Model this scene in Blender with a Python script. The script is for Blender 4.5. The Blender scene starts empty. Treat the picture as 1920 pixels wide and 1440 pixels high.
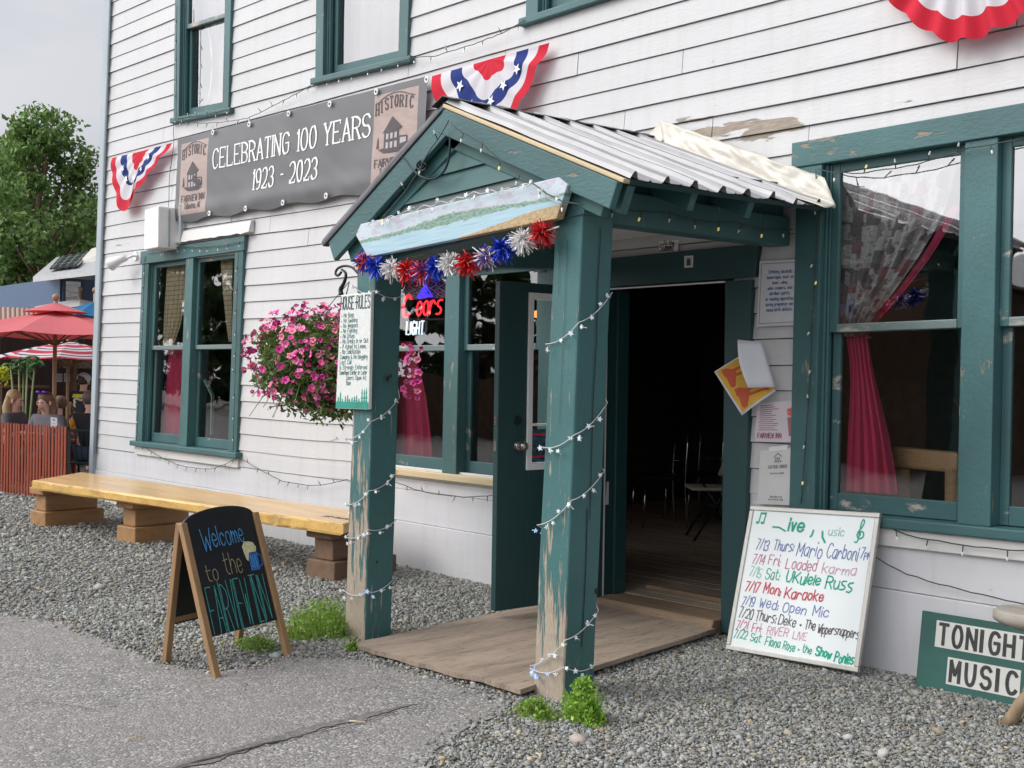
import bpy, bmesh, math, random
import numpy as np
from mathutils import Vector, Matrix, noise
random.seed(7); np.random.seed(7)
R = math.radians
SC = bpy.context.scene
COL = SC.collection

# ---------------------------------------------------------------- camera, sky, sun, exposure
YAW, PITCH, ROLL, FPX = R(48.42377), R(-0.24978), R(0.89502), 2224.42
CAM = Vector((0.0, -5.6, 1.5))
_f = Vector((-math.sin(YAW)*math.cos(PITCH), math.cos(YAW)*math.cos(PITCH), math.sin(PITCH)))
_r = Vector((math.cos(YAW), math.sin(YAW), 0)); _u = _r.cross(_f)
RT = _r*math.cos(ROLL) + _u*math.sin(ROLL); UP = -_r*math.sin(ROLL) + _u*math.cos(ROLL); FW = _f
cd = bpy.data.cameras.new('camera'); cam = bpy.data.objects.new('camera', cd); COL.objects.link(cam)
cd.sensor_width = 36; cd.lens = FPX/1920*36; cd.clip_start = .05; cd.clip_end = 900
m = Matrix.Identity(4)
for i in range(3): m[i][0] = RT[i]; m[i][1] = UP[i]; m[i][2] = -FW[i]; m[i][3] = CAM[i]
cam.matrix_world = m; SC.camera = cam

SUN_DIR = Vector((-0.44, -0.72, 0.72)).normalized()      # towards the sun
wd = bpy.data.worlds.new('World'); SC.world = wd; wd.use_nodes = True
nt = wd.node_tree; nt.nodes.clear()
wo = nt.nodes.new('ShaderNodeOutputWorld'); bg = nt.nodes.new('ShaderNodeBackground')
sky = nt.nodes.new('ShaderNodeTexSky'); sky.sky_type = 'NISHITA'; sky.sun_disc = False
sky.sun_elevation = math.asin(SUN_DIR.z); sky.sun_rotation = math.atan2(SUN_DIR.x, SUN_DIR.y)
tc = nt.nodes.new('ShaderNodeTexCoord'); mp = nt.nodes.new('ShaderNodeMapping'); mp.inputs['Scale'].default_value = (1, 1, 2.6)
nz = nt.nodes.new('ShaderNodeTexNoise'); nz.inputs['Scale'].default_value = 2.3; nz.inputs['Detail'].default_value = 7; nz.inputs['Roughness'].default_value = .55
cr = nt.nodes.new('ShaderNodeValToRGB'); cr.color_ramp.elements[0].position = .36; cr.color_ramp.elements[0].color = (5.6, 5.8, 6.4, 1)
cr.color_ramp.elements[1].position = .62; cr.color_ramp.elements[1].color = (7.4, 7.5, 7.8, 1)
mx = nt.nodes.new('ShaderNodeMix'); mx.data_type = 'RGBA'; mx.inputs[0].default_value = .97
L = nt.links.new
L(tc.outputs['Generated'], mp.inputs[0]); L(mp.outputs[0], nz.inputs['Vector']); L(nz.outputs['Fac'], cr.inputs[0])
# thin cloud is brightest round the hidden sun and duller on the far side of the sky
vd = nt.nodes.new('ShaderNodeVectorMath'); vd.operation = 'DOT_PRODUCT'; vd.inputs[1].default_value = Vector((-.42, -.78, .46)).normalized(); L(tc.outputs['Generated'], vd.inputs[0])
gr = nt.nodes.new('ShaderNodeValToRGB'); gr.color_ramp.elements[0].position = 0; gr.color_ramp.elements[0].color = (.28, .29, .31, 1); gr.color_ramp.elements[1].position = 1; gr.color_ramp.elements[1].color = (4.6, 4.5, 4.35, 1)
for p_, c_ in ((.30, (.48, .49, .52, 1)), (.52, (.85, .85, .87, 1)), (.65, (1.02, 1.02, 1.04, 1)), (.80, (2.3, 2.27, 2.22, 1))): gr.color_ramp.elements.new(p_).color = c_
mr_ = nt.nodes.new('ShaderNodeMath'); mr_.operation = 'MULTIPLY_ADD'; mr_.inputs[1].default_value = .5; mr_.inputs[2].default_value = .5; L(vd.outputs['Value'], mr_.inputs[0]); L(mr_.outputs[0], gr.inputs[0])
ml_ = nt.nodes.new('ShaderNodeMix'); ml_.data_type = 'RGBA'; ml_.blend_type = 'MULTIPLY'; ml_.inputs[0].default_value = 1; L(cr.outputs[0], ml_.inputs[6]); L(gr.outputs[0], ml_.inputs[7])
L(sky.outputs[0], mx.inputs[6]); L(ml_.outputs[2], mx.inputs[7]); L(mx.outputs[2], bg.inputs[0]); bg.inputs[1].default_value = .1
L(bg.outputs[0], wo.inputs[0])
sd = bpy.data.lights.new('sun', 'SUN'); so = bpy.data.objects.new('sun', sd); COL.objects.link(so)
sd.energy = 1.5; sd.angle = R(26); sd.color = (1, .95, .88); so.rotation_euler = SUN_DIR.to_track_quat('Z', 'Y').to_euler(); so.location = (-20, -20, 25)
SC.view_settings.view_transform = 'Standard'; SC.view_settings.look = 'None'; SC.view_settings.exposure = 0.0; SC.view_settings.gamma = 1
SC.cycles.use_denoising = True; SC.cycles.max_bounces = 8; SC.cycles.transparent_max_bounces = 12

# ---------------------------------------------------------------- where a point of the photograph lies on a known plane
def ray(px, py): return RT*((px-960)/FPX) - UP*((py-720)/FPX) + FW
def onY(px, py, y=0.0): d = ray(px, py); return CAM + d*((y-CAM.y)/d.y)
def onZ(px, py, z=0.0): d = ray(px, py); return CAM + d*((z-CAM.z)/d.z)
def onX(px, py, x=0.0): d = ray(px, py); return CAM + d*((x-CAM.x)/d.x)

# ---------------------------------------------------------------- mesh building
class MB:
    def __init__(s): s.v = []; s.f = []; s.m = []; s.uv = {}
    def add(s, vs, fs, mi=0):
        b = len(s.v); s.v += [tuple(p) for p in vs]
        for f in fs: s.f.append(tuple(b+i for i in f)); s.m.append(mi)
        return b
    def hexa(s, p, mi=0):            # p: 4 corners (ccw seen from front), then the 4 behind
        s.add(p, [(0,1,2,3),(7,6,5,4),(0,4,5,1),(1,5,6,2),(2,6,7,3),(3,7,4,0)], mi)
    def box(s, a, b, mi=0):
        x0,y0,z0 = a; x1,y1,z1 = b
        s.hexa([(x0,y0,z0),(x1,y0,z0),(x1,y0,z1),(x0,y0,z1),(x0,y1,z0),(x1,y1,z0),(x1,y1,z1),(x0,y1,z1)], mi)
    def bar(s, p, q, w, h, up=(0,0,1), mi=0):
        p = Vector(p); q = Vector(q); d = (q-p).normalized(); up = Vector(up)
        sx = d.cross(up)
        if sx.length < 1e-4: sx = d.cross(Vector((0,1,0)))
        sx.normalize(); sy = sx.cross(d).normalized()
        c = [sx*(-w/2)+sy*(-h/2), sx*(w/2)+sy*(-h/2), sx*(w/2)+sy*(h/2), sx*(-w/2)+sy*(h/2)]
        s.hexa([p+k for k in c]+[q+k for k in c], mi)
    def tube(s, pts, r, n=8, mi=0, close=False):
        pts = [Vector(p) for p in pts]; N = len(pts)
        rs = r if isinstance(r, (list, tuple)) else [r]*N
        rings = []; ref = Vector((0.123,0.21,0.97))
        for i, p in enumerate(pts):
            d = (pts[min(i+1,N-1)]-pts[max(i-1,0)])
            if d.length < 1e-9: d = Vector((0,0,1))
            d.normalize()
            if abs(d.dot(ref)) > .95: ref = Vector((.97,.2,.1))
            a = d.cross(ref).normalized(); b = d.cross(a); ref = a.cross(d) if False else ref
            rings.append([p+(a*math.cos(2*math.pi*k/n)+b*math.sin(2*math.pi*k/n))*rs[i] for k in range(n)])
        vs = [q for rg in rings for q in rg]; fs = []
        for i in range(N-1):
            for k in range(n): fs.append((i*n+k, i*n+(k+1)%n, (i+1)*n+(k+1)%n, (i+1)*n+k))
        fs.append(tuple(range(n))[::-1]); fs.append(tuple((N-1)*n+k for k in range(n)))
        s.add(vs, fs, mi)
    def ball(s, c, r, n=10, k=7, mi=0, jit=0):
        c = Vector(c); rx,ry,rz = r if isinstance(r,(tuple,list)) else (r,r,r)
        vs = [c+Vector((0,0,rz))]
        for i in range(1,k):
            t = math.pi*i/k
            for j in range(n):
                a = 2*math.pi*j/n; q = 1+random.uniform(-jit,jit)
                vs.append(c+Vector((rx*math.sin(t)*math.cos(a)*q, ry*math.sin(t)*math.sin(a)*q, rz*math.cos(t)*q)))
        vs.append(c-Vector((0,0,rz))); fs = []
        for j in range(n): fs.append((0,1+j,1+(j+1)%n))
        for i in range(k-2):
            for j in range(n): fs.append((1+i*n+j, 1+(i+1)*n+j, 1+(i+1)*n+(j+1)%n, 1+i*n+(j+1)%n))
        b = 1+(k-2)*n
        for j in range(n): fs.append((b+j, len(vs)-1, b+(j+1)%n))
        s.add(vs, fs, mi)
    def lathe(s, c, prof, n=16, mi=0):
        c = Vector(c); vs = []; fs = []
        for r,z in prof:
            for j in range(n): a = 2*math.pi*j/n; vs.append(c+Vector((r*math.cos(a), r*math.sin(a), z)))
        for i in range(len(prof)-1):
            for j in range(n): fs.append((i*n+j, i*n+(j+1)%n, (i+1)*n+(j+1)%n, (i+1)*n+j))
        fs.append(tuple(range(n))[::-1]); fs.append(tuple((len(prof)-1)*n+j for j in range(n)))
        s.add(vs, fs, mi)
    def prism(s, front, back, mi=0):
        n = len(front); s.add(list(front)+list(back), [tuple(range(n)), tuple(range(2*n-1,n-1,-1))]+[(i,i+n,(i+1)%n+n,(i+1)%n) for i in range(n)], mi)
    def grid(s, fn, nu, nv, mi=0):
        vs = []; b = len(s.v)
        for j in range(nv+1):
            for i in range(nu+1):
                s.uv[len(s.v)+len(vs)] = (i/nu, j/nv); vs.append(fn(i/nu, j/nv))
        s.add(vs, [(j*(nu+1)+i, j*(nu+1)+i+1, (j+1)*(nu+1)+i+1, (j+1)*(nu+1)+i) for j in range(nv) for i in range(nu)], mi)

ROOTLOC = {}
def link(o, parent):
    COL.objects.link(o)
    if parent is not None:
        o.parent = parent
        if parent.name in ROOTLOC: o.matrix_parent_inverse = Matrix.Translation(-ROOTLOC[parent.name])
def build(mb, name, mat, parent=None, smooth=False, bevel=0, local=False, solid=0, recalc=True):
    me = bpy.data.meshes.new(name); me.from_pydata([tuple(p) for p in mb.v], [], mb.f)
    mats = mat if isinstance(mat, (list, tuple)) else [mat]
    for q in mats: me.materials.append(q)
    if len(mats) > 1: me.polygons.foreach_set('material_index', mb.m)
    if mb.uv:
        uvl = me.uv_layers.new(name='UVMap'); li = np.empty(len(me.loops), dtype=np.int32); me.loops.foreach_get('vertex_index', li)
        tab = np.zeros((len(mb.v), 2), dtype=np.float32)
        for k, q in mb.uv.items(): tab[k] = q
        uvl.data.foreach_set('uv', tab[li].ravel())
    if recalc: bm = bmesh.new(); bm.from_mesh(me); bmesh.ops.recalc_face_normals(bm, faces=bm.faces); bm.to_mesh(me); bm.free()
    if smooth: me.polygons.foreach_set('use_smooth', [True]*len(me.polygons))
    o = bpy.data.objects.new(name, me)
    if parent is not None and local: COL.objects.link(o); o.parent = parent
    else: link(o, parent)
    if bevel:
        b = o.modifiers.new('bevel', 'BEVEL'); b.width = bevel; b.segments = 2; b.limit_method = 'ANGLE'; b.angle_limit = R(40)
    if solid:
        b = o.modifiers.new('thickness', 'SOLIDIFY'); b.thickness = solid; b.offset = 0
    return o
def tag(o, label=None, cat=None, group=None, kind=None):
    if label: o['label'] = label
    if cat: o['category'] = cat
    if group: o['group'] = group
    if kind: o['kind'] = kind
    return o
def thing(name, label, cat, loc=(0,0,0), rotz=0, group=None, local=False):
    o = bpy.data.objects.new(name, None); COL.objects.link(o); o.location = loc; o.rotation_euler = (0,0,rotz); o.empty_display_size = .2
    tag(o, label, cat, group)
    if not local: ROOTLOC[o.name] = Vector(loc)
    return o
def dup(root, loc, rotz=0, label=None, group=None):
    r = root.copy(); COL.objects.link(r); r.location = loc; r.rotation_euler = (0,0,rotz)
    if label: r['label'] = label
    if group: r['group'] = group
    for ch in list(root.children):
        c = ch.copy(); COL.objects.link(c); c.parent = r
        for g in list(ch.children):
            d = g.copy(); COL.objects.link(d); d.parent = c
    return r

class Surf:                          # a flat board, wall patch or window given by its four corners: (u, v) in metres
    def __init__(s, bl, br, tr, tl):
        s.c = [Vector(p) for p in (bl,br,tr,tl)]
        s.W = ((s.c[1]-s.c[0]).length+(s.c[2]-s.c[3]).length)/2; s.H = ((s.c[3]-s.c[0]).length+(s.c[2]-s.c[1]).length)/2
        s.n = ((s.c[1]-s.c[0]).cross(s.c[3]-s.c[0])).normalized()
    def P(s, u, v, o=0):
        a = u/s.W; b = v/s.H; c = s.c
        return c[0]*(1-a)*(1-b)+c[1]*a*(1-b)+c[2]*a*b+c[3]*(1-a)*b+s.n*o
    def box(s, mb, u0, u1, v0, v1, o0, o1, mi=0):
        q = [(u0,v0),(u1,v0),(u1,v1),(u0,v1)]
        mb.hexa([s.P(u,v,o1) for u,v in q]+[s.P(u,v,o0) for u,v in q], mi)
    def poly(s, mb, pts, o0, o1, mi=0):
        mb.prism([s.P(u,v,o1) for u,v in pts], [s.P(u,v,o0) for u,v in pts], mi)
def onPlane(px, py, p, n): d = ray(px, py); return CAM + d*((p-CAM).dot(n)/d.dot(n))
def wallS(tl, tr, br, bl, y=0.0): return Surf(onY(*bl, y), onY(*br, y), onY(*tr, y), onY(*tl, y))

# ---------------------------------------------------------------- stroke lettering (cap height 6 units, base line at 2)
GL = {
'A':"02 28 42|14 34",'B':"02 08|~08 28 47 46 35 05|~05 35 44 43 32 02",'C':"~47 38 18 06 04 12 32 43",'D':"02 08|~08 28 47 45 43 22 02",'E':"48 08 02 42|05 35",'F':"48 08 02|05 35",
'G':"~47 38 18 06 04 12 32 43 45|25 45",'H':"08 02|48 42|05 45",'I':"08 02",'J':"~38 34 23 12 03",'K':"08 02|48 04|15 42",'L':"08 02 42",'M':"02 08 24 48 42",'N':"02 08 42 48",
'O':"~28 18 06 04 12 32 44 46 38 28",'P':"02 08|~08 28 47 46 35 05",'Q':"~28 18 06 04 12 32 44 46 38 28|24 41",'R':"02 08|~08 28 47 46 35 05|25 42",'S':"~47 38 18 07 06 15 35 44 43 32 12 03",
'T':"08 48|28 22",'U':"~08 04 12 32 44 48",'V':"08 22 48",'W':"08 12 26 32 48",'X':"08 42|48 02",'Y':"08 25 48|25 22",'Z':"08 48 02 42",
'a':"~36 16 05 03 12 22 34|36 32",'b':"08 02|~05 16 26 35 33 22 12 03",'c':"~35 26 16 05 03 12 22 33",'d':"38 32|~35 26 16 05 03 12 22 33",'e':"~04 34 35 26 16 05 03 12 22 33",
'f':"~28 18 17 12|06 26",'g':"~36 16 05 04 13 23 34|~36 31 20 10 01",'h':"08 02|~04 16 26 35 32",'i':"06 02|08 07",'j':"~16 11 00|18 17",'k':"08 02|36 04|14 32",'l':"08 02",
'm':"06 02|~04 16 25 22|~24 36 45 42",'n':"06 02|~04 16 26 35 32",'o':"~16 05 03 12 22 33 35 26 16",'p':"06 00|~05 16 26 35 33 22 12 03",'q':"36 30|~35 26 16 05 03 12 22 33",
'r':"06 02|~04 16 26 35",'s':"~36 16 05 14 24 33 22 02",'t':"~18 13 22 32|06 36",'u':"~06 03 12 22 34|36 32",'v':"06 12 26",'w':"06 12 25 32 46",'x':"06 32|36 02",'y':"06 23|46 00",'z':"06 36 02 32",
'0':"~28 18 06 04 12 32 44 46 38 28",'1':"07 18 12",'2':"~07 18 38 47 45 02|02 42",'3':"~07 18 38 47 46 35 25|~25 35 44 43 32 12 03",'4':"32 38 04 44",'5':"48 08 05|~05 35 44 43 32 12 03",
'6':"~38 18 05 03 12 32 43 44 35 15 04",'7':"08 48 12",'8':"~28 18 07 16 35 44 43 32 12 03 04 15 36 47 38 28",'9':"~45 34 14 06 07 18 38 47 44 32 12",
'-':"15 35",'+':"14 34|25 23",':':"05 04|03 02",',':"13 01",'.':"03 02",'/':"02 38","'":"08 06",'!':"08 04|03 02",'?':"~07 18 38 47 45 24|23 22",'&':"~42 07 18 27 04 12 22 44"}
def chaikin(p, n=2):
    for _ in range(n):
        q = [p[0]]
        for a, b in zip(p, p[1:]):
            q.append((a[0]*.75+b[0]*.25, a[1]*.75+b[1]*.25)); q.append((a[0]*.25+b[0]*.75, a[1]*.25+b[1]*.75))
        q.append(p[-1]); p = q
    return p
def glyph(ch):
    if ch not in GL: return 2.2, []
    out = []; w = 0
    for st in GL[ch].split('|'):
        sm = st[0] == '~'; pts = [(int(t[0]), int(t[1])-2) for t in st.lstrip('~').split()]
        w = max(w, max(p[0] for p in pts)); closed = pts[0] == pts[-1]
        if sm:
            if closed: pts = pts[:-1]; pts = pts+pts[:2]; pts = chaikin(pts, 2)[2:-2]; pts.append(pts[0])
            else: pts = chaikin(pts, 2)
        out.append((sm, pts))
    return w, out
def text_w(tx, h, ws=1, gap=1.3): return sum((glyph(c)[0]+gap) for c in tx)*h/6*ws
class Ink: k = 0
def ribbon(mb, S, pts, w, off, serif=False, mi=0):
    for i, (a, b) in enumerate(zip(pts, pts[1:])):
        dx, dy = b[0]-a[0], b[1]-a[1]; l = math.hypot(dx, dy)
        if l < 1e-7: continue
        Ink.k += 1; o = off+(Ink.k % 23)*1.5e-5
        ww = w if not serif else w*(.42+.75*abs((dy*.95+dx*-.3)/l))
        nx, ny = -dy/l*ww/2, dx/l*ww/2; ex, ey = dx/l*ww*.3, dy/l*ww*.3
        mb.add([S.P(a[0]-ex-nx,a[1]-ey-ny,o), S.P(b[0]+ex-nx,b[1]+ey-ny,o), S.P(b[0]+ex+nx,b[1]+ey+ny,o), S.P(a[0]-ex+nx,a[1]-ey+ny,o)], [(0,1,2,3)], mi)
def text(mb, S, tx, u, v, h, w, off=.0015, ws=1, slant=0, serif=False, gap=1.3, jit=0, rise=0, mi=0):
    k = h/6; u0 = u
    for ch in tx:
        gw, sts = glyph(ch); jy = random.uniform(-jit, jit)*h; jr = 1+random.uniform(-jit, jit)
        base = v+rise*(u-u0)+jy
        for sm, pts in sts:
            wb_ = jit*2.2; q = [(u+((x+random.uniform(-wb_, wb_))*ws+y*slant)*k, base+(y+random.uniform(-wb_, wb_))*k*jr) for x, y in pts] if jit else [(u+(x*ws+y*slant)*k, base+y*k*jr) for x, y in pts]
            ribbon(mb, S, q, w, off, serif, mi)
            if serif and not sm:
                for e in (0, -1):
                    x, y = pts[e]; nx_, ny_ = pts[1 if e == 0 else -2]
                    if abs(y-ny_) >= abs(x-nx_)*.8 and y in (0, 6):
                        ribbon(mb, S, [(u+(x*ws-.75)*k, base+y*k*jr), (u+(x*ws+.75)*k, base+y*k*jr)], w*.42, off+4e-4, False, mi)
                    elif abs(x-nx_) > abs(y-ny_) and ch in 'EFLTZ27' and x in (0, 4) and x != nx_:
                        ribbon(mb, S, [(u+x*ws*k, base+(y+(-.9 if y > 0 else .9))*k*jr), (u+x*ws*k, base+y*k*jr)], w*.5, off+4e-4, False, mi)
        u += (gw*ws+gap*ws)*k
    return u
def text_c(mb, S, tx, uc, v, h, w, **kw):
    ww = text_w(tx, h, kw.get('ws', 1), kw.get('gap', 1.3)) - kw.get('gap', 1.3)*h/6*kw.get('ws', 1)
    return text(mb, S, tx, uc-ww/2, v, h, w, **kw)
# ---------------------------------------------------------------- materials
def newmat(name):
    mt = bpy.data.materials.new(name); mt.use_nodes = True; t = mt.node_tree
    return mt, t, t.nodes['Principled BSDF'], t.nodes['Material Output']
def nd(t, typ, **kw):
    n = t.nodes.new('ShaderNode'+typ)
    for k, val in kw.items():
        if k in n.inputs: n.inputs[k].default_value = val
        else: setattr(n, k, val)
    return n
def coords(t, scale=(1,1,1), kind='Object'):
    c = nd(t, 'TexCoord'); mp_ = nd(t, 'Mapping'); mp_.inputs['Scale'].default_value = scale
    t.links.new(c.outputs[kind], mp_.inputs[0]); return mp_.outputs[0]
def nz_(t, vec, scale, detail=4, rough=.55):
    n = nd(t, 'TexNoise'); n.inputs['Scale'].default_value = scale; n.inputs['Detail'].default_value = detail; n.inputs['Roughness'].default_value = rough
    t.links.new(vec, n.inputs['Vector']); return n.outputs['Fac']
def ramp(t, fac, stops, const=False):
    n = nd(t, 'ValToRGB'); e = n.color_ramp.elements
    if const: n.color_ramp.interpolation = 'CONSTANT'
    while len(e) < len(stops): e.new(.5)
    for q, (p, c) in zip(e, stops): q.position = p; q.color = (*c, 1) if len(c) == 3 else c
    t.links.new(fac, n.inputs[0]); return n.outputs[0]
def mixc(t, fac, a, b, mode='MIX'):
    n = nd(t, 'Mix', data_type='RGBA', blend_type=mode)
    for i, q in ((0, fac), (6, a), (7, b)):
        if isinstance(q, (int, float)): n.inputs[i].default_value = q
        elif isinstance(q, tuple): n.inputs[i].default_value = (*q, 1)
        else: t.links.new(q, n.inputs[i])
    return n.outputs[2]
def mth(t, op, a, b=None, clamp=False):
    n = nd(t, 'Math', operation=op, use_clamp=clamp)
    for i, q in ((0, a), (1, b)):
        if q is None: continue
        if isinstance(q, (int, float)): n.inputs[i].default_value = q
        else: t.links.new(q, n.inputs[i])
    return n.outputs[0]
def bump(t, p, h, strength=.3, dist=.01):
    b = nd(t, 'Bump'); b.inputs['Strength'].default_value = strength; b.inputs['Distance'].default_value = dist
    t.links.new(h, b.inputs['Height']); t.links.new(b.outputs[0], p.inputs['Normal'])
def simple(name, col, rough=.6, metal=0, var=.12, scale=8, stretch=(1,1,1), bmp=.15, bscale=60, dist=.004, emit=None, spec=None):
    mt, t, p, o = newmat(name); v = coords(t, stretch)
    n = nz_(t, v, scale, 5)
    a = tuple(max(0, c*(1-var)) for c in col); b = tuple(min(1, c*(1+var)) for c in col)
    t.links.new(ramp(t, n, [(.3, a), (.7, b)]), p.inputs['Base Color'])
    p.inputs['Roughness'].default_value = rough; p.inputs['Metallic'].default_value = metal
    if spec is not None: p.inputs['Specular IOR Level'].default_value = spec
    if bmp: bump(t, p, nz_(t, v, bscale, 4), bmp, dist)
    if emit: p.inputs['Emission Color'].default_value = (*emit[0], 1); p.inputs['Emission Strength'].default_value = emit[1]
    return mt
def zpos(t):
    g = nd(t, 'NewGeometry'); s = nd(t, 'SeparateXYZ'); t.links.new(g.outputs['Position'], s.inputs[0]); return s.outputs

def peel_paint(name, col, under, stretch, scale=3, thr=.70, zfade=None, rough=.5, dirt=.15, grime=0, spots=(), bstr=.35, soft=.03):
    """old paint: grain, brush relief, flakes gone down to the wood"""
    mt, t, p, o = newmat(name); v = coords(t, stretch); vp = coords(t)
    grain = nz_(t, v, scale*6, 6, .6); flake = nz_(t, v, scale, 7, .62)
    tone = nz_(t, vp, 1.3, 4)
    a = tuple(c*(1-dirt) for c in col); b = tuple(min(1, c*(1+dirt*.6)) for c in col)
    base = ramp(t, tone, [(.3, a), (.7, b)])
    base = mixc(t, mth(t, 'MULTIPLY', grain, dirt*1.2), base, tuple(c*.55 for c in col))
    if grime:                                # rain streaks, rubbed boards and dust, each with its own shape
        dr_ = ramp(t, nz_(t, coords(t, (5, 1, .35)), 2.2, 6, .65), [(.50, (0,0,0)), (.72, (1,1,1))]); bd_ = ramp(t, nz_(t, coords(t, (.35, 1, 6.5)), 1.6, 2, .5), [(.35, (0,0,0)), (.65, (1,1,1))])
        base = mixc(t, mth(t, 'MULTIPLY', dr_, grime), base, (.40, .385, .36)); base = mixc(t, mth(t, 'MULTIPLY', bd_, grime*.75), base, (.48, .485, .50))
        sp_ = ramp(t, nz_(t, coords(t, (1, 1, 1.4)), 16, 3, .5), [(.715, (0,0,0)), (.74, (1,1,1))]); base = mixc(t, mth(t, 'MULTIPLY', sp_, grime*1.6), base, (.26, .23, .20))
    level = flake
    if zfade:                                # wear grows towards the splash zone at the foot
        z = zpos(t)[2]
        g = mth(t, 'MULTIPLY', mth(t, 'SUBTRACT', zfade[1], z, ), 1/(zfade[1]-zfade[0]), True)
        g = mth(t, 'POWER', g, 2.2)
        gn = nd(t, 'NewGeometry'); sn = nd(t, 'SeparateXYZ'); t.links.new(gn.outputs['True Normal'], sn.inputs[0])
        side = mth(t, 'ADD', mth(t, 'MULTIPLY', mth(t, 'MULTIPLY', sn.outputs[1], -1), .75, True), .25)
        level = mth(t, 'ADD', mth(t, 'SUBTRACT', flake, mth(t, 'MULTIPLY', mth(t, 'SUBTRACT', 1, side), .10)), mth(t, 'MULTIPLY', mth(t, 'MULTIPLY', g, side), zfade[2]))
    for (sx_, sz_, rx_, rz_, k_) in spots:     # places where the old paint has come away
        P_ = zpos(t); a_ = mth(t, 'DIVIDE', mth(t, 'SUBTRACT', P_[0], sx_), rx_); b_ = mth(t, 'DIVIDE', mth(t, 'SUBTRACT', P_[2], sz_), rz_)
        d_ = mth(t, 'SUBTRACT', 1, mth(t, 'ADD', mth(t, 'MULTIPLY', a_, a_), mth(t, 'MULTIPLY', b_, b_)), True)
        level = mth(t, 'ADD', level, mth(t, 'MULTIPLY', d_, k_))
    mask = ramp(t, level, [(thr-soft, (0,0,0)), (thr+soft, (1,1,1))])
    wood = ramp(t, nz_(t, v, scale*9, 4, .7), [(.3, tuple(c*.5 for c in under)), (.68, under)])
    t.links.new(mixc(t, mask, base, wood), p.inputs['Base Color'])
    p.inputs['Roughness'].default_value = rough
    h = mth(t, 'ADD', mth(t, 'MULTIPLY', grain, .5), mth(t, 'MULTIPLY', mask, -.9))
    h = mth(t, 'ADD', h, mth(t, 'MULTIPLY', nz_(t, vp, 55, 4, .6), .45))
    bump(t, p, h, bstr, .006)
    return mt
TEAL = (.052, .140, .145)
WOODG = (.40, .31, .225)
M = {}
M['siding'] = peel_paint('white_siding_paint', (.565, .565, .572), (.34, .28, .22), (.22, 1, 1.6), 6, .725, dirt=.06, grime=.24, bstr=.5, rough=.55, soft=.012, spots=((-4.5, 3.02, .6, .14, .26), (-4.05, 2.92, .28, .10, .24), (-9.1, .93, .9, .16, .085), (-11.2, 2.95, 1.2, .1, .05), (-5.2, 3.0, .5, .12, .10), (-3.2, 2.93, .9, .06, .12), (-13, 2.9, .5, .3, .09), (-9.3, 1.3, .5, .25, .07), (-3.4, 3.6, 1.2, .25, .06), (-12.6, 3.4, .8, .1, .07), (-8, 4.4, 2, .5, .05), (-4.1, 1.3, .25, .7, .09)))
M['skirt'] = peel_paint('white_skirting_paint', (.64, .64, .66), (.5, .46, .42), (.4, 1, 1), 4, .76, dirt=.07, grime=.28, bstr=.3, rough=.55)
M['whitetrim'] = peel_paint('flaking_white_trim', (.66, .65, .63), (.38, .31, .24), (.35, 1, 2), 8, .66, dirt=.08, bstr=.4)
M['teal'] = peel_paint('teal_trim_paint', TEAL, WOODG, (1.4, 1.4, .4), 9, .672, dirt=.30, grime=0, bstr=.6)
M['tealh'] = peel_paint('teal_trim_paint_level', TEAL, WOODG, (.4, 1.4, 1.4), 9, .675, dirt=.30, bstr=.6)
M['sash'] = peel_paint('teal_sash_paint', tuple(c*.9 for c in TEAL), (.52, .47, .4), (.5, 1, 1), 7, .655, dirt=.25, bstr=.4)
M['rail'] = peel_paint('bleached_sash_rail', (.16, .22, .215), (.5, .46, .40), (.3, 1, 1), 7, .56, dirt=.25, bstr=.5)
M['tealflat'] = peel_paint('teal_board_paint', (.04, .13, .128), WOODG, (.3, 1, 1), 3, .83, dirt=.14, bstr=.12)
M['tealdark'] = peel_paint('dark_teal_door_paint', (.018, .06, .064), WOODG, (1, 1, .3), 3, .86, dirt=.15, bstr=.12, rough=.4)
M['postpaint'] = peel_paint('worn_teal_post_paint', (.054, .160, .162), (.50, .42, .33), (4, 4, .36), 10, .622, zfade=(-.05, 1.8, .38), dirt=.22, bstr=.6)
M['postpaint2'] = peel_paint('chipped_teal_post_paint', (.056, .165, .167), (.50, .42, .33), (4, 4, .36), 10, .632, zfade=(-.05, 1.25, .42), dirt=.22, bstr=.6)
M['gable_old'] = peel_paint('greyed_teal_board', (.12, .155, .15), WOODG, (.3, 1, 1), 3, .8, dirt=.2)
M['white'] = simple('white_paint', (.78, .78, .78), .45, var=.04)
M['whitemetal'] = simple('white_painted_sheet_metal', (.55, .525, .465), .35, .0, var=.07, scale=6, bmp=.35, bscale=7, dist=.03)
M['roofmetal'] = simple('corrugated_steel', (.33, .33, .34), .5, .45, var=.10, scale=5, bmp=.1, bscale=30)
M['darkmetal'] = simple('dark_ridge_metal', (.09, .09, .10), .5, .4, var=.3)
M['iron'] = simple('black_iron', (.02, .035, .036), .5, .5)
M['chrome'] = simple('chrome', (.65, .65, .66), .15, 1, bmp=0)
M['brass'] = simple('satin_nickel', (.55, .53, .50), .3, 1, bmp=0)
M['wire'] = simple('dark_light_cord', (.035, .05, .045), .6)
M['wirewhite'] = simple('clear_light_cord', (.55, .56, .56), .5)
M['bulb'] = simple('clear_bulb', (.75, .75, .74), .2, bmp=0)
M['bulbon'] = simple('lit_yellow_bulb', (.8, .7, .25), .3, bmp=0, emit=((1, .75, .2), .35))
M['starblue'] = simple('pale_blue_star_bulb', (.35, .55, .9), .3, bmp=0, emit=((.5, .7, 1), .35))
M['starwhite'] = simple('white_star_bulb', (.82, .84, .86), .3, bmp=0)
M['black'] = simple('black_paint', (.012, .012, .013), .5)
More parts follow.
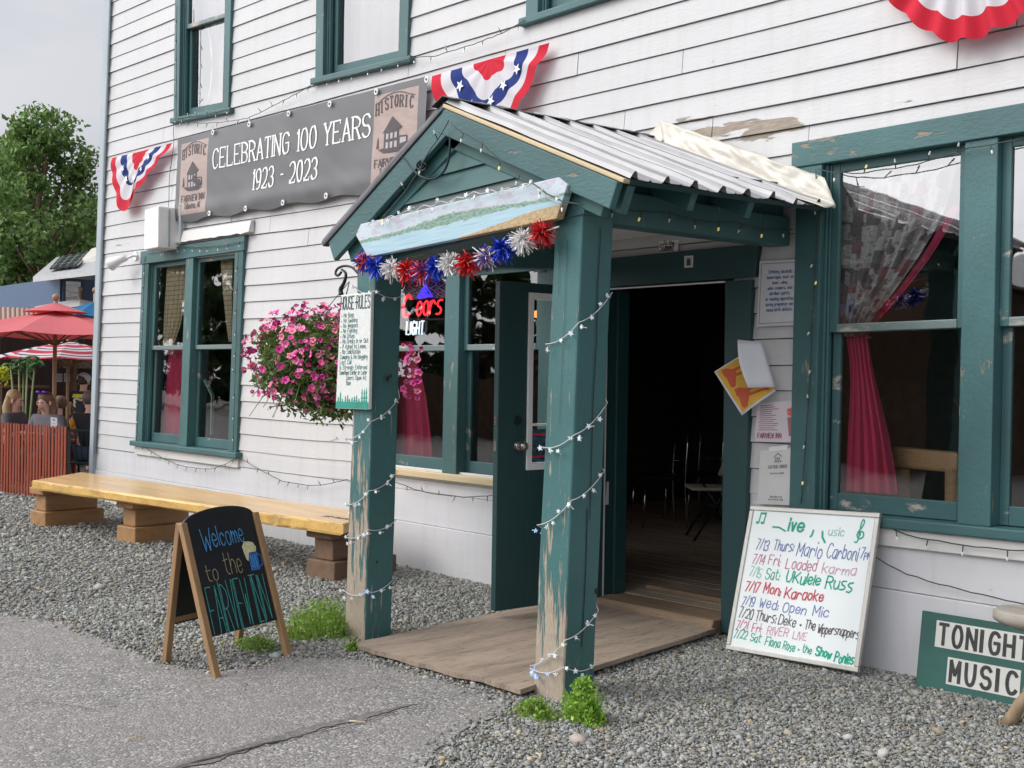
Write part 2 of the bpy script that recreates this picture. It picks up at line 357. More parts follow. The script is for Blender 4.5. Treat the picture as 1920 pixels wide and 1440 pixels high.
M['interior'] = simple('dark_interior_wall', (.085, .062, .048), .8, var=.3)
M['intfloor'] = simple('worn_interior_boards', (.36, .29, .22), .55, var=.35, scale=3, stretch=(.6, 6, 1))
M['redvel'] = simple('crimson_curtain_cloth', (.62, .05, .15), .9, var=.18, scale=4, stretch=(5, 1, .4), bmp=.2, bscale=200)
M['pinkcurt'] = simple('pale_curtain_cloth', (.44, .39, .39), .9, var=.06, scale=3, stretch=(6, 6, .3))
M['beige'] = simple('beige_plastic', (.55, .50, .42), .6)
M['concrete'] = simple('concrete', (.33, .32, .30), .9, var=.2, scale=5)
M['greyboard'] = simple('grey_corner_board', (.34, .40, .43), .6, var=.12, scale=4, stretch=(1, 1, .2))
M['paper'] = simple('white_paper', (.74, .75, .78), .7, var=.03)
M['greyframe'] = simple('aluminium_frame', (.52, .51, .48), .4, .5, var=.08)
M['whiteboard'] = simple('whiteboard_enamel', (.83, .88, .88), .18, var=.03, scale=2, bmp=.02)
M['chalk'] = simple('chalkboard_black', (.010, .011, .016), .45, var=.35, scale=3, bmp=.05)
M['red'] = simple('red_paint', (.62, .02, .03), .6)

def wood(name, col, stretch, scale=3, rough=.5, contrast=.45, bstr=.3, crack=.3, coat=0):
    mt, t, p, o = newmat(name); v = coords(t, stretch)
    n1 = nz_(t, v, scale, 6, .6); n2 = nz_(t, v, scale*7, 5, .7); n3 = nz_(t, coords(t), 2.2, 3)
    c = ramp(t, n1, [(.28, tuple(q*(1-contrast) for q in col)), (.5, col), (.74, tuple(min(1, q*(1+contrast*.55)) for q in col))])
    c = mixc(t, mth(t, 'MULTIPLY', ramp(t, n2, [(.32, (1,1,1)), (.45, (0,0,0))]), crack), c, tuple(q*.22 for q in col))
    c = mixc(t, mth(t, 'MULTIPLY', n3, .35), c, tuple(q*.62 for q in col))
    t.links.new(c, p.inputs['Base Color']); p.inputs['Roughness'].default_value = rough
    if coat: p.inputs['Coat Weight'].default_value = coat; p.inputs['Coat Roughness'].default_value = .12
    bump(t, p, mth(t, 'ADD', n1, mth(t, 'MULTIPLY', n2, .6)), bstr, .004)
    return mt
M['benchtop'] = wood('varnished_yellow_slab', (.70, .45, .19), (.35, 3.6, 3), 3.2, .35, .34, .2, .4, coat=.3)
M['benchedge'] = wood('live_edge_bark', (.74, .46, .14), (.8, 3, 2), 5, .4, .45, .5, .5, coat=.3)
M['timber'] = wood('brown_stained_timber', (.38, .21, .09), (4, .5, 3), 3, .6, .4, .3, .4)
M['timberdark'] = wood('weathered_dark_timber', (.19, .115, .07), (4, .5, 3), 3, .75, .45, .4, .6)
M['framewood'] = wood('a_frame_wood', (.36, .215, .105), (5, 5, .6), 3, .55, .3, .2, .3)
M['plywood'] = wood('trodden_plywood', (.33, .26, .20), (3.8, .5, 1), 3.0, .85, .45, .7, 1.0)
M['threshold'] = wood('worn_threshold_wood', (.26, .18, .115), (.5, 4, 4), 4, .7, .4, .4, .6)
M['rawwood'] = wood('pale_new_lumber', (.62, .50, .31), (.4, 3, 3), 4, .6, .15, .15, .2)
M['log'] = wood('peeled_log', (.36, .265, .17), (3, 3, .8), 4, .65, .35, .3, .3)
M['loggrey'] = wood('grey_log_seat', (.36, .33, .29), (1, 3, 3), 4, .7, .3, .3, .3)
M['logbrown'] = wood('brown_log_rail', (.55, .33, .17), (1, 3, 3), 4, .6, .4, .3, .5)
M['fence'] = wood('red_snow_fence_lath', (.27, .048, .018), (5, 5, .4), 3, .7, .45, .2, .4)
M['fencepost'] = simple('dark_fence_post', (.03, .03, .03), .7)

def glass(name, tint=(1,1,1), wav=.012, refl=1.0, base=.05):
    mt, t, p, o = newmat(name); t.nodes.remove(p)
    tr = nd(t, 'BsdfTransparent', Color=(*tint, 1)); gl = nd(t, 'BsdfGlossy', Color=(1,1,1,1), Roughness=.015)
    fr = nd(t, 'Fresnel', IOR=1.55); ms = nd(t, 'MixShader')
    v = coords(t); b = nd(t, 'Bump'); b.inputs['Strength'].default_value = wav*10; b.inputs['Distance'].default_value = .02
    t.links.new(nz_(t, v, 2.3, 2), b.inputs['Height']); t.links.new(b.outputs[0], gl.inputs['Normal'])
    t.links.new(mth(t, 'ADD', mth(t, 'MULTIPLY', fr.outputs[0], 1.6*refl), base, True), ms.inputs[0])
    t.links.new(tr.outputs[0], ms.inputs[1]); t.links.new(gl.outputs[0], ms.inputs[2]); t.links.new(ms.outputs[0], o.inputs[0])
    return mt
M['glass'] = glass('old_window_glass', (.93, .95, .94)); M['stormglass'] = glass('storm_window_glass', (.9, .92, .92), base=.19); M['skyglass'] = glass('sky_mirroring_glass', (.9, .92, .92), base=.13)
def emis(name, col, s, body=None):
    mt, t, p, o = newmat(name); p.inputs['Base Color'].default_value = (*(body or col), 1); p.inputs['Roughness'].default_value = .3
    p.inputs['Emission Color'].default_value = (*col, 1); p.inputs['Emission Strength'].default_value = s; return mt
M['neonred'] = emis('red_neon_tube', (1, .03, .05), 1.5); M['neonblue'] = emis('blue_neon_tube', (.08, .05, 1), 1.3); M['neonwhite'] = emis('white_neon_tube', (.75, .9, 1), 1.3)
M['lampglow'] = emis('orange_lamp_glow', (1, .35, .08), 2.5)

# patterned cloths (UV space of the cloth itself)
def cloth(name, fn, trans=.25, rough=.9):
    mt, t, p, o = newmat(name); uv = nd(t, 'UVMap').outputs[0]; s = nd(t, 'SeparateXYZ'); t.links.new(uv, s.inputs[0])
    c = fn(t, uv, s.outputs[0], s.outputs[1])
    p.inputs['Roughness'].default_value = rough
    t.links.new(c, p.inputs['Base Color'])
    if trans:
        tl = nd(t, 'BsdfTranslucent'); t.links.new(c, tl.inputs[0]); ms = nd(t, 'MixShader'); ms.inputs[0].default_value = trans
        t.links.new(p.outputs[0], ms.inputs[1]); t.links.new(tl.outputs[0], ms.inputs[2]); t.links.new(ms.outputs[0], o.inputs[0])
    return mt
RED3, WHT3, BLU3 = (.66, .022, .05), (.74, .73, .77), (.022, .045, .23)
def _bunt(t, uv, u, v): return ramp(t, v, [(0, RED3), (.27, WHT3), (.46, BLU3), (.66, WHT3), (.83, RED3)], True)
M['bunting'] = cloth('striped_bunting_cloth', _bunt, .3)
def _check(t, uv, u, v):
    a = mth(t, 'LESS_THAN', mth(t, 'FRACT', mth(t, 'MULTIPLY', u, 26)), .22); b = mth(t, 'LESS_THAN', mth(t, 'FRACT', mth(t, 'MULTIPLY', v, 24)), .22)
    return mixc(t, mth(t, 'MULTIPLY', mth(t, 'MAXIMUM', a, b), .75), (.92, .78, .56), (.40, .30, .2))
M['checkcloth'] = cloth('beige_checked_curtain', _check)
def _patch(t, uv, u, v):
    vm = nd(t, 'Mapping'); vm.inputs['Scale'].default_value = (9, 14, 1); t.links.new(uv, vm.inputs[0])
    vo = nd(t, 'TexVoronoi', distance='CHEBYCHEV'); vo.inputs['Scale'].default_value = 1; t.links.new(vm.outputs[0], vo.inputs['Vector'])
    sp = nd(t, 'SeparateColor'); t.links.new(vo.outputs['Color'], sp.inputs[0])
    c = ramp(t, sp.outputs[0], [(0, (.34, .31, .31)), (.25, (.88, .86, .85)), (.5, (.62, .32, .33)), (.62, (.92, .90, .89)), (.82, (.50, .46, .46))], True)
    n = nz_(t, vm.outputs[0], 3.2, 3, .6)
    return mixc(t, ramp(t, n, [(.55, (0,0,0)), (.60, (.6,.6,.6))]), c, (.22, .17, .19))
M['patchcloth'] = cloth('patchwork_print_curtain', _patch, .2)
def _lace(t, uv, u, v):
    vm = nd(t, 'Mapping'); vm.inputs['Scale'].default_value = (10, 8, 1); vm.inputs['Rotation'].default_value = (0, 0, .78); t.links.new(uv, vm.inputs[0])
    ck = nd(t, 'TexVoronoi', feature='DISTANCE_TO_EDGE'); ck.inputs['Randomness'].default_value = 0; ck.inputs['Scale'].default_value = 1; t.links.new(vm.outputs[0], ck.inputs['Vector'])
    return ramp(t, ck.outputs[0], [(0, (.40, .40, .44)), (.10, (.03, .03, .05)), (.30, (.36, .36, .40)), (.40, (.05, .05, .07))], True)
M['lacecloth'] = cloth('diamond_print_curtain', _lace, .1)
def _stripe(t, uv, u, v): return ramp(t, mth(t, 'FRACT', mth(t, 'MULTIPLY', v, 3.0)), [(0, (.58, .05, .09)), (.22, (.72, .66, .68)), (.45, (.06, .07, .15)), (.58, (.72, .66, .68)), (.8, (.58, .05, .09))], True)
M['umbstripe'] = cloth('striped_parasol_cloth', _stripe, .3)
def _scene(t, uv, u, v):               # the painted river landscape
    vm = nd(t, 'Mapping'); vm.inputs['Scale'].default_value = (7, 2.2, 1); t.links.new(uv, vm.inputs[0])
    n = nz_(t, vm.outputs[0], 2.2, 6, .65); n2 = nz_(t, vm.outputs[0], 9, 4, .6); vs = nd(t, 'Mapping'); vs.inputs['Scale'].default_value = (3, 22, 1); t.links.new(uv, vs.inputs[0]); n3 = nz_(t, vs.outputs[0], 2, 4)
    skyc = ramp(t, n, [(.3, (.46, .58, .63)), (.50, (.52, .60, .65)), (.60, (.47, .45, .54)), (.72, (.57, .55, .60))])
    water = ramp(t, n3, [(.35, (.27, .45, .54)), (.6, (.42, .58, .65))])
    sand = ramp(t, n2, [(.35, (.30, .21, .10)), (.6, (.50, .37, .20))])
    green = ramp(t, n2, [(.35, (.10, .17, .12)), (.6, (.26, .40, .34))])
    vv = mth(t, 'ADD', v, mth(t, 'MULTIPLY', mth(t, 'SUBTRACT', n, .5), .22))
    vv = mth(t, 'SUBTRACT', vv, mth(t, 'MULTIPLY', u, .10))
    c = mixc(t, mth(t, 'GREATER_THAN', mth(t, 'ADD', vv, mth(t, 'MULTIPLY', mth(t, 'SUBTRACT', n2, .5), .16)), .42), water, green)
    hill = mth(t, 'ADD', .57, mth(t, 'MULTIPLY', mth(t, 'SUBTRACT', .25, mth(t, 'ABSOLUTE', mth(t, 'SUBTRACT', u, .52))), .55))
    hill = mth(t, 'ADD', mth(t, 'MAXIMUM', hill, .53), mth(t, 'MULTIPLY', mth(t, 'SUBTRACT', n2, .5), .22))
    c = mixc(t, mth(t, 'GREATER_THAN', vv, hill), c, skyc)
    sb = mth(t, 'ADD', mth(t, 'MULTIPLY', mth(t, 'SUBTRACT', u, .52), .9), mth(t, 'MULTIPLY', mth(t, 'SUBTRACT', n, .5), .1))
    sb = mth(t, 'MINIMUM', sb, .34)
    c = mixc(t, mth(t, 'LESS_THAN', v, sb), c, sand)
    return c
M['landscape'] = cloth('painted_river_landscape', _scene, 0, .5)
def _vinyl(t, uv, u, v):
    a = mth(t, 'LESS_THAN', u, BP[0]); b = mth(t, 'GREATER_THAN', u, BP[1]); a2 = mth(t, 'GREATER_THAN', u, .02); b2 = mth(t, 'LESS_THAN', u, .975)
    k = mth(t, 'MULTIPLY', mth(t, 'MAXIMUM', mth(t, 'MULTIPLY', a, a2), mth(t, 'MULTIPLY', b, b2)), mth(t, 'MULTIPLY', mth(t, 'GREATER_THAN', v, .06), mth(t, 'LESS_THAN', v, .93)))
    vm = nd(t, 'Mapping'); vm.inputs['Scale'].default_value = (20, 8, 1); t.links.new(uv, vm.inputs[0])
    n = nz_(t, vm.outputs[0], 2, 4)
    return mixc(t, k, (.105, .105, .11), ramp(t, n, [(.3, (.33, .24, .215)), (.7, (.40, .30, .27))]))
_x = [onY(p, q, -.05).x for p, q in ((337, 262), (395, 247), (706, 172), (805, 143))]; BP = [(q-_x[0])/(_x[3]-_x[0]) for q in _x[1:3]]
M['banner'] = cloth('printed_grey_vinyl', _vinyl, 0, .42)
M['ink'] = simple('dark_print', (.07, .055, .06), .6, bmp=0); M['inkwhite'] = simple('white_print', (.80, .80, .80), .5, bmp=0); M['inkgrey'] = simple('grey_print', (.25, .22, .24), .6, bmp=0)
# ---------------------------------------------------------------- ground, asphalt, gravel
def mat_ground():
    mt, t, p, o = newmat('gravel_bed'); v = coords(t)
    vo = nd(t, 'TexVoronoi'); vo.inputs['Scale'].default_value = 55; t.links.new(v, vo.inputs['Vector'])
    sp = nd(t, 'SeparateColor'); t.links.new(vo.outputs['Color'], sp.inputs[0])
    c = ramp(t, sp.outputs[0], [(.0, (.10, .098, .09)), (.5, (.20, .195, .18)), (1, (.34, .33, .31))])
    t.links.new(mixc(t, mth(t, 'MULTIPLY', nz_(t, v, .8, 3), .5), c, (.17, .15, .12)), p.inputs['Base Color']); p.inputs['Roughness'].default_value = .9
    bump(t, p, mth(t, 'MULTIPLY', vo.outputs['Distance'], -1), .8, .012); return mt
def mat_asphalt():
    mt, t, p, o = newmat('worn_asphalt'); v = coords(t)
    vo = nd(t, 'TexVoronoi'); vo.inputs['Scale'].default_value = 85; t.links.new(v, vo.inputs['Vector'])
    sp = nd(t, 'SeparateColor'); t.links.new(vo.outputs['Color'], sp.inputs[0])
    c = ramp(t, sp.outputs[0], [(0, (.125, .121, .117)), (.35, (.20, .192, .186)), (.7, (.265, .254, .244)), (.9, (.335, .322, .308)), (1, (.52, .50, .47))])
    big = nz_(t, v, 1.1, 5, .6)
    c = mixc(t, ramp(t, big, [(.35, (0,0,0)), (.7, (.62,.62,.62))]), c, (.25, .23, .22))
    c = mixc(t, mth(t, 'MULTIPLY', ramp(t, nz_(t, v, 4.5, 6, .7), [(.52, (0,0,0)), (.72, (1,1,1))]), .45), c, (.115, .11, .105))
    t.links.new(c, p.inputs['Base Color']); p.inputs['Roughness'].default_value = .85
    bump(t, p, mth(t, 'ADD', mth(t, 'MULTIPLY', vo.outputs['Distance'], -.9), mth(t, 'MULTIPLY', nz_(t, v, 30, 4), .6)), .7, .008); return mt
mb = MB(); xs = [-500, -120, -40, -24, -18.5, -15.9, -14, -8, 0, 10, 60, 500]; ys = [-500, -80, -20, -6, 0, 6, 20, 80, 500]
for yq in ys:
    for xq in xs: mb.v.append((xq, yq, -.25 if xq < -18 else 0.0))
for j in range(len(ys)-1):
    for i in range(len(xs)-1): mb.f.append((j*len(xs)+i, j*len(xs)+i+1, (j+1)*len(xs)+i+1, (j+1)*len(xs)+i)); mb.m.append(0)
tag(build(mb, 'ground', mat_ground()), kind='structure')

edge_px = [(-260, 1118), (0, 1150), (130, 1172), (225, 1212), (300, 1248), (420, 1262), (545, 1236), (640, 1238), (690, 1240), (800, 1272), (900, 1300), (962, 1316), (925, 1350), (850, 1378), (815, 1412), (800, 1470), (760, 1560)]
E0 = [onZ(*q, 0).to_2d() for q in edge_px]; EDGE = []
for a, b in zip(E0, E0[1:]):
    n = max(2, int((b-a).length/.07))
    for i in range(n):
        q = a.lerp(b, i/n); EDGE.append(Vector((q.x+.045*noise.noise(Vector((q.x*5, q.y*5, 1))), q.y+.07*noise.noise(Vector((q.x*4, q.y*4, 9))))))
ASPH = [Vector((-60, -9.5)), Vector((-16, -4.4))]+EDGE+[Vector((-2.4, -3.7)), Vector((12, -4.6)), Vector((60, -5)), Vector((60, -16)), Vector((-60, -16))]
mb = MB(); mb.add([(q.x, q.y, .006) for q in ASPH], [tuple(range(len(ASPH)))]); M['asphalt'] = mat_asphalt()
tag(build(mb, 'asphalt_road', M['asphalt']), kind='structure')
def ground_strip(name, pts_px, w0, z, mat, jit):
    pts = [onZ(*q, 0).to_2d() for q in pts_px]; fine = []
    for a, b in zip(pts, pts[1:]):
        n = max(3, int((b-a).length/.03))
        fine += [a.lerp(b, i/n) for i in range(n)]
    mb = MB(); L_ = []; R_ = []
    for i, q in enumerate(fine):
        d = (fine[min(i+1, len(fine)-1)]-fine[max(i-1, 0)]).normalized(); nn = Vector((-d.y, d.x)); q = q+nn*jit*noise.noise(Vector((q.x*9, q.y*9, 4)))
        w = w0*(.35+1.1*abs(noise.noise(Vector((q.x*13, q.y*13, 2)))))*(min(1, (len(fine)-i)/12)); L_.append(q+nn*w); R_.append(q-nn*w)
    vs = [(q.x, q.y, z) for q in L_+R_]; n = len(L_)
    mb.add(vs, [(i, i+1, n+i+1, n+i) for i in range(n-1)]); return tag(build(mb, name, mat), kind='structure')
ground_strip('asphalt_patch_seam', [(300, 1452), (420, 1418), (560, 1378), (700, 1342), (800, 1318)], .06, .010, simple('dark_patched_asphalt', (.165, .15, .145), .9, var=.45, scale=60, bmp=.6, bscale=120), .02)
ground_strip('asphalt_crack', [(330, 1445), (450, 1412), (560, 1386), (620, 1372), (700, 1353), (760, 1336), (845, 1318)], .007, .014, simple('crack_shadow', (.025, .023, .022), .95), .02)

ground_strip('asphalt_crack', [(-40, 1330), (90, 1322), (180, 1335), (300, 1318)], .004, .014, bpy.data.materials['crack_shadow'], .03)
ground_strip('asphalt_crack', [(640, 1300), (700, 1290), (745, 1300), (800, 1318)], .004, .0145, bpy.data.materials['crack_shadow'], .03)
def mat_stone():
    mt, t, p, o = newmat('gravel_stone'); a = nd(t, 'Attribute', attribute_name='tone'); v = coords(t)
    n = nz_(t, v, 90, 4)
    c = mixc(t, mth(t, 'MULTIPLY', n, .45), a.outputs['Color'], (.10, .10, .095)); t.links.new(c, p.inputs['Base Color']); p.inputs['Roughness'].default_value = .8
    bump(t, p, n, .3, .003); return mt
M['stone'] = mat_stone()
def stones(name, P, size, flat=.62, lift=.15):
    """many loose stones in one sheet: P (n,2) positions, size (n,)"""
    n = len(P); ph = (1+5**.5)/2
    base = np.array([(-1,ph,0),(1,ph,0),(-1,-ph,0),(1,-ph,0),(0,-1,ph),(0,1,ph),(0,-1,-ph),(0,1,-ph),(ph,0,-1),(ph,0,1),(-ph,0,-1),(-ph,0,1)], float); base /= np.linalg.norm(base[0])
    tri = np.array([(0,11,5),(0,5,1),(0,1,7),(0,7,10),(0,10,11),(1,5,9),(5,11,4),(11,10,2),(10,7,6),(7,1,8),(3,9,4),(3,4,2),(3,2,6),(3,6,8),(3,8,9),(4,9,5),(2,4,11),(6,2,10),(8,6,7),(9,8,1)])
    V = base[None]*np.random.uniform(.55, 1.3, (n,12,1)); V = V*np.random.uniform(.55, 1.3, (n,1,3))*np.array([1.15,.9,flat])
    a = np.random.uniform(0, 2*np.pi, n); b = np.random.normal(0, .35, n)
    ca, sa, cb, sb = np.cos(a)[:,None], np.sin(a)[:,None], np.cos(b)[:,None], np.sin(b)[:,None]
    x, y, z = V[...,0], V[...,1], V[...,2]; x, z = x*cb-z*sb, x*sb+z*cb; x, y = x*ca-y*sa, x*sa+y*ca
    s = size[:,None]; W_ = np.stack([x*s+P[:,:1], y*s+P[:,1:2], z*s+s*lift+.004], -1).reshape(-1,3)
    F = (tri[None]+np.arange(n)[:,None,None]*12).reshape(-1,3)
    me = bpy.data.meshes.new(name); me.vertices.add(len(W_)); me.vertices.foreach_set('co', W_.astype(np.float32).ravel())
    me.loops.add(F.size); me.loops.foreach_set('vertex_index', F.astype(np.int32).ravel())
    me.polygons.add(len(F)); me.polygons.foreach_set('loop_start', np.arange(0, F.size, 3, dtype=np.int32)); me.polygons.foreach_set('loop_total', np.full(len(F), 3, dtype=np.int32))
    me.update(calc_edges=True); me.validate()
    g = np.random.beta(2.4, 3.2, n)*.46+.115; warm = np.random.normal(0, .045, n); rare = np.random.rand(n)
    c = np.stack([g*(.99+warm), g*(1+warm*.2), g*(.93-warm), np.ones(n)], -1)
    k = rare < .05; c[k,:3] = c[k,:3]*np.array([1.3,1.05,.75]); k = rare > .975; c[k,:3] = np.array([.55,.54,.52])
    at = me.attributes.new('tone', 'FLOAT_COLOR', 'POINT'); at.data.foreach_set('color', np.repeat(c, 12, 0).astype(np.float32).ravel())
    me.materials.append(M['stone']); o = bpy.data.objects.new(name, me); COL.objects.link(o); return o
def in_poly(P, poly):
    x, y = P[:,0], P[:,1]; ins = np.zeros(len(P), bool); n = len(poly)
    for i in range(n):
        a, b = poly[i], poly[(i+1)%n]
        if a.y == b.y: continue
        c = ((a.y > y) != (b.y > y)) & (x < (b.x-a.x)*(y-a.y)/(b.y-a.y)+a.x); ins ^= c
    return ins
def scatter(x0, x1, y0, y1, dens):
    n = int((x1-x0)*(y1-y0)*dens); return np.random.uniform((x0, y0), (x1, y1), (n, 2))
P1 = np.vstack([scatter(-4.6, -1.5, -3.6, .06, 8600), scatter(-7.6, -4.6, -3.2, .06, 6200), scatter(-11, -7.6, -3.6, .06, 2300), scatter(-16.5, -11, -4.4, .3, 1100)])
jit = P1+np.random.normal(0, .05, P1.shape); P1 = P1[~in_poly(jit, ASPH)]
far = np.clip((-P1[:,0]-5)/8, 0, 1)
tag(stones('gravel', P1, np.random.lognormal(0, .40, len(P1))*(.0064+.0052*far), lift=.3), 'loose grey gravel between the road and the inn', kind='stuff')
P2 = scatter(-8.5, -2.2, -3.6, -1.6, 130); P2 = P2[in_poly(P2, ASPH)]
tag(stones('loose_stones', P2, np.random.lognormal(0, .35, len(P2))*.0042, lift=.2), 'small loose stones scattered over the asphalt', kind='stuff')

# ---------------------------------------------------------------- the inn
def zk(x, k):
    xs_ = [-13.5, -9, -4, 0]; a = [.62, .617, .716, .716]; b = [.161, .156, .148, .148]
    return float(np.interp(x, xs_, a)+np.interp(x, xs_, b)*k)
XC = lambda z: -13.735+.048*z                                   # the leaning corner
S_A = wallS((273, 472), (463, 443), (449, 848), (259, 826))
S_B = Surf((-8.12, 0, .78), (-5.84, 0, .78), (-5.84, 0, 2.42), (-8.10, 0, 2.42))
S_C = Surf((-3.925, 0, .80), (-1.77, 0, .83), (-1.77, 0, 2.86), (-3.91, 0, 2.842))
def upS(bl, br, h=1.85, dx=.02):
    a, b = onY(*bl), onY(*br); return Surf(a, b, b+Vector((dx+.02, 0, h)), a+Vector((dx-.03, 0, h)))
S_D1 = upS((331, 222), (434, 203)); S_D2 = upS((597, 147), (770, 107)); a = onY(992, 34); S_D3 = Surf(a, a+Vector((1.35, 0, 0)), a+Vector((1.36, 0, 1.8)), a+Vector((.03, 0, 1.8)))
S_DOOR = Surf((-5.37, 0, .02), (-4.387, 0, .02), (-4.395, 0, 2.112), (-5.36, 0, 2.112))
CW = .165
HOLES = [(S_A, CW, -.005, .14), (S_B, CW, -.01, .11), (S_C, CW, -.005, .14), (S_D1, .125, -.005, .1), (S_D2, .125, -.005, .1), (S_D3, .125, -.005, .1), (S_DOOR, 0, 0, 0)]
def blocked(z0, z1, pad=0, holes=None):
    out = []
    for S, cw, sb, hh in (holes or HOLES):
        za, zb = S.c[0].z+sb, S.c[3].z-hh
        if min(z1, zb)-max(z0, za) < .012: continue
        f = min(1, max(0, ((z0+z1)/2-S.c[0].z)/S.H))
        out.append((S.c[0].lerp(S.c[3], f).x+cw-pad, S.c[1].lerp(S.c[2], f).x-cw+pad))
    return sorted(out)
def courses(mb, x0f, x1, k0, k1, ybot, ytop, yback, gap=.006, joints=True, pad=0):
    for k in range(k0, k1):
        zm = zk(-8, k); x0 = x0f(zm)
        # local course height at each opening differs a little, so test there
        bl = []
        for hole in HOLES:
            xm = (hole[0].c[0].x+hole[0].c[1].x)/2; bl += blocked(zk(xm, k), zk(xm, k+1), pad, [hole])
        bl.sort(); spans = []; x = x0
        for a, b in bl:
            if a > x: spans.append((x, a))
            x = max(x, b)
        if x < x1: spans.append((x, x1))
        for a, b in spans:
            js = [a]
            if joints and b-a > 2:
                x = a+random.uniform(1.2, 4)
                while x < b-.8: js.append(x); x += random.uniform(2.2, 4.6)
            js.append(b)
            for p, q in zip(js, js[1:]):
                g = .0025 if joints else 0
                p2, q2 = p+(g if p != a else 0), q-(g if q != b else 0); n = max(1, int((q2-p2)/.45)); tilt = random.uniform(-.0035, .0035) if joints else 0; pr = random.uniform(-.003, .005) if joints else 0
                F = []; 
                for i in range(n+1):
                    x = p2+(q2-p2)*i/n; wv = .006*noise.noise(Vector((x*1.1, k*3.1, 0))) if joints else 0
                    zb, zt = zk(x, k)+gap*.5+wv+tilt*(i/n-.5), zk(x, k+1)-gap*.5+.006*noise.noise(Vector((x*1.1, (k+1)*3.1, 0)))*(1 if joints else 0)
                    F.append([(x, ybot-pr, zb), (x, ytop-pr*.3, zt), (x, yback, zt), (x, yback, zb)])
                vs = [v for r in F for v in r]; fs = []
                for i in range(n):
                    for c in range(4): fs.append((i*4+c, i*4+(c+1)%4, i*4+4+(c+1)%4, i*4+4+c))
                fs += [(0,1,2,3), (n*4+3, n*4+2, n*4+1, n*4)]
                mb.add(vs, fs)
INN = thing('inn_building', 'old two storey white clapboard inn with peeling paint and teal window trim', 'building', (-7, 0, 0))
mb = MB(); courses(mb, XC, -.4, 1, 36, -.009, .003, .02, gap=.0055, pad=.04)
courses(mb, XC, -12.55, 0, 1, -.009, .003, .02, gap=.0035); build(mb, 'siding', M['siding'], INN)
mb = MB(); courses(mb, lambda z: XC(z)+.02, -.4, -5, 36, .03, .03, .16, gap=0, joints=False, pad=.02); build(mb, 'sheathing', M['interior'], INN)
# smooth skirting boards below the siding
mb = MB()
for x0, x1 in ((-13.72, -5.40), (-4.22, -.4)):
    zz0 = .36 if x0 < -6 else .43; top_ = .612 if x0 < -10 else S_C.c[0].z-.05
    mb.box((x0, -.012, -.1), (x1, .028, zz0)); mb.box((x0, .0, zz0+.003), (x1, .028, top_))
    if x0 < -10:
        mb.box((-12.54, .0, .614), (x1, .028, .70)); mb.box((-10.15, .0, .702), (x1, .028, zk(-8, 1)+.004))
    else: mb.box((x0, .0, top_+.002), (S_C.c[0].x+.1, .028, zk(-4, 1)+.003)); mb.box((S_C.c[1].x-.1, .0, top_+.002), (x1, .028, zk(-2, 1)+.003))
build(mb, 'skirting', M['skirt'], INN, bevel=.004)
mb = MB()
for dx0, dx1, y0, y1 in ((-.035, .075, -.045, .0), (-.075, -.038, -.03, .13)):
    mb.hexa([(XC(-.1)+dx0, y0, -.1), (XC(-.1)+dx1, y0, -.1), (XC(6.3)+dx1, y0, 6.3), (XC(6.3)+dx0, y0, 6.3), (XC(-.1)+dx0, y1, -.1), (XC(-.1)+dx1, y1, -.1), (XC(6.3)+dx1, y1, 6.3), (XC(6.3)+dx0, y1, 6.3)])
build(mb, 'corner_board', M['greyboard'], INN, bevel=.006)
mb = MB(); mb.tube([(XC(z)+.095, -.035, z) for z in (.56, 2, 4, 6.3)], .016, 8); build(mb, 'conduit_pipe', M['greyboard'], INN, smooth=True)
mb = MB()                                                    # the other outside walls and the flat deck under the roof
for k in range(40): mb.hexa([(-13.66, .03, zk(-13, k-4)), (-13.66, 9, zk(-13, k-4)), (-13.645, 9, zk(-13, k-3)-.006), (-13.645, .03, zk(-13, k-3)-.006), (-13.6, .03, zk(-13, k-4)), (-13.6, 9, zk(-13, k-4)), (-13.6, 9, zk(-13, k-3)-.006), (-13.6, .03, zk(-13, k-3)-.006)])
mb.box((-13.6, 9, -.1), (-.4, 9.1, 6.4)); mb.box((-.4, -.01, -.1), (-.3, 9.1, 6.4)); build(mb, 'outer_wall', M['siding'], INN)
mb = MB(); v8 = [(-13.9, -.05, 6.42), (-.1, -.05, 6.42), (-.1, 4.6, 8.8), (-13.9, 4.6, 8.8), (-13.9, 9.2, 6.42), (-.1, 9.2, 6.42)]
mb.add(v8, [(0,1,2,3), (3,2,5,4), (0,3,4), (1,5,2), (0,4,5,1)]); build(mb, 'roof', M['darkmetal'], INN)
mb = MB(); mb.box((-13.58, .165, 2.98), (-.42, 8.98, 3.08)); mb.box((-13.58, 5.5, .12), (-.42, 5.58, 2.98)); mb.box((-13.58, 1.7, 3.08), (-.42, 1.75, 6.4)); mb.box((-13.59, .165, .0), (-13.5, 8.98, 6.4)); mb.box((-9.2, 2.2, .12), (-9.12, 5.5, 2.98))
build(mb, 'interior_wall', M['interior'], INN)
mb = MB()
for i in range(38): mb.box((-13.5, .17+i*.14, .06), (-.42, .17+i*.14+.137, .105+.002*(i%3)))
tag(build(mb, 'interior_floor', M['intfloor']), kind='structure')

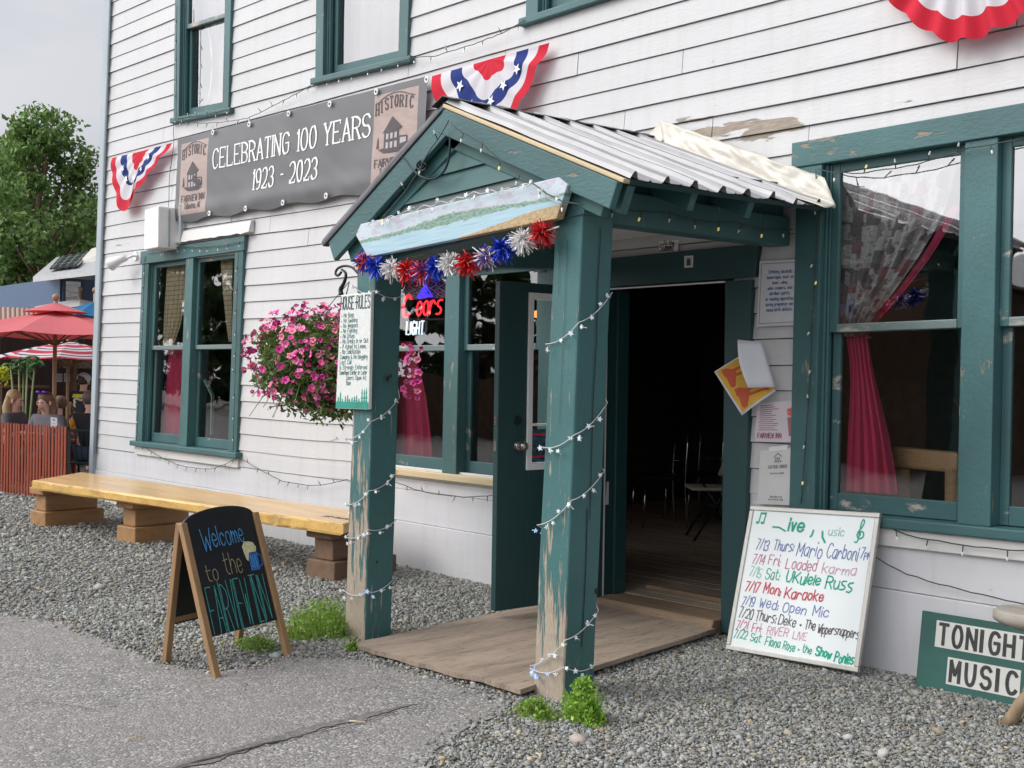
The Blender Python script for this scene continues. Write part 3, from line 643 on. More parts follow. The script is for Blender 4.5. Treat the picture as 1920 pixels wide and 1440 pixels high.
def window(S, parent, double=True, cw=CW, hh=.14, sb=.06, rail=1.0, mw=.17, sill=.075, tealm=None, sillmat=None, apron=True, storm=False):
    mb = MB(); W, H = S.W, S.H; tm = tealm or M['teal']
    S.box(mb, 0, cw, 0, H-hh, -.03, .035); S.box(mb, W-cw, W, 0, H-hh, -.03, .035)
    if double: S.box(mb, W/2-mw/2, W/2+mw/2, 0, H-hh, -.12, .030)
    for u0, u1 in ((cw-.002, cw+.018), (W-cw-.018, W-cw+.002)): S.box(mb, u0, u1, .002, H-hh, -.15, -.0)
    for u0, u1 in ((cw+.018, cw+.034), (W-cw-.034, W-cw-.018)): S.box(mb, u0, u1, .004, H-hh-.002, -.045, -.012)
    S.box(mb, -.03, W+.03, H-hh+.0, H, -.15, .045, 1); w = build(mb, 'window', [tm, M['tealh']], parent, bevel=.005)
    mb = MB()
    S.poly(mb, [(-.06, -.055), (W+.06, -.055), (W+.06, .0), (-.06, .0)], -.15, sill); build(mb, 'sill', sillmat or M['tealh'], w, bevel=.008)
    if apron:
        mb = MB(); S.box(mb, -.02, W+.02, -.15, -.057, -.002, .028); build(mb, 'apron', M['whitetrim'], w, bevel=.005)
    halves = [(cw+.034, W/2-mw/2), (W/2+mw/2, W-cw-.034)] if double else [(cw+.034, W-cw-.034)]
    v0, v1 = .004, H-hh
    for (u0, u1) in halves:
        for (a, b, o0, o1, bot, top) in ((rail-.004, v1, -.05, -.018, .045, .05), (v0, rail+.03, -.09, -.058, .095, .035)):
            mb = MB(); st = .048
            S.box(mb, u0, u0+st, a, b, o0, o1); S.box(mb, u1-st, u1, a, b, o0, o1)
            S.box(mb, u0+st, u1-st, b-top, b, o0+.001, o1-.001)
            if bot > .05: S.box(mb, u0+st, u1-st, a, a+bot, o0+.001, o1-.001)
            sash = build(mb, 'sash', M['sash'], w, bevel=.004)
            if bot <= .05:
                mb = MB(); S.box(mb, u0+st, u1-st, a, a+bot, o0, o1+.003); build(mb, 'meeting_rail', M['rail'], w, bevel=.005)
            mb = MB(); oo = (o0+o1)/2; mb.add([S.P(u0+st, a+bot, oo), S.P(u1-st, a+bot, oo), S.P(u1-st, b-top, oo), S.P(u0+st, b-top, oo)], [(0,1,2,3)])
            build(mb, 'pane', M['skyglass'] if storm == 2 else M['stormglass'] if storm and bot <= .05 else M['glass'], w, recalc=False)
    return w
window(S_A, INN, rail=1.0); window(S_B, INN, rail=.93, hh=.11, sillmat=M['rawwood'], apron=False, sill=.06); window(S_C, INN, rail=.98, apron=True, sill=.058, storm=True)
for S_, r_ in ((S_D1, .92), (S_D2, 1.25), (S_D3, .95)): window(S_, INN, double=False, cw=.125, hh=.1, rail=r_, sill=.05, apron=False, storm=2)
# drip cap over the far window, torn and peeling
mb = MB(); a, b = onY(313, 452, -.03), onY(473, 428, -.03); n = 24
for i in range(n):
    p, q = a.lerp(b, i/n), a.lerp(b, (i+1)/n); d1 = .02*noise.noise(Vector((i*.7, 0, 0)))-.01; d2 = .02*noise.noise(Vector(((i+1)*.7, 0, 0)))-.01
    mb.hexa([(p.x, -.07, p.z-.03+d1), (q.x, -.07, q.z-.03+d2), (q.x, -.045, q.z+.07), (p.x, -.045, p.z+.07), (p.x, -.01, p.z-.03+d1), (q.x, -.01, q.z-.03+d2), (q.x, -.01, q.z+.085), (p.x, -.01, p.z+.085)])
build(mb, 'drip_cap', M['whitetrim'], INN)

# door surround, threshold, open door leaf
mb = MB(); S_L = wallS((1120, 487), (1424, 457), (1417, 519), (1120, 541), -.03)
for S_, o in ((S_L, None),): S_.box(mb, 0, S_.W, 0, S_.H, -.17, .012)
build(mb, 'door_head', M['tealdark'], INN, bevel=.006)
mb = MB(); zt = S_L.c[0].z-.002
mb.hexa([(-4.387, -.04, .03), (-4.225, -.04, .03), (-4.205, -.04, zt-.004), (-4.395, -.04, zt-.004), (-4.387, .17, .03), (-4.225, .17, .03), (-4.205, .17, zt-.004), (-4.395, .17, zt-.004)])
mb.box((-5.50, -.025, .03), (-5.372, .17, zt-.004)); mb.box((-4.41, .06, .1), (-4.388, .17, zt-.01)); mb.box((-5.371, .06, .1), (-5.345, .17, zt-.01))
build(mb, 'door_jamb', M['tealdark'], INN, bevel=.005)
mb = MB(); mb.box((-5.368, -.05, .1), (-5.352, -.028, zt-.004)); mb.box((-5.352, -.045, zt-.012), (-4.397, -.02, zt-.004)); build(mb, 'weather_strip', M['white'], INN)
mb = MB(); mb.hexa([(-5.5, -.13, .018), (-4.40, -.13, .01), (-4.39, -.10, .105), (-5.5, -.10, .10), (-5.5, .17, .018), (-4.40, .17, .01), (-4.39, .17, .105), (-5.5, .17, .10)])
build(mb, 'threshold', M['threshold'], INN, bevel=.008)
mb = MB(); mb.box((-5.34, .36, .107), (-4.38, .42, .135)); build(mb, 'inner_sill', M['threshold'], INN, bevel=.006)
HN, FR = Vector((-5.335, -.06, .1)), Vector((-5.385, -.93, .1)); UPV = Vector((0, 0, 1.99))
S_LEAF = Surf(FR, HN, HN+UPV, FR+UPV); DOOR = thing('door_placeholder', None, None) if False else None
mb = MB(); W_, H_ = S_LEAF.W, S_LEAF.H
def leaf_u(px, py): p = onX(px, py, -5.36); return p.y-FR.y, p.z-.1
ua, va = leaf_u(995, 548); ub, vb = leaf_u(987, 882); LU0, LV0, LV1 = (ua+ub)/2, vb, va; LU1 = W_-LU0+.03
for q in ((0, LU0+.02, 0, H_), (LU1-.02, W_, 0, H_), (LU0+.02, LU1-.02, 0, LV0+.02), (LU0+.02, LU1-.02, LV1-.02, H_)): S_LEAF.box(mb, *q, -.045, 0)
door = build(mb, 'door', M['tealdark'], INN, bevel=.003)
mb = MB(); t_ = .04
for q in ((LU0, LU0+t_, LV0, LV1), (LU1-t_, LU1, LV0, LV1), (LU0+t_, LU1-t_, LV0, LV0+t_), (LU0+t_, LU1-t_, LV1-t_, LV1), (LU0+t_, LU1-t_, LV0+.27, LV0+.285)): S_LEAF.box(mb, *q, -.05, .012)
build(mb, 'light_frame', M['white'], door, bevel=.004)
mb = MB(); mb.add([S_LEAF.P(u, v, -.02) for u, v in ((LU0+t_, LV0+t_), (LU1-t_, LV0+t_), (LU1-t_, LV1-t_), (LU0+t_, LV1-t_))], [(0,1,2,3)]); build(mb, 'pane', M['glass'], door, recalc=False)
mb = MB(); S_LEAF.box(mb, LU0+.055, LU0+.19, LV0+.05, LV0+.25, -.018, -.014); build(mb, 'decal', simple('dark_fishing_decal', (.04, .09, .13), .4, var=.9, scale=22, stretch=(1, 1, 2.5)), door)
mb = MB()
for dv in (.075, .21): S_LEAF.box(mb, LU0+.06, LU0+.185, LV0+dv, LV0+dv+.012, -.0135, -.013)
build(mb, 'decal_print', M['red'], door)
ku, kv = leaf_u(975, 836)
for side in (0, 1):
    mb = MB(); c = S_LEAF.P(ku, kv, .0 if side == 0 else -.045); nn = S_LEAF.n*(1 if side == 0 else -1)
    prof = [(.032, 0), (.032, .006), (.014, .012), (.012, .03), (.026, .042), (.031, .055), (.026, .068), (.008, .072)]
    for (r, z), (r2, z2) in zip(prof, prof[1:]): mb.tube([c+nn*z, c+nn*z2], [r, r2], 14)
    build(mb, 'knob', M['brass'], door, smooth=True)
mb = MB(); c = S_LEAF.P(ku-.01, kv+.155, 0); mb.tube([c, c+S_LEAF.n*.014], [.03, .026], 14); mb.tube([c+S_LEAF.n*.014, c+S_LEAF.n*.03], .007, 6); build(mb, 'deadbolt', M['iron'], door)
mb = MB(); e = Vector((FR.x, FR.y-.001, 0)); 
for z0, z1 in ((kv+.1-.03, kv+.1+.03), (kv+.255-.03, kv+.255+.03)): mb.box((FR.x-.035, FR.y-.003, z0), (FR.x-.010, FR.y+.001, z1))
build(mb, 'latch_plate', M['chrome'], door)
# dark header board above the near window, with its stickers
mb = MB(); mb.hexa([(-8.15, -.045, 2.425), (-5.42, -.045, 2.36), (-5.42, -.045, 2.56), (-8.15, -.045, 2.62), (-8.15, 0, 2.425), (-5.42, 0, 2.36), (-5.42, 0, 2.56), (-8.15, 0, 2.62)])
build(mb, 'header_board', M['tealdark'], INN, bevel=.004)
# ---------------------------------------------------------------- the porch
PORCH = thing('entrance_porch', 'gabled teal entrance porch on two square posts with a corrugated metal roof', 'porch', (-4.8, -.9, 0))
def post(xb0, xb1, xt0, xt1, y0, y1, zt, name='post', label=None):
    mb = MB(); n = 14
    for i in range(n+1):
        f = i/n; z = zt*f-.03*(1-f); w = lambda s: .004*noise.noise(Vector((z*2.1, s, 3)))
        a, b = xb0+(xt0-xb0)*f, xb1+(xt1-xb1)*f
        mb.v += [(a+w(1), y0+w(2), z), (b+w(3), y0+w(2), z), (b+w(3), y1, z), (a+w(1), y1, z)]
    for i in range(n):
        for c in range(4): mb.f.append((i*4+c, i*4+(c+1)%4, i*4+4+(c+1)%4, i*4+4+c)); mb.m.append(0)
    mb.f += [(3,2,1,0), (n*4, n*4+1, n*4+2, n*4+3)]; mb.m += [0, 0]
    o = build(mb, name, M['postpaint2' if xb0 > -5 else 'postpaint'], PORCH, bevel=.01)
    if label: o['label'] = label
    return o
PL = (-5.743, -5.538, -5.655, -5.479); PR = (-4.142, -3.938, -4.036, -3.852)
pl = post(*PL, -1.77, -1.585, 2.24, label='left porch post, paint worn to grey wood at its foot'); pr = post(*PR, -1.765, -1.56, 2.27, label='right porch post, taller in view, wrapped in star lights')
mb = MB()                                                    # checks and knots in the posts
for S_, lst in ((Surf((PR[1], -1.765, 0), (PR[1], -1.56, 0), (PR[3], -1.56, 2.27), (PR[3], -1.765, 2.27)), [([(.115, 2.2), (.11, 1.95), (.118, 1.7), (.112, 1.4), (.12, 1.1), (.125, .85)], .005), ([(.105, .9), (.112, .6), (.108, .25)], .006)]),
              (Surf((PR[0], -1.765, 0), (PR[1], -1.765, 0), (PR[3], -1.765, 2.27), (PR[2], -1.765, 2.27)), [([(.10, 2.15), (.104, 1.8), (.1, 1.3)], .002), ([(.05, 2.1), (.055, 1.9)], .002)])):
    for pts, w in lst: ribbon(mb, S_, pts, w, .006)
build(mb, 'crack', M['black'], pr)
mb = MB()
for p, r in (((PR[3]-.02-.0, -1.64, .52), .012), ((PL[3]-.02, -1.68, 1.49), .013), ((PL[3]-.018, -1.66, 1.505), .009), ((PL[1]-.01, -1.7, .45), .009)): mb.ball((p[0]+.02, p[1], p[2]), (.004, r, r*1.3), 8, 6)
build(mb, 'knot', M['black'], PORCH)
# beams
def hexq(mb, f, b, mi=0): mb.hexa(list(f)+list(b), mi)
bf, bb = onY(1093, 412, -1.75), onY(1481, 461, -.02)
def beam(a, b, h, w, name, mat):
    mb = MB(); hexq(mb, [(a.x-w, a.y, a.z), (a.x, a.y, a.z), (a.x, a.y, a.z+h), (a.x-w, a.y, a.z+h)], [(b.x-w, b.y, b.z), (b.x, b.y, b.z), (b.x, b.y, b.z+h), (b.x-w, b.y, b.z+h)]); return build(mb, name, mat, PORCH, bevel=.006)
bf.x = max(bf.x, -3.86)
beam(bf, bb, .16, .14, 'beam', M['teal'])
a2 = Vector((PL[3]-.03, -1.75, 2.13)); b2 = Vector((PL[3]-.2, -.02, 2.24)); beam(a2, b2, .18, .13, 'beam', M['teal'])
fl, fr = onY(690, 492, -1.775), onY(1046, 416, -1.775)
mb = MB(); hexq(mb, [(fl.x-.12, -1.775, fl.z-.02), (fr.x+.17, -1.775, fr.z+.02), (fr.x+.17, -1.775, fr.z+.24), (fl.x-.12, -1.775, fl.z+.2)], [(fl.x-.12, -1.60, fl.z-.02), (fr.x+.17, -1.60, fr.z+.02), (fr.x+.17, -1.60, fr.z+.24), (fl.x-.12, -1.60, fl.z+.2)])
build(mb, 'front_beam', M['tealh'], PORCH, bevel=.006)
# roof planes
YF = -1.83
apF, apB = onY(835, 194, YF), onY(1212, 262, -.02); eRF, eRB = onY(1166, 331, YF), onY(1552, 388, -.02); eLF = onY(611, 451, YF); eLB = eLF+(apB-apF)
def slope(r0, r1, e0, e1, nm, flip):
    d = (r1-r0).normalized(); dn = (e0-r0).normalized(); N_ = d.cross(dn).normalized()
    if N_.z < 0: N_ = -N_
    mb = MB(); k = .03
    hexq(mb, [r0-N_*k, e0-N_*k, e1-N_*k, r1-N_*k], [r0-N_*.004, e0-N_*.004, e1-N_*.004, r1-N_*.004]); build(mb, 'roof_deck', M['tealdark'], PORCH)
    L_ = (r1-r0).length; nseg = 150; ov = .05
    def prof(s):
        q = (s/.228) % 1.0; h = 0
        if q < .09: h = q/.09
        elif q < .20: h = 1
        elif q < .29: h = 1-(q-.20)/.09
        elif .60 < q < .68: h = .25*(1-abs(q-.64)/.04)
        return h*.034
    mb = MB(); eL0, eL1 = e0+dn*ov, e1+(e1-r1).normalized()*ov
    def fn(u, v):
        s = u*L_; a = r0.lerp(r1, u); b = eL0.lerp(eL1, u); wob = .006*noise.noise(Vector((u*9, v*4, 2)))+(.012*noise.noise(Vector((u*7, 5, 1))) if v > .97 else 0)
        p = a.lerp(b, v)+N_*(prof(s)+.006+wob)
        if v > .99: p = p+dn*.02*noise.noise(Vector((u*13, 1, 7)))-N_*(.015*max(0, noise.noise(Vector((u*6+3, 2, 2)))))
        return p
    mb.grid(fn, nseg, 14); return build(mb, nm, flip, PORCH, solid=.0015), N_
_, NR = slope(apF, apB, eRF, eRB, 'roof_sheet', M['roofmetal']); _, NL = slope(apF, apB, eLF, eLB, 'roof_sheet', M['darkmetal'])
mb = MB()
dR, dL = (eRF-apF).normalized(), (eLF-apF).normalized(); n = 26
top = [apF.lerp(apB, i/n)+Vector((0, -.02 if i == 0 else 0, .036+.010*noise.noise(Vector((i*.9, 0, 3))))) for i in range(n+1)]
for i in range(n):
    for d, N_ in ((dR, NR), (dL, NL)):
        p, q = top[i], top[i+1]; w = .10+.012*noise.noise(Vector((i*1.7, 2, 0))); w2 = .10+.012*noise.noise(Vector(((i+1)*1.7, 2, 0)))
        mb.hexa([p, q, q+d*w2+N_*.012, p+d*w+N_*.012], 0) if False else mb.add([p, q, q+d*w2+N_*.008, p+d*w+N_*.008], [(0,1,2,3)])
build(mb, 'ridge_cap', M['darkmetal'], PORCH, solid=.004)
# rake boards, edge trim, gable boards
def rake(p, q, w, y0, y1, name, mat, ext0=0, ext1=0, off=0):
    d = (q-p).normalized(); dn = Vector((d.z, 0, -d.x)); dn = -dn if dn.z > 0 else dn
    a, b = p-d*ext0+dn*off, q+d*ext1+dn*off; mb = MB(); F = [a, b, b+dn*w, a+dn*w]
    mb.hexa([(v.x, y0, v.z) for v in F]+[(v.x, y1, v.z) for v in F]); return build(mb, name, mat, PORCH, bevel=.005)
rake(apF, eRF, .125, YF-.006, YF+.034, 'rake_board', M['tealh'], .0, -.01, .026); rake(apF, eLF, .125, YF-.003, YF+.031, 'rake_board', M['tealh'], .0, -.02, .026)
rake(apF, eRF, .020, YF-.014, YF+.03, 'edge_trim', M['rawwood'], .0, .03, .002); rake(apF, eLF, .022, YF-.012, YF+.03, 'edge_trim', M['darkmetal'], .0, .03, .002)
rake(apF, eLF, .11, YF+.05, YF+.09, 'gable_rafter', M['tealflat'], 0, -.1, .1); rake(apF, eRF, .11, YF+.05, YF+.09, 'gable_rafter', M['tealflat'], 0, -.1, .1)
bL, bR, ap = onY(634, 452, -1.755), onY(1118, 344, -1.755), onY(838, 208, -1.755); nb = 5
for i in range(nb):
    t0, t1 = i/nb, (i+1)/nb-.004; mb = MB()
    L0, R0, L1, R1 = bL.lerp(ap, t0), bR.lerp(ap, t0), bL.lerp(ap, t1), bR.lerp(ap, t1)
    mb.hexa([L0+Vector((0, -.022, 0)), R0+Vector((0, -.022, 0)), R1+Vector((0, -.006, 0)), L1+Vector((0, -.006, 0)), L0+Vector((0, .02, 0)), R0+Vector((0, .02, 0)), R1+Vector((0, .02, 0)), L1+Vector((0, .02, 0))])
    build(mb, 'gable_board', M['gable_old'] if i < 1 else M['tealflat'], PORCH)
# rafter tails, eave boards, ceiling
for px in (1302, 1424):
    q = onX(px, 362+(px-1302)*.12, -3.66); y = q.y; f = (y-YF)/(0-YF); e = eRF.lerp(eRB, f); r = apF.lerp(apB, f); mb = MB(); d = (e-r).normalized()
    mb.bar(e-d*.55-NR*.075, e-d*.03-NR*.075, .045, .09, up=NR); build(mb, 'rafter_tail', M['teal'], PORCH, bevel=.004)
mb = MB(); f0 = eRF+Vector((-.02, .04, -.035)); d = (eRF-apF).normalized(); mb.bar(eRF-d*.30-NR*.10+Vector((0,.10,0)), eRF-d*.02-NR*.10+Vector((0,.10,0)), .05, .13, up=NR); build(mb, 'rafter_tail', M['teal'], PORCH, bevel=.004)
mb = MB(); hexq(mb, [(bf.x-.05, -1.6, bf.z+.17), (bb.x-.05, -.02, bb.z+.17), (bb.x-.05, -.02, bb.z+.36), (bf.x-.05, -1.6, bf.z+.30)], [(bf.x-.08, -1.6, bf.z+.17), (bb.x-.08, -.02, bb.z+.17), (bb.x-.08, -.02, bb.z+.36), (bf.x-.08, -1.6, bf.z+.30)]); build(mb, 'side_panel', M['teal'], PORCH)
mb = MB(); hexq(mb, [(-5.72, -1.6, 2.30), (-3.99, -1.6, 2.36), (-4.08, -.02, 2.42), (-5.85, -.02, 2.40)], [(-5.72, -1.6, 2.33), (-3.99, -1.6, 2.39), (-4.08, -.02, 2.45), (-5.85, -.02, 2.43)]); build(mb, 'ceiling_board', M['white'], PORCH)
# white crumpled flashing where the porch roof meets the siding
mb = MB()
def flash(u, v):
    t_ = onY(1238, 224, -.035).lerp(onY(1548, 334, -.035), u); b_ = onY(1214, 272, -.30).lerp(onY(1550, 390, -.30), u)
    mid = t_.lerp(b_, v); mid.y = -.035-.27*max(0, (v-.62)/.38)**1.2
    if v <= .62: mid = t_.lerp(Vector((b_.x*.5+t_.x*.5, -.06, b_.z+.05)), v/.62)
    else: m0 = Vector((b_.x*.5+t_.x*.5, -.06, b_.z+.05)); mid = m0.lerp(b_, (v-.62)/.38)
    k = noise.noise(Vector((u*6, v*3, 5)))+.6*noise.noise(Vector((u*17, v*6, 8))); return mid+Vector((0, -.012-.020*k, .012*noise.noise(Vector((u*9, v*2, 1)))))
mb.grid(flash, 60, 16); build(mb, 'flashing', M['whitemetal'], PORCH, smooth=True, solid=.002)
mb = MB()
mb.grid(lambda u, v: onY(1196, 272, -.05).lerp(onY(1242, 226, -.03), u).lerp(onY(1222, 284, -.12).lerp(onY(1246, 262, -.06), u), v)+Vector((0, -.01*noise.noise(Vector((u*5, v*5, 0))), 0)), 8, 6); build(mb, 'flashing', M['whitemetal'], PORCH, smooth=True, solid=.002)
# wrought iron scroll bracket on the gable
mb = MB(); S_G = Surf(onY(700, 420, -1.80), onY(1000, 420, -1.80), onY(1000, 200, -1.80), onY(700, 200, -1.80))
def sc(px, py, o=.02): return onY(px, py, -1.80)+Vector((0, -o, 0))
q = [(852, 243), (853, 262), (852, 285), (849, 305), (842, 322), (830, 334), (815, 338), (800, 334), (788, 325), (778, 313), (772, 303), (766, 297), (758, 296), (752, 301), (753, 307)]
mb.tube([sc(*p, .03) for i, p in enumerate(chaikin(q, 2))], .0065, 8)
sp = [(802+ (11.5-.0)*(1-i/26*.78)*math.cos(i*.42+1.9), 313-(11.5)*(1-i/26*.78)*math.sin(i*.42+1.9)*.9) for i in range(27)]
mb.tube([sc(788, 325)]+[sc(795, 322)]+[sc(*p, .035) for p in sp[9:]], .0055, 8); mb.tube([sc(*p, .035) for p in sp], .0055, 8)
mb.tube([sc(852, 236, .02), sc(852, 262, .02)], .011, 6)
o = build(mb, 'scroll_bracket', M['iron'], None, smooth=True); tag(o, 'black wrought iron scroll bracket fixed in the porch gable', 'bracket')
# painted landscape board
poly = [(667, 441), (676, 420), (1046, 332), (1064, 346), (1043, 410), (689, 482)]
yS = -1.85; F = [onY(*p, yS) for p in poly]; c0 = onY(667, 470, yS); 
Sg = Surf(onY(686, 483, yS), onY(1046, 409, yS), onY(1064, 330, yS), onY(668, 422, yS))
mb = MB(); mb.prism(F, [p+Vector((0, .045, 0)) for p in F])
UVW = [(0, .72), (.02, 1), (.955, 1), (1, .82), (.985, 0), (.02, 0)]
for i, q in enumerate(UVW): mb.uv[i] = q; mb.uv[i+6] = q
tag(build(mb, 'painted_board', M['landscape'], None, bevel=.004), 'long wooden board painted with a river landscape across the porch front', 'painted sign')
# ramp board at the door
mb = MB(); nu, nv = 40, 26
c = [Vector((-5.42, -1.95, .012)), Vector((-4.10, -1.88, .020)), Vector((-4.38, -.10, .030)), Vector((-5.60, -.10, .030))]
def rfn(u, v):
    p = c[0].lerp(c[1], u).lerp(c[3].lerp(c[2], u), v); rag = .025*noise.noise(Vector((u*7, 0, 3)))+.012*noise.noise(Vector((u*26, 0, 3)))
    if v == 0: p.y += rag
    return p+Vector((0, 0, .018+.007*noise.noise(Vector((u*3, v*3, 6)))+(.002*noise.noise(Vector((u*8, v*30, 6))))))
mb.grid(rfn, nu, nv); o = build(mb, 'ramp_board', M['plywood'], None, solid=.024); tag(o, 'worn plywood ramp board lying on the gravel between the porch posts', 'ramp')
# ---------------------------------------------------------------- things hung on the inn
class WSurf(Surf):
    def P(s, u, v, o=0): return Surf.P(s, u, v, o+s.wave(u/s.W, v/s.H))
def fit(tx, width, h, gap=1.3): return width/text_w(tx, h, 1, gap)
S_BN = wallS((337, 262), (805, 143), (797, 342), (330, 415), -.05); S_BN.__class__ = WSurf
def bwave(a, b):
    k = noise.noise(Vector((a*7, b*2.2, 1)))*.012+noise.noise(Vector((a*22+b*6, b*3, 4)))*.004
    return .018+k+.012*math.exp(-((b-.1)/.1)**2)*(1+noise.noise(Vector((a*9, 0, 2))))-.010*abs(math.sin(a*5.5*math.pi))*max(0, 1-b*3)
S_BN.wave = bwave
mb = MB()
def bfn(u, v):
    sag = -.03*math.sin(u*5.5*math.pi)**2*(1 if v == 0 else 0); return S_BN.P(u*S_BN.W, v*S_BN.H+sag)
mb.grid(bfn, 110, 26); BAN = build(mb, 'banner', M['banner'], None, smooth=True); tag(BAN, 'long dark grey vinyl banner with white lettering stretched across the siding', 'banner')
bx = lambda px, py: onY(px, py, -.05).x-S_BN.c[0].x
W_, H_ = S_BN.W, S_BN.H; mb = MB()
u0, u1 = bx(401, 300), bx(695, 240); t1 = 'CELEBRATING 100 YEARS'; h = .225*H_; text(mb, S_BN, t1, u0, .545*H_, h, .021, off=.004, ws=fit(t1, u1-u0+.02, h, 1.5), gap=1.5, serif=True)
u0, u1 = bx(476, 350), bx(600, 320); t1 = '1923 - 2023'; text(mb, S_BN, t1, u0, .215*H_, h*.98, .021, off=.004, ws=fit(t1, u1-u0+.02, h, 1.6), gap=1.6, serif=True)
build(mb, 'lettering', M['inkwhite'], BAN)
mb = MB(); ml = MB()
for (p0, p1) in ((.022, BP[0]), (BP[1], .972)):
    a, b = p0*W_, p1*W_; c = (a+b)/2; w = b-a; n = len('HISTORIC')
    for i, ch in enumerate('HISTORIC'):
        x = a+w*(.08+.80*i/(n-1))+(.025*w if ch == 'I' else 0); text(mb, S_BN, ch, x-.03*w, (.735+.045*math.sin(math.pi*i/(n-1)))*H_, .11*H_, .012, off=.004, ws=.066*w/(.11*H_/6*4), serif=True)
    text_c(mb, S_BN, 'FAIRVIEW INN', c, .215*H_, .075*H_, .009, off=.004, ws=fit('FAIRVIEW INN', w*.86, .075*H_), serif=True)
    text_c(mb, S_BN, 'Talkeetna, AK', c, .125*H_, .07*H_, .008, off=.004, ws=fit('Talkeetna, AK', w*.6, .07*H_))
    hx = lambda q: a+w*q
    for poly in ([(.28,.40),(.62,.36),(.62,.56),(.28,.55)], [(.62,.36),(.82,.39),(.82,.48),(.62,.49)], [(.24,.545),(.46,.69),(.70,.57),(.66,.555)], [(.10,.40),(.13,.52),(.16,.40)], [(.15,.385),(.28,.345),(.66,.335),(.85,.37),(.62,.36),(.28,.395)]):
        S_BN.poly(mb, [(hx(x), y*H_) for x, y in poly], .0035, .0042)
    for x in (.33, .43, .53): S_BN.box(ml, hx(x), hx(x+.055), .475*H_, .53*H_, .0045, .005); S_BN.box(ml, hx(x), hx(x+.06), .385*H_, .445*H_, .0045, .005)
    S_BN.poly(ml, [(hx(.66), .41*H_), (hx(.8), .42*H_), (hx(.8), .465*H_), (hx(.66), .47*H_)], .0045, .005)
    arch = [(hx(.05), .85*H_), (hx(.16), .86*H_)]+[(hx(.16+.68*i/10), (.87+.05*math.sin(math.pi*i/10))*H_) for i in range(11)]+[(hx(.95), .85*H_)]
    ribbon(mb, S_BN, arch, .007, .004)
build(mb, 'emblem_print', M['ink'], BAN); build(ml, 'emblem_window', simple('pale_print', (.42, .40, .42), .6, bmp=0), BAN)
for px, py in ((400, 248), (468, 233), (542, 213), (619, 195), (706, 172), (801, 149), (393, 400), (461, 391), (531, 380), (612, 367)):
    p = onY(px, py, -.082); mb = MB(); mb.tube([p, p+Vector((0, -.008, 0))], .026, 14); mb.tube([p+Vector((0, -.009, 0)), p+Vector((0, -.011, 0))], .011, 10, mi=1)
    build(mb, 'grommet', [M['white'], M['ink']], BAN)

def resample(pts, n):
    L_ = [0]
    for a, b in zip(pts, pts[1:]): L_.append(L_[-1]+math.hypot(b[0]-a[0], b[1]-a[1]))
    out = []
    for i in range(n+1):
        t = L_[-1]*i/n; k = max(j for j in range(len(L_)-1) if L_[j] <= t+1e-9); f = (t-L_[k])/max(1e-9, L_[k+1]-L_[k])
        out.append((pts[k][0]*(1-f)+pts[k+1][0]*f, pts[k][1]*(1-f)+pts[k+1][1]*f))
    return out
def bunting(cpx, bound, label, pleats, amp, seed, fold=0):
    mb = MB(); N = 84; B = [onY(*q, -.05) for q in resample(chaikin(bound, 1), N)]; c = onY(*cpx, -.05)
    def fn(u, v):
        i = min(N, int(round(u*N))); p = c.lerp(B[i], v); ph = u*pleats*2*math.pi+.9*noise.noise(Vector((u*4, seed, 0)))
        y = -amp*v*(.6+.6*abs(noise.noise(Vector((u*3, seed, v)))))*math.sin(ph)-.02-.05*v*math.sin(math.pi*u)
        d = (B[i]-c)*fold*noise.noise(Vector((u*3.1, v*2.6, seed)))*math.sin(math.pi*u)*math.sin(math.pi*min(v, .999))*1.0
        d += Vector((0, 0, .010*v*math.cos(ph)))
        return p+Vector((0, y, 0))+d
    mb.grid(fn, N, 22); o = build(mb, 'bunting', M['bunting'], None, smooth=True); tag(o, label, 'bunting', 'patriotic pleated fan buntings on the siding')
    ms = MB()
    for k in range(1, 6):
        u = k/6; v = .56; p = fn(u, v); r = (B[int(u*N)]-c).length*.055+.012
        pts = [p+Vector((r*(1 if j % 2 == 0 else .42)*math.sin(j*math.pi/5+seed), -.022, r*(1 if j % 2 == 0 else .42)*math.cos(j*math.pi/5+seed))) for j in range(10)]
        ms.add(pts, [tuple(range(10))])
    tag(build(ms, 'stars', M['inkwhite'], o), kind='stuff')
bunting((268, 284), [(214, 298), (213, 320), (220, 345), (229, 375), (232, 392), (245, 399), (255, 391), (257, 372), (277, 345), (298, 312), (315, 285), (326, 270)], 'crumpled red white and blue bunting drooping at the far corner of the inn', 7, .016, 3.3, .30)
bunting((923, 112), [(814, 146), (818, 180), (835, 222), (870, 250), (920, 262), (960, 245), (981, 212), (998, 175), (1015, 130), (1034, 84)], 'red white and blue bunting with stars half hidden behind the porch roof peak', 6, .018, 8.1, .30)
bunting((1812, -170), [(1640, -52), (1650, -25), (1678, 6), (1722, 46), (1768, 72), (1800, 84), (1848, 74), (1886, 56), (1925, 40), (1962, 0), (1990, -60), (1996, -110)], 'round bunting with a broad red hem high above the large front window', 9, .035, 5.2, .03)

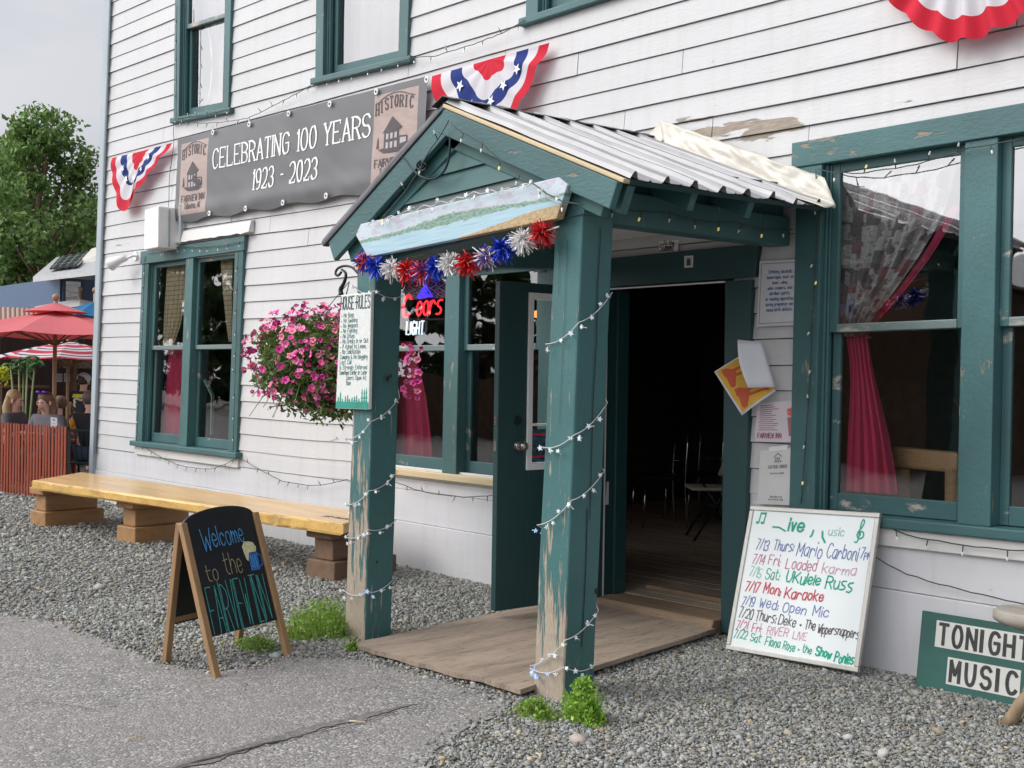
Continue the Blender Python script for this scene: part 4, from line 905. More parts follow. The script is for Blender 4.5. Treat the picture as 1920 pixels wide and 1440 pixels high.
# paper and signs --------------------------------------------------------
def flat_sign(name, S, th, mat, label, cat):
    mb = MB(); S.box(mb, 0, S.W, 0, S.H, -th, 0); return tag(build(mb, name, mat, None, bevel=min(.004, th*.3)), label, cat)
inkb = simple('blue_print', (.10, .17, .30), .6, bmp=0); inkm = simple('maroon_print', (.30, .10, .15), .6, bmp=0); inkt = simple('teal_brush_ink', (.035, .14, .125), .6, bmp=0)
S_ = wallS((1424, 489), (1506, 485), (1503, 609), (1418, 613), -.030); o = flat_sign('warning_sign', S_, .006, simple('pale_sign_panel', (.60, .61, .64), .4, var=.05), 'pale warning sign in blue print between the doorway and the large window', 'sign')
mb = MB(); lines = ['Drinking alcoholic', 'beverages such as', 'beer, wine,', 'wine coolers, and', 'distilled spirits', 'or smoking cigarettes', 'during pregnancy can', 'cause birth defects.']
for i, tx in enumerate(lines): text_c(mb, S_, tx, S_.W*.5, S_.H*(.80-.082*i), .017, .0036, ws=.92 if len(tx) < 20 else .8, off=.001)
build(mb, 'lettering', inkb, o); mb = MB(); m_ = .018
ribbon(mb, S_, [(m_, m_), (S_.W-m_, m_), (S_.W-m_, S_.H-m_), (m_, S_.H-m_), (m_, m_)], .0035, .001); build(mb, 'border_line', M['inkgrey'], o)
S_ = wallS((1420, 757), (1500, 749), (1499, 830), (1415, 828), -.030); o = flat_sign('menu_flyer', S_, .003, simple('pinkish_paper', (.62, .56, .60), .6, var=.04), 'pink tinted drinks flyer with a tall glass printed on it, between two other papers', 'flyer')
mb = MB(); mr = MB()
for i in range(13): 
    u = .07+.02*(i % 2); ribbon(mb, S_, [(S_.W*u, S_.H*(.93-.052*i)), (S_.W*(u+random.uniform(.28, .52)), S_.H*(.93-.052*i))], .004, .001)
text(mb, S_, 'FAIRVIEW INN', S_.W*.06, S_.H*.10, .028, .0055, ws=fit('FAIRVIEW INN', S_.W*.55, .028), off=.001); build(mb, 'lettering', inkm, o)
S_.poly(mr, [(S_.W*.72, S_.H*.60), (S_.W*.95, S_.H*.60), (S_.W*.91, S_.H*.15), (S_.W*.77, S_.H*.15)], .0005, .0012); build(mr, 'glass_print', simple('brown_red_print', (.33, .15, .15), .6, bmp=0), o)
mr = MB(); S_.poly(mr, [(S_.W*(.835+.13*math.cos(k*.5236)), S_.H*(.72+.13*math.sin(k*.5236))) for k in range(12)], .0006, .0013); build(mr, 'foam_print', simple('pink_print', (.66, .36, .37), .6, bmp=0), o)
mr = MB(); text_c(mr, S_, "HAPPY", S_.W*.835, S_.H*.74, .016, .004, off=.002); text_c(mr, S_, 'HOUR', S_.W*.835, S_.H*.65, .016, .004, off=.002); build(mr, 'lettering', M['red'], o)
S_ = wallS((1425, 845), (1495, 838), (1489, 948), (1420, 945), -.030); o = flat_sign('lodging_flyer', S_, .004, simple('sleeved_paper', (.63, .64, .62), .3, var=.05), 'white flyer in a clear sleeve hanging just above the whiteboard', 'flyer')
mb = MB(); text_c(mb, S_, 'STAY HERE TONIGHT!', S_.W*.5, S_.H*.655, .017, .003, ws=.55, off=.001, serif=True); text_c(mb, S_, 'Scan for our website', S_.W*.5, S_.H*.55, .010, .002, ws=.7, off=.001); text_c(mb, S_, 'Book online or call', S_.W*.5, S_.H*.13, .010, .002, ws=.7, off=.001); text_c(mb, S_, 'ask at the bar inside', S_.W*.5, S_.H*.08, .010, .002, ws=.75, off=.001)
ribbon(mb, S_, [(S_.W*.40, S_.H*.86), (S_.W*.5, S_.H*.92), (S_.W*.60, S_.H*.86)], .006, .001)
for x in (.43, .48, .53): S_.box(mb, S_.W*x, S_.W*(x+.03), S_.H*.80, S_.H*.85, .0005, .0012)
text_c(mb, S_, 'FAIRVIEW INN', S_.W*.5, S_.H*.76, .010, .002, ws=.6, off=.001); build(mb, 'lettering', M['inkgrey'], o)
mb = MB(); S_.box(mb, S_.W*.25, S_.W*.75, S_.H*.97, S_.H*1.05, -.004, .003); build(mb, 'hanging_tab', M['paper'], o)
# boots poster, its upper corner folded over
yel, ora = simple('yellow_print', (.66, .38, .035), .6, var=.12), simple('orange_red_print', (.55, .09, .03), .6, var=.15)
pl4 = [onY(1339, 697, -.20), onY(1391, 779, -.17), onY(1455, 733, -.06), None]; pl4[3] = onPlane(1392, 664, pl4[0], (pl4[1]-pl4[0]).cross(pl4[2]-pl4[0])); S_ = Surf(pl4[0], pl4[1], pl4[2], pl4[3])
mb = MB(); mb.grid(lambda u, v: S_.P(u*S_.W, v*S_.H, .012*math.sin(v*3)*u), 8, 10); PO = tag(build(mb, 'boots_poster', M['paper'], None, smooth=True, solid=.001), 'loose poster of red boots on yellow, its white back curled over by the doorway', 'poster')
mb = MB(); S_.box(mb, .012, S_.W-.012, .012, S_.H-.004, .013, .0145); build(mb, 'yellow_panel', yel, PO)
boot = [(0,0),(.16,.0),(.2,.03),(.42,.02),(.47,.06),(.46,.13),(.36,.19),(.27,.24),(.29,.55),(.36,.66),(.05,.66),(.1,.5),(.08,.25),(0,.12)]
mb = MB(); my = MB()
for (cx, cy, ang, sc_) in ((.48, .10, -1.75, .235), (.95, .50, 1.37, .0)):
    if not sc_: continue
def boot_at(ox, oy, ang, s, flip):
    pts = [(ox+s*(x*math.cos(ang)-(y*flip)*math.sin(ang)), oy+s*(x*math.sin(ang)+(y*flip)*math.cos(ang))) for x, y in boot]
    S_.poly(mb, pts, .0146, .0155)
    q = [(ox+s*(x*math.cos(ang)-(y*flip)*math.sin(ang)), oy+s*(x*math.sin(ang)+(y*flip)*math.cos(ang))) for x, y in ((.13,.52),(.19,.4),(.22,.56),(.19,.3))]
    ribbon(my, S_, [q[0], q[3], q[2]], .012, .0162)
boot_at(S_.W*.07, S_.H*.20, -.12, S_.W*.86, 1); boot_at(S_.W*.52, S_.H*.20, -.2, S_.W*.86, 1)
build(mb, 'boot_print', ora, PO); build(my, 'stitch_print', yel, PO)
mb = MB(); f4 = [onY(1383, 637, -.22), onY(1428, 641, -.10), onY(1454, 726, -.09), onY(1403, 727, -.24)]
mb.grid(lambda u, v: f4[0].lerp(f4[1], u).lerp(f4[3].lerp(f4[2], u), v)+Vector((0, -.03*math.sin(math.pi*v)*(1-u), 0)), 8, 8); build(mb, 'folded_flap', M['paper'], PO, smooth=True, solid=.001)
# house rules board on the left post
S_ = wallS((639, 553), (696, 548), (691, 768), (629, 766), -1.806); o = flat_sign('house_rules_board', S_, .022, simple('white_washed_board', (.66, .68, .66), .6, var=.06, scale=5, stretch=(6, 1, 6), bmp=.25), 'narrow white hand painted board of house rules on the left porch post', 'sign')
mb = MB(); text_c(mb, S_, 'HOUSE-RULES', S_.W*.5, S_.H*.87, .072, .0075, ws=fit('HOUSE-RULES', S_.W*.97, .072), off=.001); build(mb, 'title_lettering', simple('dark_brush_ink', (.03, .07, .07), .6, bmp=0), o)
mb = MB(); rules = ['No Bags', 'No Smoking', 'No Weapons', 'No Fighting', 'No Drugs', 'No Drinks In or Out', 'If Asked to Leave,', 'No Solicitation', 'Camping & No Begging', 'Last Call', 'is Strongly Enforced', 'Sometimes Earlier or Later', 'Doors Open At', '11am']
for i, tx in enumerate(rules):
    h = .0245; ws = min(.85, fit(tx, S_.W*.86, h)); text(mb, S_, tx, S_.W*(.14 if i < 8 else .08 if i < 12 else .3), S_.H*(.80-.0455*i), h, .0030, ws=ws, off=.001, jit=.03)
    if i < 8: S_.box(mb, S_.W*.06, S_.W*.085, S_.H*(.807-.0455*i), S_.H*(.815-.0455*i), .0008, .0016)
build(mb, 'rules_lettering', inkt, o)
mb = MB(); gm = simple('jade_paint', (.02, .27, .20), .6, var=.2); S_.box(mb, .002, S_.W-.002, .004, S_.H*.062, .0005, .0012)
for i in range(13):
    x = S_.W*(.07+.072*i)+random.uniform(-.005, .005); hgt = S_.H*(random.uniform(.035, .075)+(.085 if i > 9 else .03 if i == 1 else 0))
    for k in range(3): S_.poly(mb, [(x-.013*(1-k*.25), S_.H*.05+hgt*k*.3), (x+.013*(1-k*.25), S_.H*.05+hgt*k*.3), (x, S_.H*.05+hgt*(.4+k*.3))], .0006, .0014+k*.0002)
build(mb, 'tree_painting', gm, o)
# whiteboard leaning on the wall
wb = [onZ(1361, 1217, .015), onZ(1609, 1261, .035), None, onY(1408, 948, -.125)]; wb[2] = onPlane(1651, 962, wb[0], (wb[1]-wb[0]).cross(wb[3]-wb[0])); S_ = Surf(*wb); W_, H_ = S_.W, S_.H
WBT = thing('whiteboard', 'whiteboard listing live music dates leaning against the wall right of the doorway', 'whiteboard', tuple((wb[0]+wb[1])/2))
mb = MB(); S_.box(mb, .01, W_-.01, .01, H_-.01, -.012, 0); build(mb, 'panel', M['whiteboard'], WBT)
mb = MB(); fw = .026
for q in ((0, W_, 0, fw), (0, W_, H_-fw, H_), (0, fw, fw, H_-fw), (W_-fw, W_, fw, H_-fw)): S_.box(mb, *q, -.018, .008)
build(mb, 'frame', M['greyframe'], WBT, bevel=.004)
mk = {k: simple('marker_'+k, c, .5, var=.25, scale=40, bmp=0) for k, c in dict(green=(.0, .38, .25), palegreen=(.28, .58, .50), blue=(.14, .19, .45), magenta=(.55, .14, .29), palepink=(.62, .32, .46), red=(.58, .07, .10), black=(.07, .05, .06)).items()}
def wl(tx, u, v, h, width, ink, w=.0052, slant=.12, jit=.05, rise=-.0): 
    mb = MB(); text(mb, S_, tx, u*W_, v*H_, h*H_, w, ws=fit(tx, width*W_, h*H_), off=.0012, slant=slant, jit=jit*1.7, rise=rise); build(mb, 'writing', mk[ink], WBT)
wl('7/13', .10, .70, .072, .105, 'blue'); wl('Thurs:', .24, .705, .072, .165, 'blue'); wl('Mario', .43, .685, .095, .20, 'blue'); wl('Carboni', .655, .685, .09, .235, 'blue'); wl('7', .90, .70, .075, .03, 'blue'); wl('PM', .928, .695, .045, .05, 'blue')
wl('7/14', .09, .60, .068, .105, 'magenta'); wl('Fri:', .22, .605, .068, .10, 'magenta'); wl('Loaded', .36, .59, .07, .245, 'magenta'); wl('karma', .64, .59, .065, .26, 'palepink')
wl('7/15', .085, .51, .066, .10, 'palegreen'); wl('Sat:', .215, .51, .07, .12, 'green'); wl('UKulele', .38, .50, .075, .27, 'green', .008); wl('Russ', .68, .49, .085, .21, 'green', .008)
wl('7/17', .07, .41, .068, .12, 'red', .0075); wl('Mon:', .22, .41, .068, .145, 'red', .0075); wl('Karaoke', .39, .40, .068, .30, 'red', .0075)
wl('7/19', .065, .315, .062, .105, 'blue'); wl('Wed:', .205, .312, .064, .16, 'blue'); wl('Open', .39, .305, .064, .19, 'blue'); wl('Mic', .62, .305, .064, .13, 'blue')
wl('7/20', .055, .225, .066, .12, 'black'); wl('Thurs:', .19, .222, .07, .17, 'black'); wl('Deke', .375, .22, .062, .14, 'black'); wl('+', .53, .22, .045, .03, 'black'); wl('The', .575, .218, .06, .085, 'black'); wl('Wippersnappers', .675, .205, .058, .30, 'black', .0045)
wl('7/21', .05, .15, .056, .10, 'magenta'); wl('Fri:', .18, .148, .054, .08, 'magenta'); wl('RIVER', .30, .142, .058, .17, 'palepink'); wl('LIVE', .50, .138, .05, .11, 'palepink', .005)
wl('7/22', .045, .085, .058, .11, 'green'); wl('Sat', .18, .082, .05, .09, 'green'); wl('Fiona', .30, .068, .058, .12, 'green'); wl('Rose', .44, .062, .054, .095, 'green'); wl('+', .545, .066, .04, .025, 'green'); wl('the', .585, .066, .05, .075, 'green'); wl('Show', .685, .056, .058, .12, 'green', .008); wl('Ponies', .825, .04, .06, .14, 'green', .008)
mb = MB()
text(mb, S_, 'ive', .335*W_, .845*H_, .085*H_, .013, ws=1.05, off=.0012, slant=.1); ribbon(mb, S_, [(.21*W_, .862*H_), (.26*W_, .862*H_), (.315*W_, .84*H_)], .010, .0012)
ribbon(mb, S_, [(.53*W_, .86*H_), (.525*W_, .83*H_), (.515*W_, .815*H_)], .011, .0012); ribbon(mb, S_, [(.60*W_, .855*H_), (.605*W_, .82*H_), (.63*W_, .785*H_)], .012, .0012)
for x in (.085, .125): ribbon(mb, S_, [((x+.005)*W_, .885*H_), ((x+.012)*W_, .95*H_)], .008, .0012); S_.poly(mb, [((x-.006+.014*math.cos(k))*W_, (.885+.010*math.sin(k))*H_) for k in np.arange(0, 6.2, .7)], .0006, .0013)
ribbon(mb, S_, [(.097*W_, .95*H_), (.139*W_, .952*H_)], .012, .0014)
clef = chaikin([(.845, .805), (.86, .80), (.87, .82), (.872, .88), (.875, .93), (.885, .955), (.90, .94), (.885, .90), (.86, .87), (.855, .845), (.875, .825), (.90, .835), (.905, .86), (.89, .878), (.875, .865), (.88, .85)], 2)
ribbon(mb, S_, [(x*W_, y*H_) for x, y in clef], .008, .0012); build(mb, 'writing', mk['green'], WBT)
mb = MB(); text(mb, S_, 'usic', .645*W_, .835*H_, .055*H_, .005, ws=.95, off=.0012, slant=.1); build(mb, 'writing', mk['palegreen'], WBT)
# tonight sign
bl, tl = onZ(1716, 1287, .0), onY(1729, 1144, -.06); br = bl+Vector((1.02, .04, 0)); S_ = Surf(bl, br, br+(tl-bl)+Vector((.0, 0, 0)), tl)
TN = thing('music_sign', 'green wooden sign with white letter strips reading tonight and music, propped on the gravel', 'sign', tuple(bl))
mb = MB(); S_.box(mb, 0, S_.W, 0, S_.H, -.02, 0); build(mb, 'board', simple('glossy_green_board', (.012, .080, .066), .62, var=.25, scale=4, bmp=.12, bscale=18), TN, bevel=.004)
ux = lambda px, py: (onY(px, py, -.10).x-bl.x)
W_, H_ = S_.W, S_.H; mb = MB(); mc = MB()
for tx, a, v, cell in (('TONIGHT', ux(1763, 1170), .60, .0715), ('MUSIC', ux(1788, 1240), .155, .077)):
    u = a; lh = .26*H_; tw = cell*len(tx)-.040
    S_.box(mc, a-.010, a+tw+.004, v*H_-.016, v*H_+lh+.016, .0005, .002)
    for ch in tx:
        gw = glyph(ch)[0]; ws = .043/(lh/6*4); text(mb, S_, ch, u+.010, v*H_, lh, .0175 if ch != 'I' else .020, ws=ws, off=.003); u += cell if ch != 'I' else cell-.030
build(mb, 'lettering', simple('worn_black_letter', (.02, .02, .022), .6, var=.9, scale=14, bmp=0), TN); build(mc, 'letter_strip', simple('cream_letter_strip', (.56, .56, .52), .55, var=.08), TN)
# neon sign inside the near window
S_ = wallS((755, 538), (846, 533), (841, 632), (752, 632), .075); W_, H_ = S_.W, S_.H; NE = thing('neon_sign', 'glowing red and white neon beer sign behind the near window', 'neon sign', tuple(S_.P(W_/2, 0)))
mb = MB(); tri = [(.34, .78), (.62, .80), (.485, 1.0), (.34, .78)]; mb.tube([S_.P(u*W_, v*H_) for u, v in tri], .013, 8); mb.tube([S_.P((.48+(u-.48)*.45)*W_, (.85+(v-.85)*.4)*H_) for u, v in tri], .009, 8); build(mb, 'blue_tube', M['neonblue'], NE, smooth=True)
mb = MB(); mdb = MB()
def ntext(mb, tx, u, v, h, ws, slant, r, gap, rise=0):
    k = h/6
    for ch in tx:
        gw, sts = glyph(ch)
        for sm, pts in sts: mb.tube([S_.P(u+(x*ws+y*slant)*k, v+y*k+rise*(u), .004) for x, y in pts], r, 7)
        u += (gw+gap)*ws*k
ntext(mb, 'C', .02*W_, .40*H_, .42*H_, .80, .16, .012, 1.0); ntext(mb, 'oors', .325*W_, .41*H_, .40*H_, .76, .10, .0082, 1.15, .03); build(mb, 'red_tube', M['neonred'], NE, smooth=True)
mb = MB(); ntext(mb, 'LIGHT', .12*W_, .05*H_, .26*H_, .52, .05, .0065, 2.2); build(mb, 'white_tube', M['neonwhite'], NE, smooth=True)
mb = MB(); S_.box(mb, .02*W_, .98*W_, .33*H_, .37*H_, -.04, -.025); S_.box(mb, .45*W_, .5*W_, .1*H_, .9*H_, -.04, -.025); build(mb, 'backing_frame', M['black'], NE)
# stickers
def sticker(name, quad, y, mat, label): S_ = wallS(*quad, y); o = flat_sign(name, S_, .001, mat, label, 'sticker'); return S_, o
S_, o = sticker('round_sticker', ((973, 475), (1003, 472), (1003, 500), (973, 503)), -.048, M['tealdark'], 'round grey badge sticker on the dark header above the open door')
mb = MB(); c = (S_.W/2, S_.H/2)
for r in (.45, .30): ribbon(mb, S_, [(c[0]+r*S_.W*math.cos(k*.2618), c[1]+r*S_.H*math.sin(k*.2618)) for k in range(25)], .014, .002)
for k in range(8): ribbon(mb, S_, [(c[0]+.1*S_.W*math.cos(k*.785), c[1]+.1*S_.H*math.sin(k*.785)), (c[0]+.28*S_.W*math.cos(k*.785), c[1]+.28*S_.H*math.sin(k*.785))], .016, .002)
build(mb, 'emblem', M['greyframe'], o)
S_, o = sticker('blue_sticker', ((1001, 486), (1020, 484), (1020, 509), (1001, 511)), -.048, simple('navy_sticker', (.03, .06, .14), .5), 'small navy round sticker beside the grey badge on the dark header')
mb = MB(); ribbon(mb, S_, [(S_.W*(.5+.42*math.cos(k*.2618)), S_.H*(.5+.42*math.sin(k*.2618))) for k in range(25)], .008, .002); ribbon(mb, S_, [(S_.W*.2, S_.H*.5), (S_.W*.8, S_.H*.5)], .012, .002); build(mb, 'emblem', inkb, o)
S_, o = sticker('motorcycle_sticker', ((757, 478), (828, 466), (828, 486), (757, 492)), -.052, M['tealdark'], 'white line sticker of a motorcycle on the header above the near window')
mb = MB(); W_, H_ = S_.W, S_.H
for cx in (.18, .85): ribbon(mb, S_, [(W_*cx+.055*math.cos(k*.2618), H_*.5+.052*math.sin(k*.2618)) for k in range(25)], .011, .002); ribbon(mb, S_, [(W_*cx+.03*math.cos(k*.5236), H_*.5+.028*math.sin(k*.5236)) for k in range(13)], .006, .002)
for q in ([(.18, .5), (.45, .3), (.6, .3), (.85, .5)], [(.25, .85), (.5, .75), (.68, .85), (.74, .95)], [(.35, .4), (.5, .7), (.62, .4)], [(.74, .95), (.85, .5)], [(.1, .85), (.3, .9), (.45, .72)]): ribbon(mb, S_, [(W_*x, H_*y) for x, y in q], .014, .002)
build(mb, 'line_art', M['inkwhite'], o)
S_, o = sticker('door_sticker', ((1283, 480), (1300, 479), (1299, 501), (1283, 502)), -.043, M['paper'], 'tiny white framed figure sticker centred above the doorway')
mb = MB(); S_.box(mb, S_.W*.15, S_.W*.85, S_.H*.12, S_.H*.88, .0005, .001); build(mb, 'print_ground', M['greyframe'], o)
mb = MB(); S_.poly(mb, [(S_.W*(.5+.2*math.cos(k)), S_.H*(.6+.16*math.sin(k))) for k in np.arange(0, 6.2, .6)], .001, .0016); S_.box(mb, S_.W*.3, S_.W*.7, S_.H*.18, S_.H*.48, .001, .0016); build(mb, 'figure_print', M['ink'], o)
S_, o = sticker('script_sticker', ((1236, 452), (1272, 450), (1272, 472), (1236, 474)), -.012, M['white'], 'small black script sticker on the white board over the doorway')
mb = MB(); text(mb, S_, 'To the', S_.W*.2, S_.H*.62, .026, .0045, off=.001, slant=.3, ws=.8); text(mb, S_, 'Summit', S_.W*.02, S_.H*.12, .045, .006, off=.001, slant=.3, ws=.62); build(mb, 'lettering', M['ink'], o)
# utility box and flood light at the far corner
mb = MB(); q = [onY(*p, -.26) for p in ((269, 469), (296, 464), (297, 386), (271, 394))]
mb.hexa([q[0], q[1], q[2], q[3]]+[Vector((v.x, -.005, v.z)) for v in q]); UB = tag(build(mb, 'utility_box', M['white'], None, bevel=.012), 'white metal utility box on the siding left of the far window', 'utility box')
mb = MB(); a, b = q[1], q[2]; mb.box((a.x+.001, -.15, a.z+.02), (a.x+.012, -.135, b.z-.03)); build(mb, 'cover_seam', M['greyboard'], UB)
mb = MB(); mb.tube([(a.x+.10, -.06, a.z+.05), (a.x+.10, -.06, b.z+.02)], .022, 8); build(mb, 'conduit', M['greyboard'], UB)
p = onY(240, 485, -.12); FL = thing('security_light', 'small white security lamp on a short arm below the utility box', 'security lamp', tuple(p))
mb = MB(); mb.tube([onY(256, 480, -.01), onY(248, 480, -.09), onY(238, 484, -.13)], .014, 8); build(mb, 'arm', M['white'], FL, smooth=True)
mb = MB(); h0 = onY(236, 483, -.13); mb.tube([h0, h0+Vector((-.10, -.05, -.03)), h0+Vector((-.19, -.09, -.07))], [.035, .05, .075], 12); build(mb, 'lamp_head', M['white'], FL, smooth=True)
mb = MB(); p0 = onY(256, 480, -.0); mb.tube([p0, p0+Vector((0, -.02, 0))], .05, 14); build(mb, 'mounting_plate', M['white'], FL)
# ---------------------------------------------------------------- leaves, flowers, loose things
def leaf_mesh(name, C_, size, mat, parent=None, aspect=.5, up=0, tone=None, local=False, fold=.25):
    """many small leaf blades: C_ (n,3) centres"""
    n = len(C_); a = np.random.normal(0, 1, (n,3)); a[:,2] += up; a /= np.linalg.norm(a, axis=1)[:,None]
    b = np.cross(a, np.random.normal(0, 1, (n,3))); b /= np.linalg.norm(b, axis=1)[:,None]; c = np.cross(a, b)
    s = (np.asarray(size)*np.random.uniform(.6, 1.3, n))[:,None]
    V = np.stack([C_-a*s, C_+b*s*aspect+c*s*fold, C_+a*s, C_-b*s*aspect+c*s*fold], 1).reshape(-1,3); F = np.arange(n*4).reshape(-1,4)
    return quads(name, V, F, mat, parent, np.repeat(tone, 4, 0) if tone is not None else None, local)
def quads(name, V, F, mat, parent=None, tone=None, local=False):
    me = bpy.data.meshes.new(name); me.vertices.add(len(V)); me.vertices.foreach_set('co', V.astype(np.float32).ravel()); k = F.shape[1]
    me.loops.add(F.size); me.loops.foreach_set('vertex_index', F.astype(np.int32).ravel()); me.polygons.add(len(F))
    me.polygons.foreach_set('loop_start', np.arange(0, F.size, k, dtype=np.int32)); me.polygons.foreach_set('loop_total', np.full(len(F), k, dtype=np.int32)); me.update(calc_edges=True)
    if tone is not None:
        at = me.attributes.new('tone', 'FLOAT_COLOR', 'POINT'); at.data.foreach_set('color', np.hstack([tone, np.ones((len(tone),1))]).astype(np.float32).ravel())
    me.materials.append(mat); o = bpy.data.objects.new(name, me)
    if parent is not None and local: COL.objects.link(o); o.parent = parent
    else: link(o, parent)
    return o
def mat_leaf(name, rough=.5, trans=.35):
    mt, t, p, o = newmat(name); a = nd(t, 'Attribute', attribute_name='tone'); p.inputs['Roughness'].default_value = rough
    t.links.new(a.outputs['Color'], p.inputs['Base Color']); tl = nd(t, 'BsdfTranslucent'); t.links.new(a.outputs['Color'], tl.inputs[0]); ms = nd(t, 'MixShader'); ms.inputs[0].default_value = trans
    t.links.new(p.outputs[0], ms.inputs[1]); t.links.new(tl.outputs[0], ms.inputs[2]); t.links.new(ms.outputs[0], o.inputs[0]); return mt
M['leaf'] = mat_leaf('leaf_blade'); M['petal'] = mat_leaf('petal', .6, .3)
def tones(n, cols, var=.25):
    c = np.array(cols)[np.random.randint(0, len(cols), n)]; return np.clip(c*np.random.uniform(1-var, 1+var, (n,1)), 0, 1)
# hanging petunia basket on its hook
bc = onY(598, 676, -1.28); BR = .55
BK = thing('flower_basket', 'big hanging basket spilling pink petunias behind the left porch post', 'flower basket', tuple(bc))
n = 6500; d = np.random.normal(0, 1, (n,3)); d /= np.linalg.norm(d, axis=1)[:,None]; r = np.random.uniform(.3, 1, n)**.45
Pn = d*r[:,None]*np.array([BR*.93, BR*.72, .285]); Pn *= (1+.16*np.sin(d[:,:1]*5+1)*np.cos(d[:,2:3]*6))
tail = np.random.normal(0, 1, (900,3))*np.array([.14, .10, .05])+np.array([-.04, -.02, -.25]); tail2 = np.random.normal(0, 1, (450,3))*np.array([.09, .08, .045])+np.array([.17, 0, -.31])
Pn = np.vstack([Pn, tail, tail2, np.random.normal(0, 1, (500,3))*np.array([.07, .1, .15])+np.array([.52, -.1, -.05])]); Pn[:,2] = np.where(Pn[:,2] < -.25, Pn[:,2]-.25*np.abs(Pn[:,0])*0, Pn[:,2])
leaf_mesh('foliage', Pn+np.array(bc), .026, M['leaf'], BK, .38, tone=tones(len(Pn), [(.07, .14, .03), (.12, .21, .05), (.18, .27, .08), (.15, .17, .06)]))
mb = MB()
for k in range(130):                                  # wiry stems and hanging stalks
    a = random.uniform(0, 6.28); q = Vector((math.cos(a)*BR*random.uniform(.5, 1), math.sin(a)*BR*.75*random.uniform(.5, 1), random.uniform(-.32, .25)))
    mb.tube([bc+q*.55, bc+q*.85+Vector((0, 0, .02)), bc+q*1.06+Vector((0, 0, -.05))], .0025, 4)
build(mb, 'stem', simple('stem_green', (.12, .17, .05), .6, bmp=0), BK)
mb = MB(); mb.lathe(bc, [(.15, -.2), (.19, .05), (.20, .06), (.18, .05)], 18); build(mb, 'pot', M['black'], BK)
hook = onY(655, 528, -1.28); mb = MB()
for a in (0, 2.1, 4.2): mb.tube([hook, bc+Vector((.18*math.cos(a), .18*math.sin(a), .06))], .003, 5)
build(mb, 'hanger_wire', M['iron'], BK)
def flower_mesh(s, col):
    mb = MB(); n = 5; rings = [(0, -.9), (.16, -.35), (.55, .0), (1.0, .04)]; v = []; N = 20
    for r, z in rings:
        for j in range(N):
            a = 2*math.pi*j/N; lob = 1-.20*(1-abs(math.cos(a*n/2)))*(r > .5); ruf = .10*math.sin(a*5+1.2)*(r > .5); v.append((r*lob*s*math.cos(a), r*lob*s*math.sin(a), (z+ruf)*s))
    f = [(i*N+j, i*N+(j+1)%N, (i+1)*N+(j+1)%N, (i+1)*N+j) for i in range(3) for j in range(N)]; return v, f
pinks = [simple('pink_petal', (.78, .10, .36), .6, var=.14, scale=25, bmp=0), simple('light_pink_petal', (.80, .22, .44), .6, var=.2, scale=25, bmp=0), simple('magenta_petal', (.66, .045, .30), .6, var=.14, scale=25, bmp=0), simple('coral_pink_petal', (.78, .20, .32), .6, var=.2, scale=25, bmp=0)]
v, f = flower_mesh(.0235, 0); FM = []; throat = simple('dark_petal_throat', (.30, .01, .13), .6, bmp=0)
for pm in pinks*2:
    me = bpy.data.meshes.new('blossom'); rz_ = random.uniform(.8, 1.1); vv_ = [(x*(1+.22*noise.noise(Vector((x*70, y*70, len(FM))))), y*rz_*(1+.22*noise.noise(Vector((y*70, x*70, 5+len(FM))))), z+.010*noise.noise(Vector((x*60, y*60, 9+len(FM))))) for x, y, z in v]
    me.from_pydata(vv_, [], f); me.materials.append(pm); me.materials.append(throat); me.polygons.foreach_set('material_index', [1 if q < 20 else 0 for q in range(len(f))]); me.polygons.foreach_set('use_smooth', [True]*len(f)); FM.append(me)
cands = []
while len(cands) < 640:
    d = Vector(np.random.normal(0, 1, 3)).normalized(); w = .35+.75*max(0, d.z)+.45*max(0, -d.x)*(.4+max(0, d.z+.45))
    if d.x > .3: w += .45
    if random.random() > w or d.z < -.85: continue
    cands.append((d, bc+Vector((d.x*BR, d.y*BR*.78, d.z*.34))*random.uniform(.90, 1.16)))
for k in range(26):                                   # the clump seen to the right of the post
    cands.append((Vector((.5, -.6, .3)).normalized(), onY(random.uniform(754, 790), random.uniform(640, 748), -1.05)))
for q in ((648, 655), (650, 700), (640, 572), (612, 735), (590, 705), (628, 620), (520, 668), (555, 676), (495, 690)): cands.append((Vector((.45, -.8, .2)).normalized(), onY(*q, -1.74 if q[0] > 635 else -1.62)))
cands.sort(key=lambda c: (c[1]-CAM).length-.9*max(0, c[0].dot((CAM-c[1]).normalized())))
mbs = MB()
for i, (d, p) in enumerate(cands):
    nd_ = (d+Vector(np.random.normal(0, .5, 3))).normalized(); mt_ = nd_.to_track_quat('Z', 'Y').to_matrix().to_4x4(); sc_ = random.uniform(.65, 1.25)
    if i < 100:
        o = bpy.data.objects.new('blossom', FM[i % 8]); COL.objects.link(o); o.parent = BK; o.matrix_parent_inverse = Matrix.Translation(-bc);
        o.matrix_basis = Matrix.Translation(p)@mt_@Matrix.Scale(sc_, 4)
    else:
        T = Matrix.Translation(p)@mt_@Matrix.Scale(sc_, 4); mbs.add([T@Vector(q) for q in v], f, i % 4)
tag(build(mbs, 'blossoms', pinks, BK, smooth=True, recalc=False), kind='stuff')
mb = MB(); hp = lambda x, y, yy=-1.5: onY(x, y, yy)
mb.tube([hp(672, 548), hp(672, 505)], .006, 6); pts = chaikin([(671, 512), (660, 500), (645, 498), (632, 503), (628, 514), (634, 518), (640, 510)], 2); mb.tube([hp(*p) for p in pts], .008, 6)
pts = chaikin([(640, 505), (650, 512), (646, 530), (638, 542), (640, 552)], 2); mb.tube([hp(*p) for p in pts], [.006+.012*(i/len(pts)) for i in range(len(pts))], 7)
